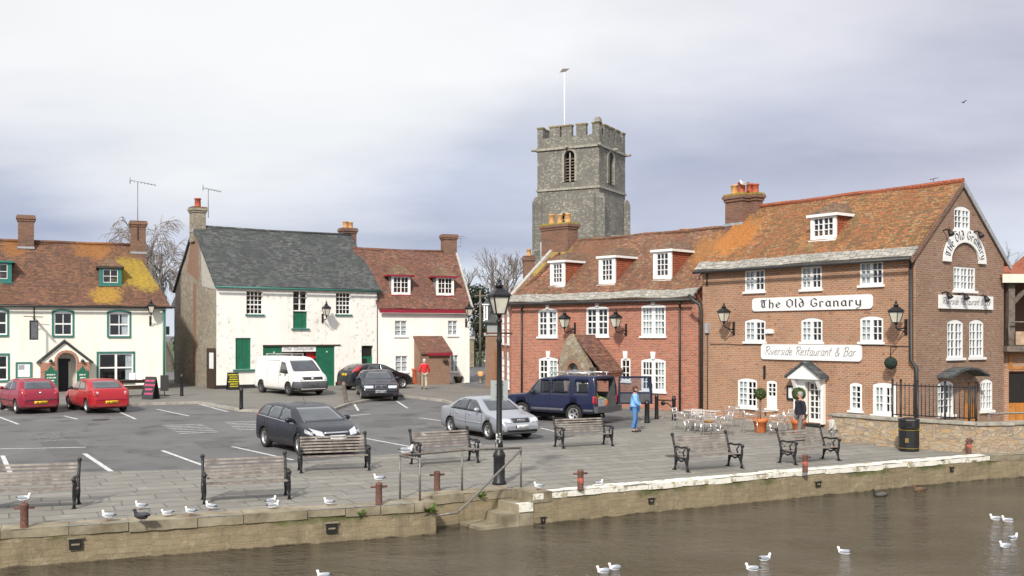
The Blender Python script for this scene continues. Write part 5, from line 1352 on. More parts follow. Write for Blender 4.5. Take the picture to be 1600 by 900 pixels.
def louvre(pl, rc, rise, nm='belfry_opening'):
    u0, z0, u1, z1 = rc
    o = MB().plate(pl, arch(*rc, rise), (), -.5, -.45).build(nm, M['dark'], B)
    q = MB()
    n = int((z1-z0-.5)/.28)
    for i in range(n):
        z = z0+.15+i*.28
        q.hexa([pl.pt(u, zz, d) for zz, d0 in ((z, -.15), (z+.16, -.4)) for u, d in ((u0+.06, d0), (u1-.06, d0), (u1-.06, d0-.05), (u0+.06, d0-.05))])
    q.build('louvre', M['grey_wood'], o)
    MB().plate(pl, arch((u0+u1)/2-.06, z0, (u0+u1)/2+.06, z1-.2), (), -.2, -.12).build('mullion', M['dressed'], o)
    MB().plate(pl, arch(u0-.22, z0, u1+.22, z1+.22, rise+.16), [arch(u0, z0-.0, u1, z1, rise)], 0, .06).build('dressed_arch', M['dressed'], o)
louvre(pf, bw, .8); louvre(pr, bwr, .6)
louvre(pf, ((lw[0]+lw[2])/2-.35, lw[1], (lw[0]+lw[2])/2+.35, lw[3]), .35, 'lower_window')
dpt = wT
MB().plate(pf, [(0, -.1), (wF, -.1), (wF, zbt), (0, zbt)], hf, -.5, 0, rim=False).build('tower_wall', M['church_stone'], B, fix=False)
MB().plate(pr, [(0, -.1), (dpt, -.1), (dpt, zbt), (0, zbt)], hr, -.5, 0, rim=False).build('tower_wall', M['church_stone'], B, fix=False)
MB().plate(Plane(MT, (wF, dpt, 0), (-1, 0, 0)), [(0, -.1), (wF, -.1), (wF, zbt), (0, zbt)], (), -.5, 0, rim=False).build('tower_wall', M['church_stone'], B, fix=False)
MB().plate(Plane(MT, (0, dpt, 0), (0, -1, 0)), [(0, -.1), (dpt, -.1), (dpt, zbt), (0, zbt)], (), -.5, 0, rim=False).build('tower_wall', M['church_stone'], B, fix=False)
MB().bx(.4, wF-.4, .4, dpt-.4, zc-.2, zc+.1).build('tower_roof', M['lead'], B)
q = MB()
for z, e, h in ((zc, .16, .22), (zs2, .12, .2)):
    q = MB(); q.bx(-e, wF+e, -e, -.004, z, z+h); q.bx(wF+.004, wF+e, -.004, dpt+e, z, z+h); q.bx(-e, -.004, -.004, dpt+e, z, z+h); q.bx(-.004, wF+.004, dpt+.004, dpt+e, z, z+h)
    q.build('string_course', M['dressed'], B)
def merlons(pl, Ln, pat):
    q = MB(); c = MB()
    for a, b in pat:
        q.plate(pl, arch(a*Ln, zbt+.001, b*Ln, ztp), (), -.42, -.005, back=True)
        c.plate(pl, arch(a*Ln-.05, ztp+.002, b*Ln+.05, ztp+.14), (), -.47, .05, back=True)
    o = q.build('battlement', M['church_stone'], B); c.build('merlon_cap', plain('lichened_cap', (.22, .17, .08), .9, var=.4, sc=3), o)
merlons(pf, wF, ((.0, .09), (.2, .37), (.4, .56), (.635, .79), (.89, 1.)))
merlons(pr, dpt, ((.0, .1), (.2, .37), (.42, .58), (.64, .8), (.9, 1.)))
merlons(Plane(MT, (wF, dpt, 0), (-1, 0, 0)), wF, ((.07, .25), (.4, .56), (.7, .93)))
merlons(Plane(MT, (0, dpt, 0), (0, -1, 0)), dpt, ((.07, .25), (.4, .56), (.7, .93)))
q = MB(); q.bx(wF-.5, wF+.06, -.06, .5, ztp+.15, ztp+.42); q.bx(wF-.42, wF-.02, .0, .42, ztp+.42, ztp+.6); q.build('corner_pinnacle', M['dressed'], B)
# corner buttresses, lower stage
for x, y, s_ in ((0, 0, 225), (wF, 0, -45), (wF, dpt, 45)):
    rot = Matrix.Rotation(R(s_), 3, 'Z')
    q = MB()
    for zz0, zz1, w_ in ((-.1, 11., .65), (11., zs2-1., .38)):
        c = Vector((x, y, 0))
        q.hexa([c+rot @ Vector((p, r_, 0))+Z*z for z in (zz0+.003, zz1) for p, r_ in ((-.3, -.42), (w_, -.42), (w_, .42), (-.3, .42))])
        q.hexa([c+rot @ Vector((p, r_, 0))+Z*z for z, k in ((zz1+.002, w_), (zz1+.5, .15)) for p, r_ in ((-.3, -.42), (k, -.42), (k, .42), (-.3, .42))])
    q.build('buttress', M['church_stone'], B)
for x, y, a in ((0, 0, 200), (wF, 0, -60), (wF, dpt, 20), (wF/2, -.0, -90), (wF, dpt/2, 0)):
    d = Vector((math.cos(R(a)), math.sin(R(a)), 0)); c = Vector((x, y, zc+.1))
    MB().tube([c, c+d*.35+Z*.05, c+d*.6-Z*.02], [.2, .15, .1], 7).build('gargoyle', M['dressed'], B)
fu, _ = pf.off(-dpt/2).pix(882, 200); fz1 = pf.off(-dpt/2).pix(882, 113)[1]
fpo = MB().tube([pf.pt(fu, zc, -dpt/2), pf.pt(fu, fz1, -dpt/2)], [.08, .045], 8).build('flagpole', M['white'], B)
c = pf.pt(fu, fz1, -dpt/2)
MB().hexa([c+Vector(p) for p in ((-.55, 0, .05), (.1, 0, .05), (.1, .04, .05), (-.55, .04, .05), (-.2, 0, .38), (.55, 0, .3), (.55, .04, .3), (-.2, .04, .38))]).build('weathervane', M['galv'], fpo)
q = MB(); q.bx(wF+.01, wF+14, 1.2, dpt-.8, -.1, 11.2); q.build('nave_wall', M['church_stone'], B)
q = MB(); q.hexa([(x, y, z) for z, ys in ((11.2, (1., dpt-.6)), (12.9, (3.0, 3.4))) for x, y in ((wF+.02, ys[0]), (wF+14, ys[0]), (wF+14, ys[1]), (wF+.02, ys[1]))]); q.build('nave_roof', M['lead'], B)

# ------------------------------------------------------------ houses up the lane and behind
Bg = empty('grey_house', (-.6, 78, 0), R(62)); tag(Bg, 'grey rendered house up the lane between the cottage and the brick house', 'house')
Bg.location = (-2.2, 90, 0); Bg.rotation_euler = (0, 0, R(-14))
pl_ = Plane(Bg.matrix_basis.copy()); hh = []
for rc in ((758, 545, 762, 563), (765, 545, 769, 563)): window(Bg, pl_, pl_.rect(*rc), 1, 2, 3, holes=hh, recess=.03)
shell(Bg, 9., 6., 4.6, 3., 6.6, M['wall_grey'], M['wall_grey'], M['wall_grey'], M['wall_grey'], hf=hh)
rg = Roof(Bg, 4.6, 3., 6.6)
slab('roof', M['slate'], (-.2, -.3, rg.z(-.3)), (9.2, -.3, rg.z(-.3)), (9.2, 3., rg.z(3)), (-.2, 3., rg.z(3)), Bg, nu=8, nv=5)
slab('roof', M['slate'], (9.2, 6.3, rg.z(-.3)), (-.2, 6.3, rg.z(-.3)), (-.2, 3., rg.z(3)), (9.2, 3., rg.z(3)), Bg, nu=8, nv=5)
dormer(Bg, rg, (756, 476, 762, 500), 'wall_grey', 'slate', groups=1, cols=1, rows=2, border=.1)
# house behind the brick ridge: only its twin orange pots show
Bh = empty('rear_house', (8.2, 62, 0), R(-40)); tag(Bh, 'house behind the brick roof, only its chimney and twin orange pots showing', 'house')
shell(Bh, 8., 6., 5.2, 3., 8.1, M['brick_red'], M['brick_red'], M['brick_red'], M['brick_red'])
rh = Roof(Bh, 5.2, 3., 8.1)
slab('roof', M['tile_brick'], (-.2, -.3, rh.z(-.3)), (8.2, -.3, rh.z(-.3)), (8.2, 3., rh.z(3)), (-.2, 3., rh.z(3)), Bh, nu=8, nv=5)
slab('roof', M['tile_brick'], (8.2, 6.3, rh.z(-.3)), (-.2, 6.3, rh.z(-.3)), (-.2, 3., rh.z(3)), (8.2, 3., rh.z(3)), Bh, nu=8, nv=5)
free_stack(Bh, 1.4, 2.0, 7., 9.3, .8, 'brick_chim', [(-.2, 0, 'pot_red', .6), (.2, 0, 'pot_buff', .6)])
# gate pier and timber gate beside the brick house
gp = empty('gate_pier', (-1.15, 60.2, gz(60)+.11), R(-10)); tag(gp, 'brick gate pier with stone cap at the mouth of the lane', 'gate pier')
MB().bx(-.35, .35, -.35, .35, -.1, 3.0).build('pier', M['brick_porch'], gp); MB().bx(-.42, .42, -.42, .42, 3.002, 3.15).build('cap', M['concrete'], gp)
gt = empty('timber_gate', (-.98, 59.6, gz(60)+.11), R(-84)); tag(gt, 'tall orange timber gate between the brick pier and the house', 'gate')
q = MB()
for i in range(8): q.bx(.1+i*.15, .1+i*.15+.142, -.03, .03, .05, 2.2)
q.build('boards', M['orange_wood'], gt); MB().bx(.1, 1.3, .032, .07, .4, .55).bx(.1, 1.3, .032, .07, 1.7, 1.85).build('ledge', M['orange_wood'], gt)
gp2 = empty('gate_pier', (-4.4, 100, .3), 0); tag(gp2, 'pale stone gate pier far up the lane by the evergreens', 'gate pier')
MB().bx(-.7, .7, -.7, .7, -.2, 2.7).build('pier', M['porch_stone'], gp2); MB().bx(-.8, .8, -.8, .8, 2.702, 2.95).build('cap', M['concrete'], gp2)
tp = empty('telegraph_pole', (-3.1, 100, .2), 0); tag(tp, 'slim grey telegraph pole beside the dark evergreens up the lane', 'pole')
MB().tube([(0, 0, 0), (0, 0, 7.6)], [.14, .1], 8).build('pole', M['grey_wood'], tp); MB().bx(-.6, .6, -.06, .06, 7., 7.12).build('crossarm', M['grey_wood'], tp)
wl = MB(); wl.bx(-14, 0, -.2, .2, -.2, 1.2)
lw_ = wl.build('garden_wall', M['porch_stone']); lw_.location = (-5.3, 101, .2); tag(lw_, 'low stone garden wall far up the lane', 'wall')
lw2 = MB().bx(0, .4, 0, 12, -.2, 1.5).build('garden_wall', M['porch_stone']); lw2.location = (-.4, 76, .2); lw2.rotation_euler = (0, 0, R(-4)); tag(lw2, 'stone wall along the right side of the lane below the grey house', 'wall')
# ------------------------------------------------------------ vehicles
def paint(name, c, metal=.0, rough=.3, coat=.35):
    m, nt, b, _ = newmat(name)
    o = obj(nt)
    dirt = nz(nt, o, 3., 6, .65)
    zz = nd(nt, 'ShaderNodeSeparateXYZ', {0: o}).outputs[2]
    low = mth(nt, 'MULTIPLY', mr(nt, mth(nt, 'ADD', zz, mth(nt, 'MULTIPLY', dirt, .25)), .6, .28), .35)
    col = mix(nt, low, c, (.16, .14, .115))
    setb(nt, b, Base_Color=col, Roughness=mth(nt, 'ADD', mth(nt, 'MULTIPLY', low, .5), mr(nt, dirt, .3, .8, rough, rough+.15)), Metallic=metal, Coat_Weight=coat)
    b.inputs['Coat Roughness'].default_value = .06
    return m
M['car_glass'] = plain('dark_car_glass', (.055, .063, .07), .05, var=.35, sc=1.5, spec=.8, coat=.4)
M['tyre'] = plain('tyre_rubber', (.022, .021, .02), .85, var=.3, sc=12)
M['alloy'] = plain('alloy_rim', (.5, .5, .5), .35, metal=.7, var=.2, sc=10)
M['arch'] = plain('wheel_arch_black', (.01, .01, .01), .95, var=.1)
M['trim'] = plain('black_plastic_trim', (.03, .03, .032), .6, var=.2)
M['greyplastic'] = plain('grey_bumper_plastic', (.075, .078, .085), .6, var=.2)
M['chrome'] = plain('chrome', (.75, .75, .76), .15, metal=1., var=.05)
M['headlamp'] = plain('headlamp_glass', (.55, .57, .6), .12, var=.35, sc=18, coat=1.)
M['taillamp'] = plain('red_tail_lamp', (.38, .015, .02), .2, var=.35, sc=9, coat=1.)
M['amber'] = plain('amber_lamp', (.6, .2, .02), .2, var=.2)
M['plate_y'] = plain('yellow_number_plate', (.8, .52, .02), .5, var=.05)
M['plate_w'] = plain('white_number_plate', (.75, .76, .76), .5, var=.05)
M['seat'] = plain('grey_seat_cloth', (.06, .062, .065), .9, var=.3)
M['red_pearl'] = paint('crimson_car_paint', (.26, .008, .03))
M['red_flat'] = paint('red_car_paint', (.38, .007, .014))
M['van_white'] = paint('white_van_paint', (.78, .77, .74), rough=.4)
M['black_blue'] = paint('black_car_paint', (.011, .011, .018), rough=.2)
M['navy'] = paint('dark_blue_car_paint', (.012, .013, .028), rough=.2)
M['silver'] = paint('silver_car_paint', (.42, .44, .48), metal=.6, rough=.33, coat=.6)
M['lr_blue'] = paint('deep_blue_car_paint', (.007, .011, .042), rough=.25)
M['ink'] = paint('ink_estate_paint', (.008, .009, .017), rough=.25, coat=.15)
def interp(P, x):
    if x <= P[0][0]: return P[0][1]
    for (a, b), (c, d) in zip(P, P[1:]):
        if x <= c: return b+(d-b)*((x-a)/(c-a) if c > a else 1)
    return P[-1][1]
class Car:
    def __init__(s, name, label, c, top, belt, bodymat, zb=.2, tumble=.74, wr=.31, axles=(-1.3, 1.3), taper=(.5, .8, .55, .8), group=None, arch_k=1.15, boxy=0., lowmat=None, smoothn=2):
        """c=(L,W,H); top=[(x,z)] roof/bonnet line; taper = (rear length, rear width factor, front length, front factor)"""
        s.L, s.W, s.Hh = c
        s.root = empty(name); tag(s.root, label, None, group)
        s.belt = belt; s.top = top
        W2 = s.W/2
        n = 76; h = s.L/2
        xs = [-h+s.L*i/n for i in range(n+1)]
        tz = [interp(top, x) for x in xs]
        for _ in range(smoothn):
            tz = [tz[0]]+[(tz[i-1]+2*tz[i]+tz[i+1])/4 for i in range(1, n)]+[tz[-1]]
        def plan(x):
            rl, rw, fl, ff = taper
            k = 1.
            if x < -h+rl: t = (-h+rl-x)/rl; k = 1-(1-rw)*t**2.6
            if x > h-fl: t = (x-h+fl)/fl; k = 1-(1-ff)*t**2.6
            return W2*k
        def prof(z, bz):
            if z < .38: return .93+.07*min(1, max(0, (z-zb)/(.38-zb)))
            if z < bz: return 1-.03*((z-.55)/(bz-.55))**2 if z > .55 else 1.
            return .965-(.965-tumble)*((z-bz)/(s.Hh-bz))**1.15
        def bottom(x):
            t = max(0, abs(x)-h+.35)/.35
            return zb+.09*t*t
        s.half = lambda x, z: plan(x)*prof(z, interp(belt, x))
        rings = []
        for x, zt in zip(xs, tz):
            bz = interp(belt, x); b0 = bottom(x); p = plan(x)
            zs = min(bz, zt-.07)
            lv = [b0, b0+.07, .42*1., .5*(.42+zs), zs]
            lv[2] = min(max(lv[2], b0+.1), zs-.05); lv[3] = .5*(lv[2]+zs)
            ze = zt-.06
            lv += [zs+(ze-zs)*f for f in (.33, .66, 1.)]
            half = [(p*prof(z, bz)*(1. if i else .9), z) for i, z in enumerate(lv)]
            e = half[-1][0]
            half += [(e*.97-.015, zt-.025), (e*.86-.01, zt-.004), (e*.5, zt+.012*(1-boxy)), (0, zt+.018*(1-boxy))]
            half = [(0, b0)]+half
            rings.append([(x, y, z) for y, z in half]+[(x, -y, z) for y, z in half[-2:0:-1]])
        m = len(rings[0])
        bm = bmesh.new()
        V = [[bm.verts.new(p) for p in r_] for r_ in rings]
        for i in range(n):
            for j in range(m):
                f = bm.faces.new((V[i][j], V[i+1][j], V[i+1][(j+1) % m], V[i][(j+1) % m])); f.smooth = True
        bm.faces.new(V[0]); bm.faces.new(V[-1][::-1])
        bmesh.ops.triangulate(bm, faces=[f for f in bm.faces if len(f.verts) > 4])
        bmesh.ops.recalc_face_normals(bm, faces=bm.faces)
        s.bvh = BVHTree.FromBMesh(bm)
        me = bpy.data.meshes.new('body'); bm.to_mesh(me); bm.free()
        me.materials.append(M[bodymat]); me.materials.append(M['arch'])
        o = bpy.data.objects.new('body', me); COL.objects.link(o); o.parent = s.root
        s.body = o; s.wr = wr; s.axles = axles; s.cuts = []; s.arch_k = arch_k
    def cut_box(s, c, d):
        k = MB().box(c, d); k.mt = 'seat'; s.cuts.append(k); return s
    def finish(s):
        k = MB()
        for ax in s.axles:
            for sd in (-1, 1):
                rot = Matrix.Rotation(R(90), 3, 'X')
                k.lathe([(s.wr*s.arch_k, -.2), (s.wr*s.arch_k, .2)], (ax, sd*(s.W/2-.08), s.wr+.01), 28, smooth=False, ax=rot)
        objs = [k]+s.cuts
        for kk in objs:
            co = kk.build('cutter', M['arch'])
            co.data.materials.clear(); co.data.materials.append(M[getattr(kk, 'mt', 'arch')])
            md = s.body.modifiers.new('b', 'BOOLEAN'); md.object = co; md.operation = 'DIFFERENCE'; md.solver = 'EXACT'
            md.material_mode = 'TRANSFER'
            bpy.context.view_layer.update()
            ev = s.body.evaluated_get(bpy.context.evaluated_depsgraph_get())
            me = bpy.data.meshes.new_from_object(ev)
            s.body.modifiers.clear()
            s.body.data = me
            bpy.data.objects.remove(co)
        s.body.name = 'body'
        for ax in s.axles:
            for sd in (-1, 1): s.wheel(ax, sd)
        s.add_under()
        return s
    def add_under(s):
        q = MB(); q.bx(-s.L/2+.45, s.L/2-.45, -s.W/2+.35, s.W/2-.35, .17, .32); q.build('underbody', M['arch'], s.root)
    def wheel(s, ax, sd, spokes=5):
        rot = Matrix.Rotation(R(-90*sd), 3, 'X')   # local +z -> outward
        r = s.wr; wd = .2
        c = (ax, sd*(s.W/2-wd/2-.012), r)
        q = MB(); q.lathe([(r*.62, -wd/2), (r*.94, -wd/2), (r, -wd/2+.03), (r, wd/2-.03), (r*.95, wd/2), (r*.66, wd/2), (r*.62, wd/2-.03)], c, 28, ax=rot, caps=False)
        w = q.build('wheel', M['tyre'], s.root)
        q = MB(); q.lathe([(r*.66, wd/2-.02), (r*.63, wd/2), (r*.57, wd/2-.02), (r*.55, wd/2-.06), (0, wd/2-.07)], c, 28, ax=rot, m=0, caps=False)
        rim = q.build('rim', M[getattr(s, 'rimmat', 'alloy')], w)
        # dark gaps between the spokes
        g = MB(); ns = getattr(s, 'spokes', spokes)
        for i in range(ns):
            a = 2*math.pi*(i+.5)/ns; d = math.pi/ns*.6
            pts = [(rr*math.cos(t), rr*math.sin(t), wd/2-.056) for rr, t in ((r*.2, a-d*.7), (r*.5, a-d), (r*.5, a+d), (r*.2, a+d*.7))]
            g.add([Vector(c)+rot @ Vector(p) for p in pts], [(0, 1, 2, 3)])
        g.build('spoke_gap', M['arch'], w)
    def panel(s, name, quad, view, mat, nx=8, ny=6, off=.006, parent=None, both=False):
        """quad: 4 corners (a,b) in order; view 'side': (x,z); 'front'/'rear': (y,z)"""
        res = []
        for sd in ((1, -1) if both else (1,)):
            q = MB(); vs = []; ok = True
            for j in range(ny+1):
                for i in range(nx+1):
                    u, v = i/nx, j/ny
                    p = [(quad[0][k]*(1-u)+quad[1][k]*u)*(1-v)+(quad[3][k]*(1-u)+quad[2][k]*u)*v for k in (0, 1)]
                    if view == 'side': o_, d = Vector((p[0], 3*sd, p[1])), Vector((0, -sd, 0))
                    elif view == 'right': o_, d = Vector((p[0], -3, p[1])), Vector((0, 1, 0))
                    elif view == 'front': o_, d = Vector((4, p[0]*sd, p[1])), Vector((-1, 0, 0))
                    elif view == 'top': o_, d = Vector((p[0], p[1]*sd, 4)), Vector((0, 0, -1))
                    else: o_, d = Vector((-4, p[0]*sd, p[1])), Vector((1, 0, 0))
                    h = s.bvh.ray_cast(o_, d)
                    if h[0] is None: h = s.bvh.find_nearest(o_+d*(3-s.W/2 if view in ('side', 'right') else 4-s.L/2))
                    nn = h[1] if h[1].dot(d) < 0 else -h[1]
                    vs.append((h[0], nn))
            top = [p+n*off for p, n in vs]; bot = [p-n*.012 for p, n in vs]
            N = len(top); ix = lambda i, j: j*(nx+1)+i
            q.add(top+bot, [(ix(i, j), ix(i+1, j), ix(i+1, j+1), ix(i, j+1)) for j in range(ny) for i in range(nx)], smooth=True)
            b = []
            edge = [ix(i, 0) for i in range(nx+1)]+[ix(nx, j) for j in range(1, ny+1)]+[ix(i, ny) for i in range(nx-1, -1, -1)]+[ix(0, j) for j in range(ny-1, 0, -1)]
            for a_, c_ in zip(edge, edge[1:]+edge[:1]): b.append((a_, c_, N+c_, N+a_))
            q.f += [list(f) for f in b]; q.m += [0]*len(b); q.sm += [False]*len(b)
            res.append(q.build(name, M[mat], parent or s.root))
        return res
    def seam(s, pts, view='side', both=True, mat='arch', w=.02):
        for a, b in zip(pts, pts[1:]):
            dx, dz = b[0]-a[0], b[1]-a[1]; l = math.hypot(dx, dz); nx_, nz_ = -dz/l*w/2, dx/l*w/2
            s.panel('door_seam', [(a[0]-nx_, a[1]-nz_), (b[0]-nx_, b[1]-nz_), (b[0]+nx_, b[1]+nz_), (a[0]+nx_, a[1]+nz_)], view, mat, 6, 1, .002, both=both)
    def mirror(s, x, z, mat, sz=1.):
        for sd in (-1, 1):
            y = s.half(x, z)*sd
            q = MB(); q.ball((x, y+sd*.11, z+.06), (.07*sz, .11*sz, .075*sz), 10, 8); q.tube([(x, y-sd*.02, z), (x, y+sd*.07, z+.03)], .025, 6)
            q.build('mirror', M[mat], s.root)
    def plate(s, view, y, z, w=.52, hh=.115, mat='plate_w', text=None, sgn=1):
        p = s.panel('number_plate', [(y-w/2, z-hh/2), (y+w/2, z-hh/2), (y+w/2, z+hh/2), (y-w/2, z+hh/2)], view, mat, 4, 1, .02)[0]
        # characters: tiny dark strokes
        q = MB(); rnd = random.Random(len(s.root['label']) if 'label' in s.root else 1)
        d = Vector((1, 0, 0)) if view == 'front' else Vector((-1, 0, 0))
        h = s.bvh.ray_cast(Vector((4, y, z)) if view == 'front' else Vector((-4, y, z)), -d)
        x0 = h[0].x+d.x*.034
        sg = -1 if view == 'front' else 1      # reading direction: right as seen from outside
        if text:
            cu = bpy.data.curves.new('t', 'FONT'); cu.body = text; cu.size = hh*.95; cu.align_x = 'CENTER'; cu.align_y = 'CENTER'
            to = bpy.data.objects.new('t', cu); COL.objects.link(to); bpy.context.view_layer.update()
            me = bpy.data.meshes.new_from_object(to.evaluated_get(bpy.context.evaluated_depsgraph_get()))
            for v in me.vertices: v.co = Vector((x0, y-sg*-1*v.co.x*1.05 if False else y+v.co.x*1.05*(1 if view == 'front' else -1), z+v.co.y))
            bpy.data.objects.remove(to)
            me.materials.clear(); me.materials.append(M['letter'])
            o = bpy.data.objects.new('plate_lettering', me); COL.objects.link(o); o.parent = p
        else:
            for i in range(7):
                if i == 4: continue
                yy = y-w*.42+w*.84*(i+.1)/7
                for k in range(2):
                    a = rnd.uniform(0, w*.05)
                    q.add([(x0, yy+a, z-hh*.32), (x0, yy+a+.018, z-hh*.32), (x0, yy+a+.018, z+hh*.32), (x0, yy+a, z+hh*.32)], [(0, 1, 2, 3)])
            q.build('plate_lettering', M['letter'], p)
    def place(s, px, py, deg, dz=0., sc=1.):
        p = G(px, py); s.root.location = p+Z*dz
        s.root.rotation_euler = (0, 0, R(deg)); s.root.scale = (sc, sc, sc)
        return s
def cat(c, t): c.root['category'] = t

# --- crimson hatchback, left
c = Car('parked_car', 'crimson hatchback with yellow rear plate, leftmost of the two red cars by the pub', (3.85, 1.68, 1.44),
        [(-1.93, .5), (-1.9, .92), (-1.72, 1.0), (-1.25, 1.36), (-.9, 1.43), (-.1, 1.44), (.3, 1.38), (1.0, .98), (1.6, .86), (1.85, .7), (1.93, .5)],
        [(-1.9, .96), (-1., .93), (1., .87), (1.9, .7)], 'red_pearl', axles=(-1.2, 1.22), wr=.29, group='red cars parked by the pub'); cat(c, 'car')
c.finish()
c.panel('rear_window', [(-.6, 1.03), (.6, 1.03), (.5, 1.33), (-.5, 1.33)], 'rear', 'car_glass')
c.panel('windscreen', [(-.62, .99), (.62, .99), (.5, 1.34), (-.5, 1.34)], 'front', 'car_glass')
c.panel('side_window', [(-.2, .96), (.72, .93), (.3, 1.3), (-.16, 1.35)], 'side', 'car_glass', both=True)
c.panel('side_window', [(-1.02, 1.0), (-.28, .965), (-.24, 1.35), (-.8, 1.33)], 'side', 'car_glass', both=True)
c.panel('tail_lamp', [(.56, .78), (.78, .8), (.72, 1.04), (.62, 1.04)], 'rear', 'taillamp', both=True)
c.panel('bumper_strip', [(-.84, .55), (.84, .55), (.84, .59), (-.84, .59)], 'rear', 'trim', 16, 1)
c.panel('badge', [(-.05, .84), (.05, .84), (.05, .92), (-.05, .92)], 'rear', 'chrome', 2, 2)
c.panel('headlamp', [(.38, .6), (.75, .62), (.72, .76), (.4, .74)], 'front', 'headlamp', both=True)
c.panel('side_strip', [(-.9, .5), (.85, .5), (.85, .55), (-.9, .55)], 'side', 'trim', 12, 1, both=True)
c.plate('rear', 0, .47, mat='plate_y'); c.mirror(.62, .96, 'red_pearl'); c.seam([(-.24, .3), (-.24, .95)]); c.seam([(.8, .3), (.8, .9)])
c.place(43, 642, 131)

# --- red saloon
c = Car('parked_car', 'bright red saloon with yellow rear plate, nearest the pub window', (4.15, 1.68, 1.4),
        [(-2.08, .5), (-2.05, .95), (-1.95, 1.02), (-1.55, 1.04), (-1.05, 1.33), (-.7, 1.39), (.05, 1.4), (.4, 1.34), (1.1, .96), (1.7, .84), (2., .66), (2.08, .5)],
        [(-2., .97), (-1., .93), (1., .87), (2., .7)], 'red_flat', axles=(-1.25, 1.3), wr=.29, group='red cars parked by the pub'); cat(c, 'car')
c.finish()
c.panel('rear_window', [(-.6, 1.05), (.6, 1.05), (.5, 1.32), (-.5, 1.32)], 'rear', 'car_glass')
c.panel('windscreen', [(-.62, .98), (.62, .98), (.5, 1.31), (-.5, 1.31)], 'front', 'car_glass')
c.panel('side_window', [(-.1, .95), (.8, .93), (.38, 1.28), (-.06, 1.32)], 'side', 'car_glass', both=True)
c.panel('side_window', [(-1.05, .99), (-.18, .96), (-.14, 1.32), (-.72, 1.3)], 'side', 'car_glass', both=True)
c.panel('tail_lamp', [(.5, .72), (.8, .74), (.78, .92), (.6, .92)], 'rear', 'taillamp', both=True)
c.panel('reverse_lamp', [(.52, .84), (.62, .84), (.62, .92), (.56, .92)], 'rear', 'headlamp', both=True)
c.panel('bumper_strip', [(-.8, .56), (.8, .56), (.8, .6), (-.8, .6)], 'rear', 'crimson' if 0 else 'red_pearl', 16, 1)
c.panel('headlamp', [(.38, .58), (.75, .6), (.72, .74), (.4, .72)], 'front', 'headlamp', both=True)
c.plate('rear', 0, .47, mat='plate_y'); c.mirror(.7, .94, 'trim'); c.seam([(-.14, .3), (-.14, .94)]); c.seam([(.9, .3), (.9, .9)]); c.seam([(-1.0, .5), (-1.02, .95)])
c.place(151, 641, 129)

# --- white van
c = Car('parked_van', 'white panel van with grey bumper parked in front of the green garage doors', (4.9, 1.9, 1.97),
        [(-2.45, .6), (-2.43, 1.6), (-2.38, 1.9), (-2.2, 1.96), (.2, 1.96), (.75, 1.9), (1.05, 1.78), (1.72, 1.18), (2.2, .98), (2.4, .8), (2.45, .5)],
        [(-2.4, 1.1), (1., 1.08), (1.8, .98), (2.4, .8)], 'van_white', zb=.24, tumble=.84, axles=(-1.6, 1.42), wr=.33, taper=(.25, .92, .7, .78), boxy=.6); cat(c, 'van')
c.rimmat = 'greyplastic'
c.finish()
c.panel('windscreen', [(-.78, 1.21), (.78, 1.21), (.66, 1.76), (-.66, 1.76)], 'front', 'car_glass', 10, 8)
c.panel('side_window', [(.45, 1.12), (1.42, 1.1), (1.0, 1.66), (.55, 1.72)], 'side', 'car_glass', both=True)
c.panel('grille', [(-.55, .8), (.55, .8), (.58, .94), (-.58, .94)], 'front', 'trim', 10, 2, .012)
c.panel('badge', [(-.08, .8), (.08, .8), (.08, .95), (-.08, .95)], 'front', 'chrome', 2, 2, .02)
c.panel('headlamp', [(.6, .76), (.86, .78), (.84, .98), (.62, .96)], 'front', 'headlamp', both=True)
c.panel('bumper', [(-.93, .3), (.93, .3), (.93, .72), (-.93, .72)], 'front', 'greyplastic', 20, 4, .03)
c.panel('bumper_side', [(1.78, .3), (2.38, .32), (2.38, .72), (1.95, .7)], 'side', 'greyplastic', 8, 3, .025, both=True)
c.plate('front', .0, .5, mat='plate_w'); c.mirror(1.2, 1.15, 'trim', 1.4)
c.seam([(.42, .35), (.38, 1.75)]); c.seam([(1.5, .6), (1.5, 1.05)]); c.seam([(-.9, .35), (-.9, 1.75), (.38, 1.75)])
c.panel('door_handle', [(.5, 1.0), (.66, 1.0), (.66, 1.04), (.5, 1.04)], 'side', 'trim', 2, 1, .02, both=True)
for x in (-1.3, -.1):
    q = MB(); q.bx(x-.03, x+.03, -.78, .78, 2.05, 2.1)
    for y in (-.74, .74): q.bx(x-.03, x+.03, y-.02, y+.02, 1.9, 2.05)
    q.build('roof_bar', M['alu'], c.root)
c.place(455, 618, -50, .11)

# --- black hatchback behind the dark saloon
c = Car('parked_car', 'blue black hatchback side on, in front of the green shop door', (4.15, 1.7, 1.43),
        [(-2.07, .5), (-2.05, .95), (-1.9, 1.05), (-1.4, 1.36), (-1.0, 1.42), (-.1, 1.43), (.3, 1.36), (1.1, .98), (1.7, .84), (2., .66), (2.07, .5)],
        [(-2., 1.0), (-1., .96), (1., .86), (2., .66)], 'black_blue', axles=(-1.3, 1.32), wr=.3); cat(c, 'car')
c.finish()
c.panel('rear_window', [(-.58, 1.07), (.58, 1.07), (.46, 1.34), (-.46, 1.34)], 'rear', 'car_glass')
c.panel('windscreen', [(-.62, .99), (.62, .99), (.5, 1.33), (-.5, 1.33)], 'front', 'car_glass')
c.panel('side_window', [(-.12, .98), (.8, .92), (.35, 1.28), (-.08, 1.34)], 'side', 'car_glass', both=True)
c.panel('side_window', [(-1.1, 1.03), (-.2, .99), (-.16, 1.35), (-.8, 1.35)], 'side', 'car_glass', both=True)
c.panel('tail_lamp', [(.64, 1.0), (.8, 1.02), (.66, 1.36), (.5, 1.37)], 'rear', 'taillamp', both=True)
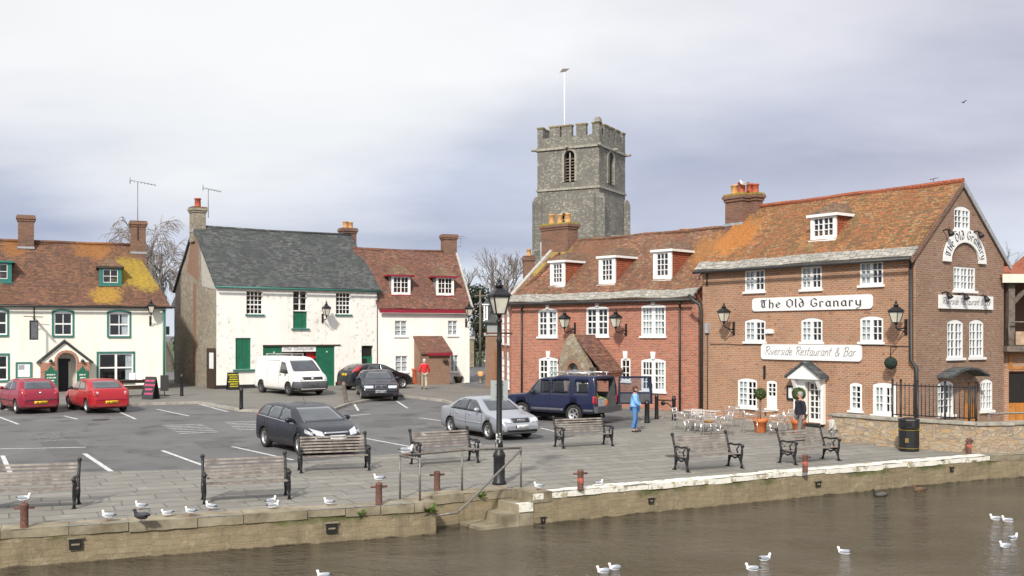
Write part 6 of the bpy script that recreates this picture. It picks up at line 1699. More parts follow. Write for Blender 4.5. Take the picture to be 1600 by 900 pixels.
c.panel('tail_lamp', [(-1.95, 1.02), (-1.6, 1.04), (-1.25, 1.3), (-1.42, 1.32)], 'side', 'taillamp', both=True)
c.panel('fog_lamp', [(.3, .35), (.5, .35), (.5, .43), (.3, .43)], 'rear', 'taillamp')
c.panel('headlamp', [(.4, .6), (.78, .64), (.74, .8), (.42, .74)], 'front', 'headlamp', both=True)
c.plate('rear', 0, .85, mat='plate_y'); c.mirror(.7, .94, 'black_blue'); c.seam([(-.16, .3), (-.16, .95)]); c.seam([(.85, .3), (.85, .9)])
c.place(586, 610.5, 40, .11)

# --- dark saloon, front on
c = Car('parked_car', 'dark blue saloon facing the river, twin kidney grille and white plate', (4.8, 1.85, 1.43),
        [(-2.4, .5), (-2.36, .95), (-2.2, 1.02), (-1.6, 1.04), (-.95, 1.37), (-.5, 1.43), (.1, 1.42), (.4, 1.37), (1.05, 1.0), (2., .86), (2.3, .76), (2.4, .5)],
        [(-2.3, .96), (-1., .93), (1., .9), (2.3, .74)], 'navy', axles=(-1.4, 1.45), wr=.32, taper=(.5, .85, .45, .86)); cat(c, 'car')
c.finish()
c.panel('windscreen', [(-.68, 1.02), (.68, 1.02), (.54, 1.35), (-.54, 1.35)], 'front', 'car_glass', 10, 6)
c.panel('rear_window', [(-.62, 1.06), (.62, 1.06), (.5, 1.34), (-.5, 1.34)], 'rear', 'car_glass')
c.panel('side_window', [(-.1, .97), (.85, .94), (.4, 1.3), (-.06, 1.35)], 'side', 'car_glass', both=True)
c.panel('side_window', [(-1.25, .99), (-.18, .97), (-.14, 1.35), (-.75, 1.32)], 'side', 'car_glass', both=True)
c.panel('grille', [(.02, .62), (.27, .62), (.25, .74), (.03, .74)], 'front', 'trim', 3, 2, .02, both=True)
c.panel('grille_frame', [(.0, .6), (.29, .6), (.27, .76), (.01, .76)], 'front', 'chrome', 3, 2, .01, both=True)
c.panel('headlamp', [(.36, .61), (.78, .61), (.8, .74), (.36, .74)], 'front', 'headlamp', 6, 2, .012, both=True)
c.panel('headlamp_surround', [(.32, .59), (.8, .59), (.8, .76), (.32, .76)], 'front', 'trim', 6, 2, .006, both=True)
c.panel('lower_grille', [(-.6, .3), (.6, .3), (.6, .38), (-.6, .38)], 'front', 'arch', 10, 1, .01)
c.panel('bumper_strip', [(-.86, .47), (.86, .47), (.86, .51), (-.86, .51)], 'front', 'trim', 16, 1, .02)
c.plate('front', 0, .46, mat='plate_w'); c.mirror(.75, .98, 'navy'); c.seam([(-.14, .3), (-.14, .95)]); c.seam([(.95, .3), (.95, .92)])
c.place(588, 622, -77)

# --- dark estate in the foreground bay
c = Car('parked_car', 'near dark blue estate car parked just behind the riverside benches', (4.8, 1.88, 1.5),
        [(-2.4, .55), (-2.37, .95), (-2.2, 1.12), (-1.8, 1.42), (-1.4, 1.48), (-.3, 1.5), (.15, 1.46), (.5, 1.37), (1.35, 1.0), (1.9, .86), (2.25, .7), (2.4, .5)],
        [(-2.35, 1.05), (-1., 1.0), (1.2, .92), (2.3, .7)], 'ink', axles=(-1.4, 1.45), wr=.33, taper=(.5, .82, .75, .68)); cat(c, 'car')
c.spokes = 10; c.finish()
c.panel('windscreen', [(-.7, 1.02), (.7, 1.02), (.56, 1.4), (-.56, 1.4)], 'front', 'car_glass', 12, 8)
c.panel('rear_window', [(-.62, 1.12), (.62, 1.12), (.54, 1.4), (-.54, 1.4)], 'rear', 'car_glass')
for q_ in ([(-.12, 1.0), (1.0, .96), (.45, 1.34), (-.08, 1.4)], [(-1.12, 1.03), (-.2, 1.0), (-.16, 1.4), (-1.02, 1.4)], [(-2.0, 1.1), (-1.2, 1.04), (-1.1, 1.4), (-1.7, 1.37)]):
    c.panel('side_window', q_, 'side', 'car_glass', both=True)
c.panel('window_trim', [(-2.1, 1.05), (1.02, .935), (1.02, .955), (-2.1, 1.08)], 'side', 'chrome', 20, 1, .008, both=True)
c.panel('headlamp', [(.42, .62), (.68, .66), (.78, .86), (.46, .76)], 'front', 'headlamp', 8, 4, .01, both=True)
c.panel('headlamp', [(1.86, .72), (2.2, .66), (2.15, .74), (1.8, .84)], 'side', 'headlamp', 6, 2, .006, both=True)
c.panel('grille_bar', [(-.4, .7), (.4, .7), (.42, .74), (-.42, .74)], 'front', 'chrome', 8, 1, .014)
c.panel('lower_grille', [(-.6, .32), (.6, .32), (.6, .52), (-.6, .52)], 'front', 'arch', 10, 2, .01)
c.panel('tail_lamp', [(-2.3, .95), (-2.05, 1.0), (-2.0, 1.14), (-2.16, 1.16)], 'side', 'taillamp', both=True)
c.plate('front', 0, .58, mat='plate_w'); c.mirror(.85, 1.0, 'ink', 1.15)
c.seam([(-.14, .32), (-.14, .98)]); c.seam([(1.05, .32), (1.05, .93)]); c.seam([(-1.15, .55), (-1.15, 1.0)])
c.seam([(-.5, .72), (-.3, .72)], w=.03, mat='ink'); c.seam([(.62, .7), (.8, .7)], w=.03, mat='ink')
MB().tube([(-.1, .0, 1.5), (-.35, 0, 1.68)], .008, 5).build('antenna', M['trim'], c.root)
c.place(480, 702, -55, sc=.93)

# --- silver saloon
c = Car('parked_car', 'silver saloon with dusty alloy wheels parked behind the tall lamp post', (4.48, 1.74, 1.42),
        [(-2.24, .5), (-2.21, .92), (-2.05, 1.0), (-1.65, 1.02), (-.85, 1.36), (-.45, 1.415), (.0, 1.42), (.35, 1.37), (1.15, .96), (1.85, .83), (2.14, .72), (2.24, .5)],
        [(-2.2, .95), (-1., .92), (1., .87), (2.2, .72)], 'silver', axles=(-1.3, 1.32), wr=.31, taper=(.5, .84, .6, .76)); cat(c, 'car')
c.spokes = 9; c.finish()
c.panel('windscreen', [(-.63, .99), (.63, .99), (.5, 1.345), (-.5, 1.345)], 'front', 'car_glass', 10, 6)
c.panel('rear_window', [(-.6, 1.05), (.6, 1.05), (.48, 1.33), (-.48, 1.33)], 'rear', 'car_glass')
c.panel('side_window', [(-.12, .955), (.86, .93), (.38, 1.29), (-.06, 1.34)], 'side', 'car_glass', both=True)
c.panel('side_window', [(-1.25, .985), (-.2, .96), (-.14, 1.34), (-.68, 1.31)], 'side', 'car_glass', both=True)
c.panel('window_trim', [(-1.32, .96), (.96, .9), (.36, 1.32), (-.74, 1.345)], 'side', 'trim', 14, 4, .002, both=True)
c.panel('grille', [(-.33, .62), (.33, .62), (.36, .76), (-.36, .76)], 'front', 'trim', 6, 3, .012)
q = MB()
h = c.bvh.ray_cast(Vector((4, 0, .69)), Vector((-1, 0, 0)))
for i in range(4):
    q.lathe([(.042, 0), (.055, 0), (.055, .012), (.042, .012)], (h[0].x+.02, (i-1.5)*.075, .69), 14, ax=Matrix.Rotation(R(90), 3, 'Y'))
q.build('badge', M['chrome'], c.root)
c.panel('headlamp', [(.4, .6), (.78, .64), (.78, .78), (.42, .75)], 'front', 'headlamp', 8, 3, .012, both=True)
c.panel('headlamp', [(1.9, .66), (2.12, .64), (2.1, .72), (1.9, .76)], 'side', 'headlamp', 4, 2, .006, both=True)
c.panel('lower_grille', [(-.72, .3), (.72, .3), (.74, .38), (-.74, .38)], 'front', 'arch', 12, 1, .012)
c.panel('side_strip', [(-.9, .55), (.9, .52), (.9, .56), (-.9, .59)], 'side', 'silver', 12, 1, .014, both=True)
c.plate('front', 0, .48, mat='plate_w', text='T42 HFJ'); c.mirror(.72, .95, 'silver', 1.05)
c.panel('plate_band', [(-.26, .425), (-.22, .425), (-.22, .535), (-.26, .535)], 'front', 'lr_blue', 1, 1, .024)
c.seam([(-.16, .3), (-.16, .94)]); c.seam([(.92, .3), (.92, .9)]); c.seam([(-1.05, .6), (-1.12, .95)])
for x in (-.9, .02): c.panel('door_handle', [(x, .79), (x+.18, .79), (x+.18, .83), (x, .83)], 'side', 'silver', 2, 1, .025, both=True)
c.place(763, 680, -57, sc=.95)

# --- blue four wheel drive with its rear door open
c = Car('parked_car', 'deep blue off road car with roof bars and its rear door swung open', (4.45, 1.8, 1.9),
        [(-2.22, .6), (-2.2, 1.5), (-2.17, 1.84), (-2.0, 1.9), (-.4, 1.9), (-.15, 1.82), (.25, 1.8), (.55, 1.74), (1.05, 1.18), (1.2, 1.13), (2.05, 1.06), (2.18, .98), (2.22, .55)],
        [(-2.2, 1.1), (.9, 1.08), (1.2, 1.02), (2.2, .95)], 'lr_blue', zb=.38, tumble=.86, axles=(-1.2, 1.34), wr=.37, taper=(.2, .93, .35, .88), boxy=.8, arch_k=1.2, smoothn=1); cat(c, 'car')
c.cut_box((-1.75, 0, 1.14), (1.2, 1.36, 1.2))
for bx_ in (((-1.55, 0, 1.42), (.64, 2.4, .44)), ((-.55, 0, 1.42), (.84, 2.4, .52)), ((.2, 0, 1.41), (.4, 2.4, .5))): c.cut_box(*bx_)   # see-through side windows
c.cut_box((-.35, 0, 1.38), (2.2, 1.3, .7))
c.finish()
c.panel('windscreen', [(-.68, 1.2), (.68, 1.2), (.62, 1.7), (-.62, 1.7)], 'front', 'car_glass', 10, 6)
c.panel('side_window', [(.4, 1.14), (.86, 1.14), (.5, 1.66), (.4, 1.67)], 'side', 'car_glass', both=True)
c.panel('side_glass', [(.0, 1.16), (.4, 1.16), (.4, 1.66), (.0, 1.66)], 'side', 'glass', both=True, off=-.01)
c.panel('side_glass', [(-.97, 1.16), (-.13, 1.16), (-.13, 1.68), (-.97, 1.68)], 'side', 'glass', both=True, off=-.01)
c.panel('side_glass', [(-1.87, 1.2), (-1.23, 1.2), (-1.23, 1.64), (-1.87, 1.64)], 'side', 'glass', both=True, off=-.01)
for x0_, x1_ in ((-2.12, -1.68), (-.72, .86), (1.82, 2.12)): c.panel('lower_trim', [(x0_, .42), (x1_, .42), (x1_, .58), (x0_, .58)], 'side', 'greyplastic', 10, 2, .008, both=True)
c.body['label'] = 'blue body with an open tailgate'
q = MB(); q.bx(-2.36, -2.18, -.9, .9, .46, .7); q.build('rear_bumper', M['greyplastic'], c.root)
q = MB(); q.bx(2.12, 2.34, -.9, .9, .48, .74); q.build('front_bumper', M['greyplastic'], c.root)
c.panel('headlamp', [(.5, .84), (.8, .84), (.8, 1.0), (.5, 1.0)], 'front', 'headlamp', both=True)
c.panel('grille', [(-.45, .82), (.45, .82), (.45, 1.0), (-.45, 1.0)], 'front', 'trim')
c.panel('indicator', [(2.08, .82), (2.19, .82), (2.19, .98), (2.08, .98)], 'side', 'amber', 2, 2, .01, both=True)
c.panel('tail_lamp', [(.7, .78), (.82, .78), (.82, 1.1), (.7, 1.1)], 'rear', 'taillamp', 2, 4, .014, both=True)
c.panel('tail_lamp', [(-2.18, .8), (-2.1, .8), (-2.1, 1.1), (-2.18, 1.1)], 'side', 'taillamp', 2, 4, .014, both=True)
c.seam([(-.05, .45), (-.05, 1.76)]); c.seam([(.98, .45), (.98, 1.05)]); c.seam([(-1.05, .8), (-1.05, 1.76)])
c.mirror(.72, 1.15, 'trim', 1.3)
q = MB()
for y in (-.66, .66):
    q.tube([(-1.9, y, 2.0), (.1, y, 2.0)], .022, 6)
    for x in (-1.8, -.8, .0): q.tube([(x, y, 1.86), (x, y, 2.0)], .02, 5)
for x in (-1.7, -1.2, -.7, -.2): q.tube([(x, -.66, 2.0), (x, .66, 2.0)], .018, 5)
q.build('roof_rack', M['alu'], c.root)
q = MB()
for y in (-.4, .4): q.bx(-.9, -.78, y-.25, y+.25, .75, 1.5); q.ball((-.84, y, 1.6), (.06, .14, .1), 8, 6)
q.build('rear_seat', M['seat'], c.root)
# open rear door: hinged on the car's right (viewer's right) edge
dr = MB()
hx, hy = -2.22, -.8
def dp(u, z, d): return Vector((hx-u*math.sin(R(100)), hy-u*math.cos(R(100))*-1*-1-0, z))+Vector((0, -d, 0))
ang = R(222)
ux, uy = math.cos(ang), math.sin(ang)
def P3(u, z, d): return Vector((hx+ux*u-uy*d, hy+uy*u+ux*d, z))
class _P:  # adapter giving a Plane-like pt
    def pt(s_, u, z, d=0): return P3(u, z, d)
dpn = _P()
dr.plate(dpn, [(0, .72), (1.42, .72), (1.42, 1.5), (1.3, 1.84), (0.05, 1.84)], [[(.1, 1.2), (1.32, 1.2), (1.22, 1.76), (.1, 1.76)]], -.05, .05, back=True)
od = dr.build('rear_door', M['lr_blue'], c.root)
g = MB(); g.plate(dpn, [(.1, 1.2), (1.32, 1.2), (1.22, 1.76), (.1, 1.76)], (), -.005, .005, back=True); g.build('door_glass', M['glass'], od)
g = MB(); g.plate(dpn, [(.1, .78), (1.32, .78), (1.32, 1.14), (.1, 1.14)], (), .05, .075); g.plate(dpn, [(.1, .78), (1.32, .78), (1.32, 1.14), (.1, 1.14)], (), -.05, -.07); g.build('door_lining', M['greyplastic'], od)
c.place(876, 657, 143, sc=.97)
LR = c.root
def inside(name, label, ct, loc):
    t = empty(name, LR.matrix_basis @ Vector(loc), LR.rotation_euler.z); tag(t, label, ct); return t
t = inside('grey_case', 'pale grey toolbox in the open back of the blue car', 'case', (-2.02, .3, .545))
MB().bx(-.15, .15, -.22, .22, 0, .42).build('case_body', M['lead'], t); MB().bx(-.16, .16, -.23, .23, .422, .46).build('case_lid', M['grey_metal'], t)
t = inside('cable_drum', 'round orange cable drum in the open back of the blue car', 'cable reel', (-2.1, -.06, .545))
MB().lathe([(.0, -.05), (.19, -.05), (.19, -.03), (.1, -.03), (.1, .03), (.19, .03), (.19, .05), (0, .05)], (0, 0, .19), 20, ax=Matrix.Rotation(R(90), 3, 'Y')).build('drum', M['terra'], t)
MB().lathe([(.13, -.028), (.13, .028)], (0, 0, .19), 16, ax=Matrix.Rotation(R(90), 3, 'Y')).build('cable', M['yellow'], t)
t = inside('folded_jacket', 'yellow hi-vis jacket bundled in the back of the blue car', 'jacket', (-1.7, -.25, .55))
q = MB(); q.ball((0, 0, .25), (.3, .35, .25), 12, 8); q.ball((.1, .3, .55), (.2, .2, .1), 10, 6)
for v in q.v: v += Vector((noise.noise(v*5), noise.noise(v*5+Z*4), noise.noise(v*5+Z*9)))*.07
q.build('cloth', plain('hi_vis_cloth', (.5, .55, .03), .8, var=.4, sc=8), t)
q = MB(); q.bx(-.25, .0, -.38, .3, .06, .1); q.build('strap', M['letter_white'], t)
# ------------------------------------------------------------ benches
M['slat'] = plain('weathered_bench_slat', (.19, .155, .13), .75, var=.4, sc=5, bmp=.003, c2=(.32, .28, .245))
def make_bench():
    t = empty('bench'); L = 1.72
    q = MB()
    for i in range(6):      # seat slats, front (y=-) to back
        y = -.27+i*.086; z = .375-.006*i+.0035*(i-2.5)**2*.6
        q.box((0, y, z), (L+.05, .055, .026), rot=Matrix.Rotation(R(-3), 3, 'X'))
    q.build('seat', M['slat'], t)
    q = MB()
    for i in range(6):
        z = .45+i*.074; y = .235+i*.025
        q.box((0, y, z), (L+.05, .022, .045), rot=Matrix.Rotation(R(-18), 3, 'X'))
    b = q.build('backrest', M['slat'], t)
    q = MB()
    for i in range(6): q.ball((0, .222+i*.025, .45+i*.074), .012, 6, 4)
    q.build('bolts', M['galv'], b)
    for sx in (-1, 1):
        x = sx*L/2; q = MB()
        q.tube([(x, -.3, .0), (x, -.275, .1), (x, -.24, .22), (x, -.29, .36), (x, -.3, .48), (x, -.29, .57)], [.034, .026, .045, .036, .028, .034], 8)
        q.tube([(x, .28, .0), (x, .245, .1), (x, .21, .25), (x, .22, .4), (x, .26, .55), (x, .33, .75), (x, .37, .88)], [.034, .026, .045, .038, .03, .03, .034], 8)
        q.tube([(x, -.29, .33), (x, 0, .33), (x, .22, .36)], .03, 8)
        q.tube([(x, -.25, .2), (x, -.14, .29), (x, 0, .24), (x, .12, .29), (x, .22, .2)], .026, 6)
        q.tube([(x, -.31, .59), (x, -.22, .62), (x, 0, .59), (x, .16, .61), (x, .27, .57)], [.03, .032, .026, .026, .024], 8)
        q.tube([(x, -.14, .36), (x, -.08, .48), (x, -.18, .57)], .02, 6)
        q.ball((x, -.325, .575), .046, 10, 8); q.ball((x, .385, .9), .048, 10, 8)
        q.box((x, -.31, .012), (.075, .11, .024)); q.box((x, .29, .012), (.075, .11, .024))
        q.build('end_frame', M['black'], t)
    return t
spots = [((-22, 800), (108, 795), 'bench cut off by the left edge'),
         ((322, 787), (449, 780), 'bench by the row of gulls, left of the near estate car'),
         ((474, 739), (573, 735), 'bench in front of the near dark estate car'),
         ((656, 729), (745, 723), 'bench left of the tall lamp post by the handrail'),
         ((879, 701), (956, 697), 'bench between the silver saloon and the pale blue coat'),
         ((1075, 738), (1156, 732), 'bench alone in front of the cafe tables'),
         ((1240, 727), (1310, 720), 'rightmost bench, in front of the white granary door')]
proto = None
for a, b, lb in spots:
    A_, B_ = G(*a), G(*b)
    t = make_bench() if proto is None else copy_tree(proto)
    proto = proto or t
    m_ = (A_+B_)/2; d = (B_-A_).normalized()
    n_ = Vector((-d.y, d.x, 0))
    t.location = m_+n_*.25+Z*.007; t.rotation_euler = (0, 0, math.atan2(d.y, d.x))
    tag(t, 'grey slatted '+lb, 'bench', 'riverside benches with grey slats')

# ------------------------------------------------------------ tall lamp post
m_, nt_, b_, _ = newmat('peeling_black_paint'); M['peel'] = m_
setb(nt_, b_, Base_Color=mix(nt_, mr(nt_, nz(nt_, obj(nt_), 9., 6, .75), .5, .56), (.015, .015, .017), (.7, .7, .68)), Roughness=.6)
p = G(780, 757); lp0 = empty('lamp_post', p, R(20)); tag(lp0, 'tall black lamp post with tapered lantern and ladder bar on the quay', 'street lamp')
q = MB(); q.lathe([(.165, 0), (.165, .06), (.135, .1), (.132, .62), (.15, .66), (.135, .72), (.1, .78), (.09, .86)], (0, 0, 0), 16); q.build('base', M['black'], lp0)
q = MB(); q.lathe([(.09, .86), (.075, .95), (.09, 1.0), (.07, 1.05), (.062, 2.4), (.055, 3.3), (.075, 3.34), (.05, 3.4), (.045, 3.75), (.08, 3.8), (.05, 3.85)], (0, 0, 0), 14); shaft = q.build('shaft', M['black'], lp0)
q = MB(); q.lathe([(.096, .86), (.085, .96), (.094, 1.0), (.08, 1.05), (.078, 1.2)], (0, 0, 0), 14); q.build('peeling_band', M['peel'], shaft)
q = MB(); q.tube([(-.3, 0, 3.52), (.3, 0, 3.52)], .02, 6); q.ball((-.3, 0, 3.52), .035, 8, 6); q.ball((.3, 0, 3.52), .035, 8, 6); q.build('ladder_bar', M['rust'], lp0)
fr, gl, cp = lantern_mb(.95)
for mb, nm, mt in ((fr, 'lantern_frame', M['black']), (gl, 'lantern_glass', M['lampglass']), (cp, 'lantern_cap', M['black'])):
    for v in mb.v: v += Vector((0, 0, 3.97))
    mb.build(nm, mt, lp0)
q = MB(); q.bx(-.2, .2, .075, .09, 1.95, 2.42); q.tube([(-.1, .07, 2.05), (.1, .07, 2.05)], .012).tube([(-.1, .07, 2.33), (.1, .07, 2.33)], .012)
sp = q.build('sign_plate', M['grey_metal'], lp0); sp.rotation_euler = (0, 0, R(-20))

# ------------------------------------------------------------ mooring posts and bollards
def mooring():
    t = empty('mooring_post')
    q = MB(); q.lathe([(.075, 0), (.07, .02), (.068, .4), (.075, .42), (.06, .45), (0, .455)], (0, 0, 0), 14); q.build('post', M['rust'], t)
    q = MB(); q.tube([(-.17, 0, .37), (.17, 0, .37)], .024, 8); q.build('cross_pin', M['rust'], t)
    return t
mp = None
m_, nt_, b_, _ = newmat('worn_red_paint'); M['band'] = m_
setb(nt_, b_, Base_Color=mix(nt_, mr(nt_, nz(nt_, obj(nt_), 11., 5, .7), .46, .56), (.5, .1, .08), (.16, .07, .05)), Roughness=.7)
for px, py, lb, band in ((38, 826, 'rusty mooring post in front of the leftmost bench, a gull on top', 0), (592, 789, 'rusty mooring post at the left quay edge with a gull on top', 0), (683, 768, 'plain rusty mooring post behind the landing handrail', 0),
                   (907, 766, 'rusty mooring post with a red band, right of the tall lamp post', 1), (1258, 738, 'rusty mooring post with a red band in front of the rightmost bench', 1), (1514, 709, 'rusty red-banded mooring post against the rubble wall by the river', 1)):
    t = mooring() if mp is None else copy_tree(mp)
    mp = mp or t
    t.location = G(px, py)+Z*.006; t.rotation_euler = (0, 0, R(24+random.uniform(-8, 8)))
    tag(t, lb, 'mooring post', 'rusty mooring posts along the quay edge')
    if band:
        q = MB(); q.lathe([(.072, .15), (.073, .16), (.072, .26), (.07, .27)], (0, 0, 0), 14); q.build('red_band', M['band'], t)
def bollard(px, py, label, h=.95, r=.085, tilt=0, dz=.11, mat='black', capm=None, group='black bollards by the footway'):
    t = empty('bollard', G(px, py)+Z*dz); tag(t, label, 'bollard', group)
    q = MB(); q.lathe([(r*1.15, 0), (r*1.1, .06), (r, .1), (r*.92, h*.8), (r*1.1, h*.83), (r*1.1, h*.87), (r*.9, h*.9), (r*.8, h*.97), (0, h)], (0, 0, 0), 12); q.build('post', M[mat], t)
    if capm: q = MB(); q.lathe([(r*1.12, h*.6), (r*1.14, h*.62), (r*1.14, h*.99), (0, h*1.02)], (0, 0, 0), 12); q.build('band', M[capm], t)
    t.rotation_euler = (R(tilt*.3), R(tilt), 0)
    return t
bollard(377, 643, 'black bollard on the kerb in front of the yellow chalkboard')
bollard(284, 622, 'black bollard beside the foot of the rubble stone gable', h=1.15)
bollard(541, 633, 'leaning weathered timber post between the van and the dark blue saloon', h=1.0, r=.1, tilt=-8, mat='grey_wood', group=None)
bollard(751, 602, 'short post with a yellow top in the mouth of the lane', h=.75, r=.16, mat='galv', capm='pot_buff', group=None)
bollard(1011, 661, 'black bollard under the open rear door of the blue car', h=.9, r=.1, dz=0, group='black bollards beside the brick house')
bollard(1026, 655, 'black bollard left of the iron hoop rack beside the brick house', h=1.05, r=.08, dz=0, group='black bollards beside the brick house')
bollard(1053, 657, 'black bollard right of the iron hoop rack, nearest the cafe tables', h=1.0, r=.08, dz=0, group='black bollards beside the brick house')
rk = empty('hoop_rack', (G(1026, 655)+G(1053, 657))/2, math.atan2(*(G(1053, 657)-G(1026, 655)).yx)); tag(rk, 'black iron hoop rack with a rail between two bollards', 'rack')
q = MB(); q.tube([(-.45, 0, .78), (.45, 0, .78)], .028, 8); q.build('rail', M['black'], rk)
q = MB(); q.tube([(.0+.42*math.sin(R(a)), 0, .12+.55*math.cos(R(a))) for a in range(-15, 106, 12)], .024, 8); q.lathe([(.04, -.03), (.09, -.03), (.09, .03), (.04, .03)], (-.1, 0, .66), 12, ax=Matrix.Rotation(R(90), 3, 'X')); q.build('hoop', M['black'], rk)

# ------------------------------------------------------------ landing handrail
def at(px, py, z):      # point on a horizontal level z
    k = (py-HY)/F; y = (H-z)/k
    return Vector(((px-CX)/F*y, y, z))
pA, pB, pC, pD = G(625, 780), G(656, 784), G(722, 768), G(814, 763)
hr_ = empty('handrail', pC); tag(hr_, 'galvanised tube handrail round the landing, sloping down to the water', 'handrail')
def rel(v): return Vector(v)-pC
hA = .92
wE = E['D'].lerp(E['E'], .93); low = E['D'].lerp(E['E'], .36)
q = MB(); q.tube([rel(pB+Z*(hA-.03)), rel(pA+Z*hA), rel(pA.lerp(pC, .5)+Z*hA), rel(pC+Z*hA), rel(pD+Z*hA)], .026, 8); q.build('top_rail', M['galv'], hr_)
sl1 = E['D'].lerp(E['E'], .5)-Z*.1+Vector((.3, -.55, 0))
q = MB(); q.tube([rel(pD+Z*hA), rel(pD+Z*(hA-.04)+Vector((.0, -.04, 0))), rel(E['C'].lerp(E['F'], .3)+Z*-.1), rel(E['C'].lerp(E['F'], .2)+Z*-.26), rel(E['C'].lerp(E['F'], .0)+Z*-.27)], .026, 8); q.build('sloping_rail', M['galv'], hr_)
for p_, z_ in ((pA, 0), (pB, 0), (pC, 0), (pD, 0)):
    q = MB(); q.tube([rel(p_), rel(p_+Z*hA)], .024, 8); q.build('post', M['galv'], hr_)

# ------------------------------------------------------------ rubble wall, railings, bin
W0, W1, W2, W3 = G(1297, 689), G(1400, 699), G(1535, 709), EG[6]+(E['H']-E['G'])*.01
W2 = E['G']+Vector((-.15, .55, 0)); W3 = E['G']+(E['H']-E['G']).normalized()*1.2+Vector((-.12, .35, 0)); W4 = E['G']+(E['H']-E['G']).normalized()*14+Vector((-.12, .35, 0))
q = MB(); cpq = MB()
pts = [W0, W1, W1.lerp(W2, .5), W2, W3, W4]
for a, b in zip(pts, pts[1:]):
    d = (b-a).normalized(); n_ = Vector((-d.y, d.x, 0)); ln = (b-a).length; k = max(2, int(ln/.4))
    vs = []
    for z in (-.1, .25, .55, .82):
        vs += [a+d*(ln*i/k)+Z*z-n_*(noise.noise((a+d*(ln*i/k))*2+Z*z*3)*.04 if 0 < i < k else 0) for i in range(k+1)]
    q.add(vs, [(j*(k+1)+i, j*(k+1)+i+1, (j+1)*(k+1)+i+1, (j+1)*(k+1)+i) for j in range(3) for i in range(k)])
    q.hexa([v+Z*z for z in (-.1, .8) for v in (a+n_*.06, b+n_*.06, b+n_*.35, a+n_*.35)])
    m_ = max(1, int(ln/.8))
    for i in range(m_):
        e, f = a+d*(ln*i/m_+.004), a+d*(ln*(i+1)/m_-.004); jz = random.uniform(-.008, .012)
        cpq.hexa([v+Z*(z+jz) for z in (.822, .9) for v in (e-n_*.05, f-n_*.05, f+n_*.4, e+n_*.4)])
rw_ = q.build('rubble_wall', M['quay_rail_wall'], fix=True); tag(rw_, 'low golden rubble stone wall with flat coping below the granary railings', 'wall')
cpq.build('wall_coping', M['dressed'], rw_)
rp = [W0.lerp(W1, .88), W1, W1.lerp(W2, .22), W1.lerp(W2, .57), W2+Vector((-.2, .3, 0)), W2+Vector((.15, .6, 0))]
nb = Vector((.28, .35, 0))
rl = empty('iron_railing', W1+nb); tag(rl, 'black iron railing with thin bars standing behind the rubble wall', 'railing')
for i, v in enumerate(rp):
    v = v+nb-(W1+nb); q = MB(); q.tube([v, v+Z*2.02], .032, 8); q.ball(v+Z*2.06, .045, 8, 6); q.build('post', M['black'], rl)
q = MB()
for a, b in zip(rp, rp[1:]):
    a, b = a-W1, b-W1
    for z in (.98, 1.9): q.bar(a+Z*z, b+Z*z, .02, .035)
q.build('rail', M['black'], rl)
q = MB()
for a, b in zip(rp, rp[1:]):
    a, b = a-W1, b-W1; k = max(2, int((b-a).length/.115))
    for i in range(1, k): v = a.lerp(b, i/k); q.tube([v+Z*.95, v+Z*1.98], .013, 5)
bars = q.build('bars', M['black'], rl)
h2 = MB(); a, b = W3+Vector((-.4, .7, 0)), W4+Vector((0, .5, 0)); o_ = Vector(a)
h2.tube([a-o_+Z*1.1, b-o_+Z*1.1], .03, 8)
for i in range(8): v = a.lerp(b, i/7)-o_; h2.tube([v+Z*.5, v+Z*1.1], .022, 6)
hh_ = h2.build('terrace_rail', M['galv']); hh_.location = o_; tag(hh_, 'low grey tube rail behind the wall in front of the orange doors', 'railing')
tr = sheet('terrace', [tuple(v[:2]) for v in (W0+nb, W1+nb, W2+nb*.6, W3+Vector((0, .3, 0)), W4+Vector((0, .3, 0)))]+[(30, 42), (17.4, 38), (13.9, 34.95), (12.6, 36.7)], .08, M['flags']); tag(tr, kind='structure')
p = G(1420, 705); lb_ = empty('litter_bin', p+Z*.006, R(-12)); tag(lb_, 'black litter bin with gold bands in front of the rubble wall', 'litter bin')
oc = lambda r, z: [(r, z)]
q = MB(); q.lathe([(.27, 0), (.3, .04), (.3, .62)], (0, 0, 0), 8, smooth=False, phase=.5); bn = q.build('bin_body', M['black'], lb_)
q = MB(); q.lathe([(.3, .68), (.31, .7), (.31, .76), (.3, .9), (.33, .92), (.31, .96), (.1, 1.0), (0, 1.0)], (0, 0, 0), 8, smooth=False, phase=.5); q.lathe([(.22, .6), (.22, .7)], (0, 0, 0), 8, phase=.5); hd = q.build('bin_hood', M['black'], lb_)
q = MB(); gm = plain('gold_band', (.25, .18, .04), .5, metal=.4, var=.15)
for z in (.09, .63): q.lathe([(.305, z), (.31, z), (.31, z+.022), (.305, z+.022)], (0, 0, 0), 8, smooth=False, phase=.5)
q.build('gold_band', gm, bn)
q = MB(); q.box((-.1, -.285, .34), (.1, .01, .13)); q.build('emblem', gm, bn)
q = MB(); q.box((-.08, -.287, .81), (.22, .02, .1)); q.build('opening', M['arch'], hd)

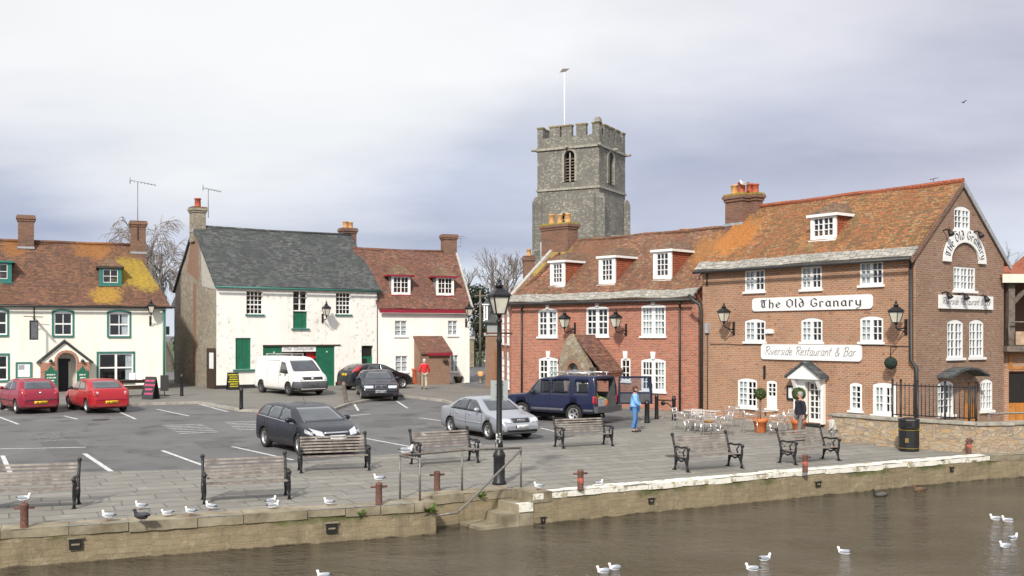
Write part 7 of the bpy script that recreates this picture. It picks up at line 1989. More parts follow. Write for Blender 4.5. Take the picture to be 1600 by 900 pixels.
# ------------------------------------------------------------ cafe tables and chairs
def make_chair():
    t = empty('cafe_chair')
    for sx in (-1, 1):
        for sy in (-1, 1):
            q = MB(); q.tube([(sx*.21, sy*.24, 0), (sx*.2, sy*.19, .43)] if sy < 0 else [(sx*.21, .27, 0), (sx*.2, .19, .43), (sx*.2, .23, .66), (sx*.2, .27, .82)], .014, 7); q.build('leg', M['alu'], t)
        q = MB(); q.tube([(sx*.21, -.2, .43), (sx*.23, -.2, .63), (sx*.235, -.05, .655), (sx*.21, .22, .64)], .014, 7); q.build('armrest', M['alu'], t)
    q = MB()
    for i in range(5): q.box((0, -.18+i*.085, .445), (.42, .066, .014))
    q.build('seat', M['slat_alu'], t)
    q = MB()
    for i in range(3): q.box((0, .235+i*.02, .6+i*.09), (.41, .014, .06), rot=Matrix.Rotation(R(-13), 3, 'X'))
    q.build('backrest', M['slat_alu'], t)
    return t
M['slat_alu'] = plain('pale_slat', (.5, .44, .4), .4, metal=.2, var=.15, sc=4)
def make_table():
    t = empty('cafe_table')
    q = MB(); q.lathe([(.0, .7), (.36, .7), (.37, .715), (.36, .735), (0, .735)], (0, 0, 0), 24); q.build('tabletop', M['slat_alu'], t)
    q = MB(); q.lathe([(.03, .04), (.03, .7)], (0, 0, 0), 10)
    for a in range(4): c_, s_ = math.cos(R(45+90*a)), math.sin(R(45+90*a)); q.tube([(0, 0, .1), (c_*.15, s_*.15, .07), (c_*.32, s_*.32, .015)], .018, 6)
    q.build('pedestal', M['alu'], t)
    return t
cp_, tp_ = None, None
for px, py, rz, lb in ((1064, 672, 60, 'at the far left of the cluster by the bollard'), (1098, 677, 20, 'behind the others, back to the drainpipe'), (1083, 675, -40, 'between the two left tables'), (1107, 681, 178, 'nearest the river with its back to us'), (1131, 680, -80, 'side on with a tall back, right of the cluster'), (1143, 668, 190, 'low behind the side-on chair by the granary wall'),
                    (1172, 676, 90, 'left of the potted ball tree under the white window'), (1213, 679, -100, 'right of the potted ball tree'), (1228, 676, -70, 'nearest the granary door')):
    t = make_chair() if cp_ is None else copy_tree(cp_)
    cp_ = cp_ or t; t.location = G(px, py); t.rotation_euler = (0, 0, R(rz))
    tag(t, 'aluminium cafe chair '+lb, 'chair', 'aluminium cafe chairs outside the granary')
for px, py, lb in ((1083, 672, 'leftmost round cafe table among the aluminium chairs'), (1113, 673, 'middle round cafe table by the drainpipe'), (1196, 673, 'round cafe table beside the potted ball tree')):
    t = make_table() if tp_ is None else copy_tree(tp_)
    tp_ = tp_ or t; t.location = G(px, py); tag(t, lb, 'table', 'round cafe tables outside the granary')
t = empty('tissue_box', G(1107, 681)+Vector((0, .02, .455))); tag(t, 'orange cushion on the cafe chair nearest the river', 'cushion'); t.name = 'cushion'
MB().ball((0, 0, .05), (.19, .19, .05), 12, 6).build('cover', M['pot_buff'], t)

def leaf_ball(mb, c, r, n, s, rnd, squash=1., hollow=.6):
    for i in range(n):
        d = Vector((rnd.gauss(0, 1), rnd.gauss(0, 1), rnd.gauss(0, 1))).normalized()
        rr = r*(hollow+(1-hollow)*rnd.random()**.5)*(1+.09*noise.noise(d*3))
        p_ = Vector(c)+Vector((d.x*rr, d.y*rr, d.z*rr*squash))
        a = (d+Vector((rnd.uniform(-.8, .8), rnd.uniform(-.8, .8), rnd.uniform(-.8, .8)))).normalized()
        u_ = a.orthogonal().normalized()*s*rnd.uniform(.6, 1.2); v_ = a.cross(u_).normalized()*s*rnd.uniform(.5, 1.)
        mb.add([p_-u_, p_+v_, p_+u_, p_-v_], [(0, 1, 2, 3)])
M['leaf_box'] = plain('box_leaf', (.035, .065, .018), .6, var=.6, sc=25, c2=(.09, .13, .03))
M['leaf_dark'] = plain('evergreen_leaf', (.012, .026, .012), .7, var=.5, sc=4, c2=(.03, .05, .018))
def topiary(px, py, lb, h=1.35, r=.33):
    t = empty('potted_tree', G(px, py)); tag(t, lb, 'potted tree', 'ball trees in terracotta pots')
    q = MB(); q.lathe([(.17, 0), (.18, .02), (.23, .36), (.255, .37), (.265, .5), (.22, .5), (.21, .44), (0, .44)], (0, 0, 0), 20); q.build('pot', M['terra'], t)
    q = MB(); q.tube([(0, 0, .4), (.01, 0, h-.2)], .025, 7); q.tube([(-.09, .03, .4), (-.02, 0, h-.2)], .012, 5); q.build('trunk', M['grey_wood'], t)
    rnd = random.Random(px); q = MB(); q.ball((0, 0, h), r*.8, 14, 10); leaf_ball(q, (0, 0, h), r, 1500, .035, rnd, hollow=.8); q.build('crown', M['leaf_box'], t)
topiary(1188, 676, 'ball tree in a big terracotta pot between the cafe chairs', 1.38, .2)
topiary(1248, 678, 'ball tree in a terracotta pot beside the white granary door, behind the woman in black', 1.4, .23)

# ------------------------------------------------------------ small street things
t = empty('traffic_cone', G(654, 603)+Z*.115); tag(t, 'orange traffic cone beside the brick lean-to porch', 'traffic cone')
MB().lathe([(.15, .03), (.05, .72), (.04, .75), (0, .75)], (0, 0, 0), 14).build('cone', M['terra'], t); MB().bx(-.2, .2, -.2, .2, 0, .03).build('base', M['terra'], t)
t = empty('planter', G(645, 603)+Z*.115); tag(t, 'red clay chimney pot planter with low shrub by the cottage wall', 'planter')
MB().lathe([(.14, 0), (.15, .1), (.14, .8), (.19, .86), (.19, .95), (.13, .95), (0, .9)], (.1, 0.15, 0), 14).build('pot', M['pot_red'], t)
q = MB(); leaf_ball(q, (-.4, .0, .28), .42, 260, .07, random.Random(3), .7, .3); q.build('shrub', M['leaf_box'], t)
t = empty('planter', G(716, 601)+Z*.115); tag(t, 'small dark pot on the ground at the right corner of the cottage', 'planter')
MB().lathe([(.18, 0), (.3, .3), (.32, .42), (.26, .42), (.0, .36)], (0, 0, 0), 12).build('pot', M['brown_wood'], t)
def a_board(px, py, rz, lb, inkm, h, w_, rows, dz=.115, mat='black', lean=14):
    t = empty('chalkboard', G(px, py)+Z*dz, rz); tag(t, lb, 'chalkboard')
    for sgn, nm in ((1, 'board'), (-1, 'rear_board')):
        q = MB(); rot = Matrix.Rotation(R(-lean*sgn), 3, 'X')
        oy = -.24*sgn*h
        vs = [Vector((0, oy, 0))+rot @ Vector(p) for p in [(-w_/2, -.012, 0), (w_/2, -.012, 0), (w_/2, .012, 0), (-w_/2, .012, 0), (-w_/2, -.012, h), (w_/2, -.012, h), (w_/2, .012, h), (-w_/2, .012, h)]]
        q.hexa(vs); b = q.build(nm, M[mat], t)
        if sgn == 1 or True:
            q = MB(); rnd = random.Random(px+sgn)
            scribble(q, lambda u, v: Vector((0, oy, 0))+rot @ Vector((u*sgn, -.02*sgn, h*.53+v)), w_*.46, h*.44, rows, rnd, .065, 1.); q.build('chalk_writing', M[inkm], b)
    return t
a_board(364, 612, aS+R(-2), 'black chalkboard with yellow writing leaning by the white shop plinth', 'yellow', .98, .62, 6)
a_board(236, 627, R(-22), 'dark A-board with pink chalk writing outside the pub', 'pink', 1.12, .66, 4, mat='trim')
t = empty('picnic_table', G(209, 623)+Z*.115, R(38)); t.scale = (1.1, 1.1, 1.1); tag(t, 'dark timber picnic table with papers on it outside the pub', 'picnic table')
q = MB()
for i in range(4): q.bx(-.8, .8, -.3+i*.155, -.16+i*.155, .72, .77)
q.bx(-.75, .75, -.27, .27, .62, .715)
q.build('tabletop', M['brown_wood'], t)
for y in (-.7, .58):
    MB().bx(-.8, .8, y, y+.14, .38, .47).build('seat', M['brown_wood'], t)
for x in (-.6, .6):
    q = MB(); q.bar((x, -.62, 0), (x, -.12, .72), .09, .05); q.bar((x, .62, 0), (x, .12, .72), .09, .05); q.bar((x, -.7, .39), (x, .72, .39), .05, .09); q.build('leg', M['brown_wood'], t)
t2 = empty('menu_card', t.matrix_basis @ Vector((.1, -.05, .77)), R(0)); tag(t2, 'pair of white menu cards standing on the picnic table', 'menu card')
MB().bx(-.36, -.06, -.02, .02, 0, .34).build('card', M['paper'], t2); MB().bx(.02, .32, -.02, .02, 0, .34).build('card', M['paper'], t2)
t = empty('cafe_sign_stand', G(257, 622)+Z*.115, R(15)); tag(t, 'thin black sign stand on a round foot at the pub corner', 'sign stand'); t.name = 'sign_stand'
MB().lathe([(.28, 0), (.28, .03), (.05, .06), (0, .06)], (0, 0, 0), 14).build('foot', M['black'], t); MB().bx(-.2, .2, -.015, .015, .25, 1.05).build('panel', M['trim'], t); MB().tube([(0, .03, .03), (0, .03, 1.1)], .02, 6).build('stem', M['black'], t)

# ------------------------------------------------------------ people
def skin(name, V, Ed, Rd, mat, parent, sub=2, root=0):
    me = bpy.data.meshes.new(name); me.from_pydata([tuple(v) for v in V], Ed, [])
    o = bpy.data.objects.new(name, me); COL.objects.link(o)
    md = o.modifiers.new('s', 'SKIN'); md.use_smooth_shade = True; md.branch_smoothing = .3
    for i, r in enumerate(Rd):
        sv = me.skin_vertices[0].data[i]; sv.radius = (r, r) if not isinstance(r, tuple) else r; sv.use_root = (i == root)
    o.modifiers.new('u', 'SUBSURF').levels = sub
    bpy.context.view_layer.update()
    m2 = bpy.data.meshes.new_from_object(o.evaluated_get(bpy.context.evaluated_depsgraph_get()))
    o.modifiers.clear(); o.data = m2; m2.materials.clear(); m2.materials.append(mat); m2.name = name
    o.parent = parent
    return o
M['skin'] = plain('skin', (.48, .26, .19), .55, var=.08)
def person(label, px, py, deg, height, arms, stride=.1, coat=None, coat_len=.78, trousers=None, hair=None, shoes=None, dz=0, lean=0., coat_fat=1., hairlen=0.):
    """local +x is forward; unit skeleton for 1.70 m"""
    t = empty('person', G(px, py)+Z*dz, R(deg)); k = height/1.7; t.scale = (k, k, k)
    tag(t, label, 'person')
    V, Ed, Rd = [], [], []
    def v(p, r, link=None):
        V.append(Vector(p)); Rd.append(r)
        if link is not None: Ed.append((link, len(V)-1))
        return len(V)-1
    lx = lambda z: lean*max(0, z-.9)
    pel = v((0, 0, .93), (.15, .12)); wa = v((lx(1.1), 0, 1.1), (.13, .11), pel); ch_ = v((lx(1.3), 0, 1.3), (.15, .12), wa); sh = v((lx(1.42), 0, 1.42), (.1, .09), ch_)
    nk = v((lx(1.5)+.01, 0, 1.49), .052, sh); hb = v((lx(1.55)+.025, 0, 1.555), .07, nk); hm = v((lx(1.62)+.03, 0, 1.62), (.088, .078), hb); ht = v((lx(1.68)+.02, 0, 1.675), .065, hm)
    legs = {}
    for sy, sg in ((1, 1), (-1, -1)):
        f = stride*sg
        hp = v((0, sy*.09, .88), .085, pel); kn = v((f*.45+.02, sy*.095, .49), .058, hp); an = v((f-(.06 if sg < 0 else 0), sy*.095, .09), .04, kn); to = v((f+.13, sy*.11, .03), .034, an)
        legs[sy] = (hp, kn, an, to)
    armj = {}
    for sy, (el, wr_) in ((1, arms[0]), (-1, arms[1])):
        s1 = v((lx(1.4), sy*.17, 1.405), .062, sh); e1 = v((el[0]+lx(1.1), sy*el[1], el[2]), .045, s1); w1 = v((wr_[0]+lx(1.), sy*wr_[1], wr_[2]), .032, e1)
        d = (V[w1]-V[e1]).normalized(); hd_ = v(V[w1]+d*.07, .034, w1)
        armj[sy] = (s1, e1, w1, hd_)
    body = skin('body', V, Ed, Rd, M['skin'], t, 2)
    q = MB()                     # fingers and thumb, nose, ears, eyes
    for sy in (1, -1):
        w1, hd_ = V[armj[sy][2]], V[armj[sy][3]]; d = (hd_-w1).normalized(); s_ = d.cross(Vector((0, 1, 0))).normalized()
        for i in range(4): b = hd_+s_*(i-1.5)*.017; q.tube([b, b+d*.045, b+d*(.07-.008*abs(i-1.5))+Vector((.0, -sy*.018, 0))], [.009, .0085, .006], 6)
        q.tube([w1+d*.03+s_*-.02, w1+d*.06+s_*-.05, w1+d*.09+s_*-.055], [.011, .01, .007], 6)
    hx = V[hm].x
    q.tube([(hx+.08, 0, 1.63), (hx+.105, 0, 1.6), (hx+.085, 0, 1.595)], [.008, .014, .01], 6)
    for sy in (1, -1): q.ball((hx-.0, sy*.078, 1.61), (.022, .012, .032), 8, 6)
    fx = q.build('face_and_fingers', M['skin'], t)
    if fx:
        # merge into the body so that it stays one mesh
        bm = bmesh.new(); bm.from_mesh(body.data); bm.from_mesh(fx.data); bm.to_mesh(body.data); bm.free(); bpy.data.objects.remove(fx)
    q = MB()
    for sy in (1, -1): q.ball((hx+.08, sy*.032, 1.635), .009, 6, 4)
    q.box((hx+.085, 0, 1.56), (.006, .045, .008)); q.build('eyes_and_mouth', M['letter'], t)
    # clothes
    tv, te, tr_ = [V[pel]+Z*.02], [], [(.165*coat_fat, .135)]
    for sy in (1, -1):
        hp, kn, an, to = legs[sy]; b = len(tv)
        tv += [V[hp], V[kn], V[an]+Z*.02]; tr_ += [.105, .078, .068]; te += [(0, b), (b, b+1), (b+1, b+2)]
    skin('trousers', tv, te, tr_, trousers, t, 2)
    cv = [V[pel]+Z*(coat_len-.85), V[pel]+Z*.08, V[wa], V[ch_], V[sh], V[nk]-Z*.03]
    f = coat_fat; cr = [(.185*f, .15*f), (.18*f, .15*f), (.165*f, .145*f), (.175*f, .15*f), (.125, .11), .07]; ce = [(0, 1), (1, 2), (2, 3), (3, 4), (4, 5)]
    for sy in (1, -1):
        s1, e1, w1, _ = armj[sy]; b = len(cv); cv += [V[s1], V[e1], V[w1]]; cr += [.085*f, .07*f, .052]; ce += [(4, b), (b, b+1), (b+1, b+2)]
    skin('coat', cv, ce, cr, coat, t, 2)
    q = MB()
    for sy in (1, -1):
        an, to = V[legs[sy][2]], V[legs[sy][3]]
        q.ball((an+to)/2+Vector((.01, 0, -.02)), (.13, .048, .05), 10, 8)
    q.build('shoes', shoes, t)
    q = MB(); q.ball((hx-.018, 0, 1.655), (.1, .088, .085), 12, 10); q.ball((hx-.05, 0, 1.6), (.06, .082, .07+hairlen), 10, 8); q.build('hair', hair, t)
    return t
cl = lambda n, c: plain(n, c, .85, var=.25, sc=9)
hang = ((.03, .24, 1.12), (.06, .25, .9))
person('person in a red jacket and beige trousers walking away by the brick lean-to', 663, 611, 100, 1.66, (((-.02, .26, 1.13), (.02, .3, .93)), ((.03, .27, 1.14), (.1, .27, .95))), .16,
       cl('red_jacket', (.62, .02, .03)), .8, cl('beige_trousers', (.42, .36, .28)), cl('white_hair', (.55, .53, .5)), M['brown_wood'], dz=.115, coat_fat=1.05)
person('person in a pale blue coat and jeans standing by the open car door', 992, 675, -12, 1.62, (((.06, .22, 1.12), (.2, .14, 1.02)), ((.06, .22, 1.12), (.2, .14, 1.0))), .03,
       cl('pale_blue_coat', (.2, .42, .8)), .74, cl('blue_jeans', (.08, .2, .42)), cl('brown_hair', (.07, .035, .02)), M['black'], coat_fat=1.08, hairlen=.04)
person('person with grey hair in a black coat walking left past the granary door', 1251, 690, 188, 1.6, (((-.05, .22, 1.12), (.0, .24, .92)), ((.05, .22, 1.12), (.1, .22, .92))), .14,
       cl('black_coat', (.012, .013, .022)), .76, cl('grey_trousers', (.17, .16, .16)), cl('grey_hair', (.3, .29, .28)), M['black'], coat_fat=1.08)
person('small child in a pale coat and grey hat behind the rightmost bench', 1301, 699, 185, 1.0, (((.06, .23, 1.12), (.16, .18, 1.0)), ((.04, .23, 1.12), (.12, .2, .98))), .06,
       cl('pale_coat', (.5, .47, .42)), .62, cl('grey_leggings', (.2, .2, .2)), cl('grey_hat', (.1, .1, .105)), M['black'], coat_fat=1.3, hairlen=.05, lean=.12)

# ------------------------------------------------------------ birds
M['gull_w'] = plain('gull_white', (.82, .82, .82), .7, var=.06)
M['gull_g'] = plain('gull_grey', (.3, .33, .38), .7, var=.15)
M['beak'] = plain('red_beak', (.35, .05, .03), .5, var=.1)
def make_gull(legs):
    t = empty('gull'); z = .13 if legs else .035
    q = MB(); q.lathe([(0, -.17), (.03, -.15), (.06, -.09), (.075, 0), (.072, .06), (.05, .115), (.036, .14), (.0, .15)], (0, 0, z), 12, ax=Matrix.Rotation(R(82), 3, 'Y'))
    q.tube([(.1, 0, z+.02), (.125, 0, z+.075), (.135, 0, z+.105)], [.042, .034, .032], 10); q.ball((.142, 0, z+.122), (.042, .034, .036), 10, 8)
    q.hexa([(x, y, z+zz) for zz in (.0, .014) for x, y in ((-.2, -.028), (-.1, -.03), (-.1, .03), (-.2, .028))])
    q.build('body', M['gull_w'], t)
    for sy in (-1, 1):
        q = MB(); q.ball((-.04, sy*.055, z+.03), (.14, .028, .05), 12, 8, rot=Matrix.Rotation(R(7), 3, 'Y')); w_ = q.build('wing', M['gull_g'], t)
        q = MB(); q.tube([(-.13, sy*.045, z+.028), (-.2, sy*.02, z+.034), (-.235, sy*.005, z+.03)], [.026, .018, .004], 6); q.build('wing_tip', M['letter'], w_)
    q = MB(); q.tube([(.175, 0, z+.118), (.215, 0, z+.106)], [.012, .003], 6); q.build('beak', M['beak'], t)
    q = MB()
    for sy in (-1, 1): q.ball((.163, sy*.024, z+.128), .007, 6, 4)
    q.build('eye', M['letter'], t)
    if legs:
        for sy in (-1, 1):
            q = MB(); q.tube([(.0, sy*.028, z-.05), (.005, sy*.028, .0)], .006, 5); q.hexa([(x, sy*.028+y, zz) for zz in (0, .006) for x, y in ((-.01, -.008), (.045, -.02), (.045, .02), (-.01, .008))]); q.build('leg', M['beak'], t)
    return t
gs, gw = make_gull(True), None
first = True
GS = .64
for px, py, rz, lb, zoff in ((168, 816, 195, 'left of the dark pigeon, biggest at the coping edge', 0), (219, 797, 200, 'just behind the dark pigeon', 0), (262, 809, 190, 'right of the dark pigeon, first of a spaced pair', 0), (297, 808, 188, 'second of the spaced pair right of the pigeon', 0), (328, 798, 170, 'under the left end of the second bench', 0),
                     (425, 789, 25, 'behind its twin near the second bench, facing right', 0), (428, 797, 20, 'in front of its twin near the second bench', 0), (513, 791, 185, 'alone on the paving left of the mooring post', 0), (841, 768, 195, 'at the top of the landing steps', 0), (936, 761, 20, 'beside the red-banded post, facing right', 0)):
    t = gs if first else copy_tree(gs); first = False
    t.location = G(px, py)+Z*(.006+.03*(px in (168, 297, 841))); t.rotation_euler = (0, R((px*7) % 17-8), R(rz)); gk = GS*(.92+.02*(px % 9)); t.scale = (gk, gk, gk)
    tag(t, 'white gull standing '+lb, 'gull', 'gulls standing on the quay')
for (px, py), rz, zz, lb in (((592, 789), 190, .46, 'perched on the mooring post at the left quay edge'), ((38, 826), 10, .46, 'perched on the mooring post before the leftmost bench')):
    t = copy_tree(gs); t.location = G(px, py)+Z*zz; t.rotation_euler = (0, 0, R(rz)); t.scale = (GS,)*3; tag(t, 'white gull '+lb, 'gull', 'gulls perched on posts and rails')
t = copy_tree(gs); t.location = pA.lerp(pB, .35)+Z*(hA+.02); t.rotation_euler = (0, 0, R(15)); t.scale = (.8,)*3; tag(t, 'white gull perched on the corner of the landing handrail', 'gull', 'gulls perched on posts and rails')
uvec = Plane(MG, (0, yr-.35, 0)).pix(1166, 291); t = copy_tree(gs); t.location = MG @ Vector((Plane(MG, (0, yr-.6, 0)).pix(1166, 290)[0], yr-.75, Plane(MG, (0, yr-.6, 0)).pix(1166, 292)[1])); t.rotation_euler = (0, 0, R(170)); t.scale = (1.,)*3
tag(t, 'white gull perched on the granary chimney pots', 'gull', 'gulls perched on posts and rails')
first = True; gw = make_gull(False)
for px, py, rz, lb in ((942, 895, 190, 'left of the close pair at the bottom edge'), (960, 890, 200, 'right of the close pair at the bottom edge'), (1175, 891, 170, 'lower of the two nearest the middle bottom'), (1196, 875, 20, 'upper of the two nearest the middle bottom'), (1318, 865, 150, 'alone between the middle pair and the right-hand group'),
                   (1555, 812, 165, 'left of the upper pair at the right edge'), (1574, 815, 150, 'right of the upper pair at the right edge'), (1570, 855, 190, 'lowest of the right-hand group'), (1584, 843, 30, 'dark winged, just above the lowest right one'), (505, 902, 180, 'cut off by the bottom edge at the left')):
    t = gw if first else copy_tree(gw); first = False
    p_ = at(px, py, -.67); t.location = p_; t.rotation_euler = (0, 0, R(rz)); t.scale = (.68,)*3
    tag(t, 'white gull floating on the river, '+lb, 'gull', 'gulls floating on the river')
def bird(nm, label, ct, loc, rz, mats, sc_, grp=None, legs=True):
    t = copy_tree(gs if legs else gw); t.name = nm; t.location = loc; t.rotation_euler = (0, 0, R(rz)); t.scale = (sc_,)*3
    for o in (t, *kids(t)):
        if o.type == 'MESH':
            o.data = o.data.copy(); o.data.materials.clear(); o.data.materials.append(mats[1] if o.name.startswith('wing') else mats[0])
    if 'group' in t: del t['group']
    tag(t, label, ct, grp)
bird('pigeon', 'dark pigeon on the coping edge among the white gulls', 'pigeon', G(220, 818)+Z*.03, 170, (cl('pigeon_dark', (.03, .03, .035)), cl('pigeon_wing', (.06, .06, .07))), .85)
bird('duck', 'brown duck swimming near the right end of the quay wall', 'duck', at(1436, 768, -.67), 185, (cl('duck_brown', (.16, .09, .05)), cl('duck_wing', (.12, .07, .045))), 1.0, None, False)
bird('duck', 'dark duck swimming close under the quay wall', 'duck', at(1374, 776, -.67), 160, (cl('duck_dark', (.03, .03, .025)), cl('duck_dark_wing', (.1, .09, .08))), 1.0, None, False)
# a far bird in flight
t = empty('flying_bird', (70*(1505-800)/1600, 70, 3.5+(522-160)*70/1600), R(30)); tag(t, 'tiny dark bird flying high in the sky at the right', 'bird')
MB().ball((0, 0, 0), (.14, .04, .04), 8, 6).build('body', M['letter'], t)
for sy in (-1, 1): MB().hexa([(x, sy*y, z+dz) for dz in (0, .01) for x, y, z in ((.06, 0, 0), (.02, .28, .1), (-.06, .26, .1), (-.05, 0, 0))]).build('wing', M['letter'], t)

# ------------------------------------------------------------ trees
M['twig'] = plain('bare_twig', (.27, .235, .21), .9, var=.25)
M['bark'] = plain('grey_bark', (.13, .11, .095), .9, var=.3)
def bare_tree(name, label, loc, h, seed, droop=0., spread=.5, depth=5, grp=None, r0=None, first_len=.3, kidsn=(3, 4), twig_min=.011):
    rnd = random.Random(seed); t = empty(name, loc); tag(t, label, 'tree', grp)
    tk, cr = MB(), MB()
    def grow(p, d, ln, r, lv):
        pts = [p]; rs = [r]; q_ = p; dd = d
        for i in range(4):
            dd = (dd+Vector((rnd.gauss(0, .09), rnd.gauss(0, .09), rnd.gauss(.03, .07)-(droop*(lv/depth)**1.5 if lv > 1 else 0)))).normalized()
            q_ = q_+dd*ln/4; pts.append(q_); rs.append(max(r*(1-.14*(i+1)), twig_min))
        (tk if lv < 2 else cr).tube(pts, rs, 6 if lv < 2 else 3, cap=False)
        if lv >= depth: return
        for i in range(rnd.randint(*kidsn)+(1 if lv == 0 else 0)):
            f = rnd.uniform(.35, 1.) if lv else rnd.uniform(.55, 1.); k = min(3, int(f*4)); b = pts[k].lerp(pts[k+1], f*4-k)
            a = rnd.uniform(0, 6.28); s_ = spread*rnd.uniform(.6, 1.3)
            o1 = dd.orthogonal().normalized(); o2 = dd.cross(o1)
            nd_ = (dd+(o1*math.cos(a)+o2*math.sin(a))*s_*1.3).normalized()
            grow(b, nd_, ln*rnd.uniform(.6, .82), max(r*.55, twig_min), lv+1)
    grow(Vector((0, 0, -.3)), Z.copy(), h*first_len, r0 or h*.022, 0)
    # scale to height
    top = max(v.z for v in cr.v); k = h/top
    for mb in (tk, cr):
        for v in mb.v: v *= k
    tk.build('trunk', M['bark'], t, fix=False); cr.build('crown', M['twig'], t, fix=False)
    return t
bare_tree('bare_tree', 'bare weeping birch behind the alley between the pub and the stone gable', (-30.6, 92, .2), 14.2, 5, droop=.3, spread=.4, depth=6, grp='bare winter trees', first_len=.3, kidsn=(3, 4), twig_min=.013)
bare_tree('bare_tree', 'bare winter tree behind the lane, left of the church tower', (-.4, 118, .2), 13.2, 11, droop=-.04, spread=.42, depth=6, grp='bare winter trees', first_len=.26, kidsn=(3, 3), twig_min=.011)
bare_tree('bare_tree', 'small bare tree showing above the roof at the right edge', (42, 86, .2), 11.0, 21, droop=0., spread=.5, depth=5, grp='bare winter trees', kidsn=(3, 3), twig_min=.015)
def leafy(name, label, loc, h, r, n, s, seed, mat='leaf_dark'):
    rnd = random.Random(seed); t = empty(name, loc); tag(t, label, 'tree')
    MB().tube([(0, 0, -.3), (.1, 0, h*.5), (0, 0, h*.85)], [h*.03, h*.02, .03], 7).build('trunk', M['bark'], t)
    q = MB()
    for i in range(14):
        f = rnd.uniform(.15, .95); a = rnd.uniform(0, 6.28); rr = r*(1-abs(f-.45)*.9)*rnd.uniform(.2, .75)
        leaf_ball(q, (rr*math.cos(a), rr*math.sin(a), h*f), r*rnd.uniform(.3, .5), n//14, s, rnd, 1.2, .2)
    q.build('crown', M[mat], t, fix=False)
leafy('evergreen_tree', 'dark evergreen tree behind the low wall up the lane', (-4.0, 106, .2), 8.2, 2.6, 3000, .16, 4)
leafy('evergreen_tree', 'rounded evergreen treetop showing above the brick house roof', (17.4, 100, .2), 13.0, 3.6, 3000, .18, 8, 'leaf_box')
# weeds on the quay wall
def weed(px, py, lb, z, seed, n=26, s=.16):
    rnd = random.Random(seed); k = (py-HY)/F
    a_, b_ = (E['B'], E['C']) if px < 690 else (E['D'], E['E'])
    pl = Plane(Matrix.Identity(4), a_, (b_-a_).normalized()); u_, z_ = pl.pix(px, py)
    t = empty('weed', pl.pt(u_, z_, .02)); tag(t, lb, 'plant', 'green weeds growing from the quay wall')
    q = MB()
    for i in range(n):
        a = rnd.uniform(0, 6.28); d = Vector((math.cos(a), math.sin(a)*.6-.4, rnd.uniform(.2, 1.3))).normalized()*s*rnd.uniform(.5, 1.1); w_ = d.cross(Vector((rnd.random(), rnd.random(), .3))).normalized()*.018
        q.add([-w_, w_, d*.6+w_*1.2, d, d*.6-w_*1.2], [(0, 1, 2, 3, 4)])
    q.build('leaves', plain('weed_leaf', (.1, .16, .03), .7, var=.4, sc=20), t, fix=False)
weed(671, 800, 'tuft of grass hanging at the corner of the left quay wall', 0, 2, 34, .26); weed(563, 804, 'small green weed under the coping of the left quay wall', 0, 3, 20, .14); weed(751, 776, 'green fern in the set-back wall behind the sloping handrail', 0, 5, 24, .16)

# distant ground cover and hedge line so that the world does not end behind the houses
hd = MB(); rnd = random.Random(5)
for i in range(140):
    x = -260+i*4.2+rnd.uniform(-1, 1); leaf_ball(hd, (x, 190+rnd.uniform(-8, 8), rnd.uniform(.3, 1.8)), rnd.uniform(1.8, 3.2), 40, .7, rnd, .8, .2)
ho = hd.build('far_hedge', M['leaf_dark'], fix=False); tag(ho, kind='stuff'); tag(ho, 'dark hedge line far behind the houses', 'hedge')
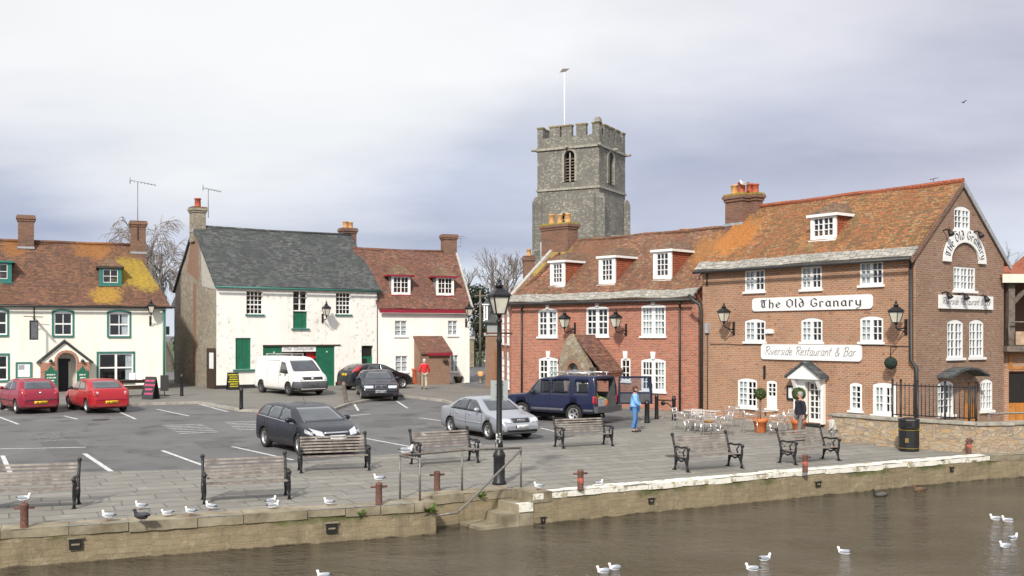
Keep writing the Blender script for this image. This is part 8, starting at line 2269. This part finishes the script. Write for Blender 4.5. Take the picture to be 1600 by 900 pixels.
# ------------------------------------------------------------ sky, sun, camera
SUN_EL, SUN_AZ = 38., 195.      # azimuth the light comes FROM, degrees from +Y clockwise
def world():
    w = bpy.data.worlds.new('World'); S.world = w; w.use_nodes = True
    nt = w.node_tree; nt.nodes.clear()
    out = nd(nt, 'ShaderNodeOutputWorld')
    sky = nt.nodes.new('ShaderNodeTexSky'); sky.sky_type = 'NISHITA'; sky.sun_disc = False
    sky.sun_elevation = R(SUN_EL); sky.sun_rotation = R(SUN_AZ)
    b1 = nd(nt, 'ShaderNodeBackground', {0: sky.outputs[0], 1: .1})
    g = nd(nt, 'ShaderNodeTexCoord').outputs['Generated']
    sp = nd(nt, 'ShaderNodeSeparateXYZ', {0: g})
    x, y, z = sp.outputs
    zz = mth(nt, 'ADD', mth(nt, 'MAXIMUM', z, 0.), .2)
    u = mth(nt, 'DIVIDE', x, zz); v = mth(nt, 'DIVIDE', y, zz)
    vec = nd(nt, 'ShaderNodeCombineXYZ', {0: mth(nt, 'MULTIPLY', u, .6), 1: v, 2: 5.1}).outputs[0]
    n1 = nz(nt, vec, .55, 7, .55)
    n2 = nz(nt, vec, 1.7, 6, .55)
    wob = mth(nt, 'ADD', mth(nt, 'MULTIPLY', mth(nt, 'SUBTRACT', n1, .5), .2), mth(nt, 'MULTIPLY', mth(nt, 'SUBTRACT', n2, .5), .11))
    e_ = mth(nt, 'ADD', mth(nt, 'ADD', z, mth(nt, 'MULTIPLY', x, -.05)), wob)
    # cloud banks by height: pale at the horizon, a mauve bank, white above
    rmp = nd(nt, 'ShaderNodeValToRGB', {0: e_})
    els = rmp.color_ramp.elements
    els[0].position = .0; els[0].color = (.6, .65, .74, 1)
    els[1].position = 1.; els[1].color = (.72, .73, .76, 1)
    for ps, cc in ((.06, (.6, .65, .75)), (.095, (.48, .515, .64)), (.125, (.385, .42, .55)), (.165, (.47, .505, .62)), (.215, (.62, .635, .69)), (.265, (.78, .78, .79)), (.33, (.8, .8, .8))):
        k_ = els.new(ps); k_.color = (*cc, 1)
    # greyer, mauve cloud towards the right
    right = mth(nt, 'MULTIPLY', mr(nt, mth(nt, 'ADD', x, mth(nt, 'MULTIPLY', mth(nt, 'SUBTRACT', n1, .5), .8)), .02, .36), mr(nt, y, -.2, .3))
    mauve = mix(nt, mr(nt, mth(nt, 'ADD', mth(nt, 'MULTIPLY', n2, .6), mth(nt, 'MULTIPLY', n1, .4)), .38, .62), (.42, .42, .505), (.63, .62, .69))
    col = mix(nt, mth(nt, 'MULTIPLY', mth(nt, 'MULTIPLY', right, .85), mr(nt, z, .05, .13)), rmp.outputs[0], mauve)
    col = mix(nt, mr(nt, z, -.02, -.2), col, (.2, .19, .17))
    lump = nz(nt, nd(nt, 'ShaderNodeCombineXYZ', {0: mth(nt, 'MULTIPLY', u, 1.), 1: v, 2: 1.7}).outputs[0], 1.1, 5, .5)
    col = mix(nt, 1., col, mix(nt, mr(nt, lump, .36, .64), (.88, .885, .91), (1.1, 1.09, 1.08)), 'MULTIPLY')
    glow = nd(nt, 'ShaderNodeVectorMath', {0: g, 1: Vector((-.26, 1., .32)).normalized()}, operation='DOT_PRODUCT').outputs['Value']
    col = mix(nt, mth(nt, 'MULTIPLY', mr(nt, mth(nt, 'ADD', glow, mth(nt, 'MULTIPLY', mth(nt, 'SUBTRACT', n2, .5), .035)), .966, .999), .9), col, (.85, .85, .84))
    b2 = nd(nt, 'ShaderNodeBackground', {0: col, 1: mr(nt, z, .34, .75, 1., 1.25)})  # unseen cloud overhead made brighter, added to light the white walls
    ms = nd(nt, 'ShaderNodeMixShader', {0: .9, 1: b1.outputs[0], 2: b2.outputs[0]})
    nt.links.new(ms.outputs[0], out.inputs[0])
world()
ld = bpy.data.lights.new('sun', 'SUN'); ld.energy = 3.5; ld.angle = R(4); ld.color = (1., .94, .85)
so = bpy.data.objects.new('sun', ld); COL.objects.link(so)
az = R(SUN_AZ)
dirv = Vector((math.sin(az)*math.cos(R(SUN_EL)), math.cos(az)*math.cos(R(SUN_EL)), math.sin(R(SUN_EL))))
so.rotation_euler = dirv.to_track_quat('Z', 'Y').to_euler(); so.location = dirv*60
cd = bpy.data.cameras.new('camera'); co = bpy.data.objects.new('camera', cd); COL.objects.link(co)
co.location = (0, 0, H); co.rotation_euler = (R(90), 0, 0)
cd.sensor_width = 36; cd.lens = 36; cd.shift_y = (HY-450)/1600; cd.clip_start = .1; cd.clip_end = 4000
S.camera = co
vs_ = S.view_settings; vs_.view_transform = 'Standard'; vs_.look = 'None'; vs_.exposure = .27; vs_.gamma = 1.; vs_.use_curve_mapping = False
S.render.engine = 'CYCLES'
S.render.resolution_x, S.render.resolution_y = 1024, 576
S.cycles.max_bounces = 6; S.cycles.transparent_max_bounces = 12
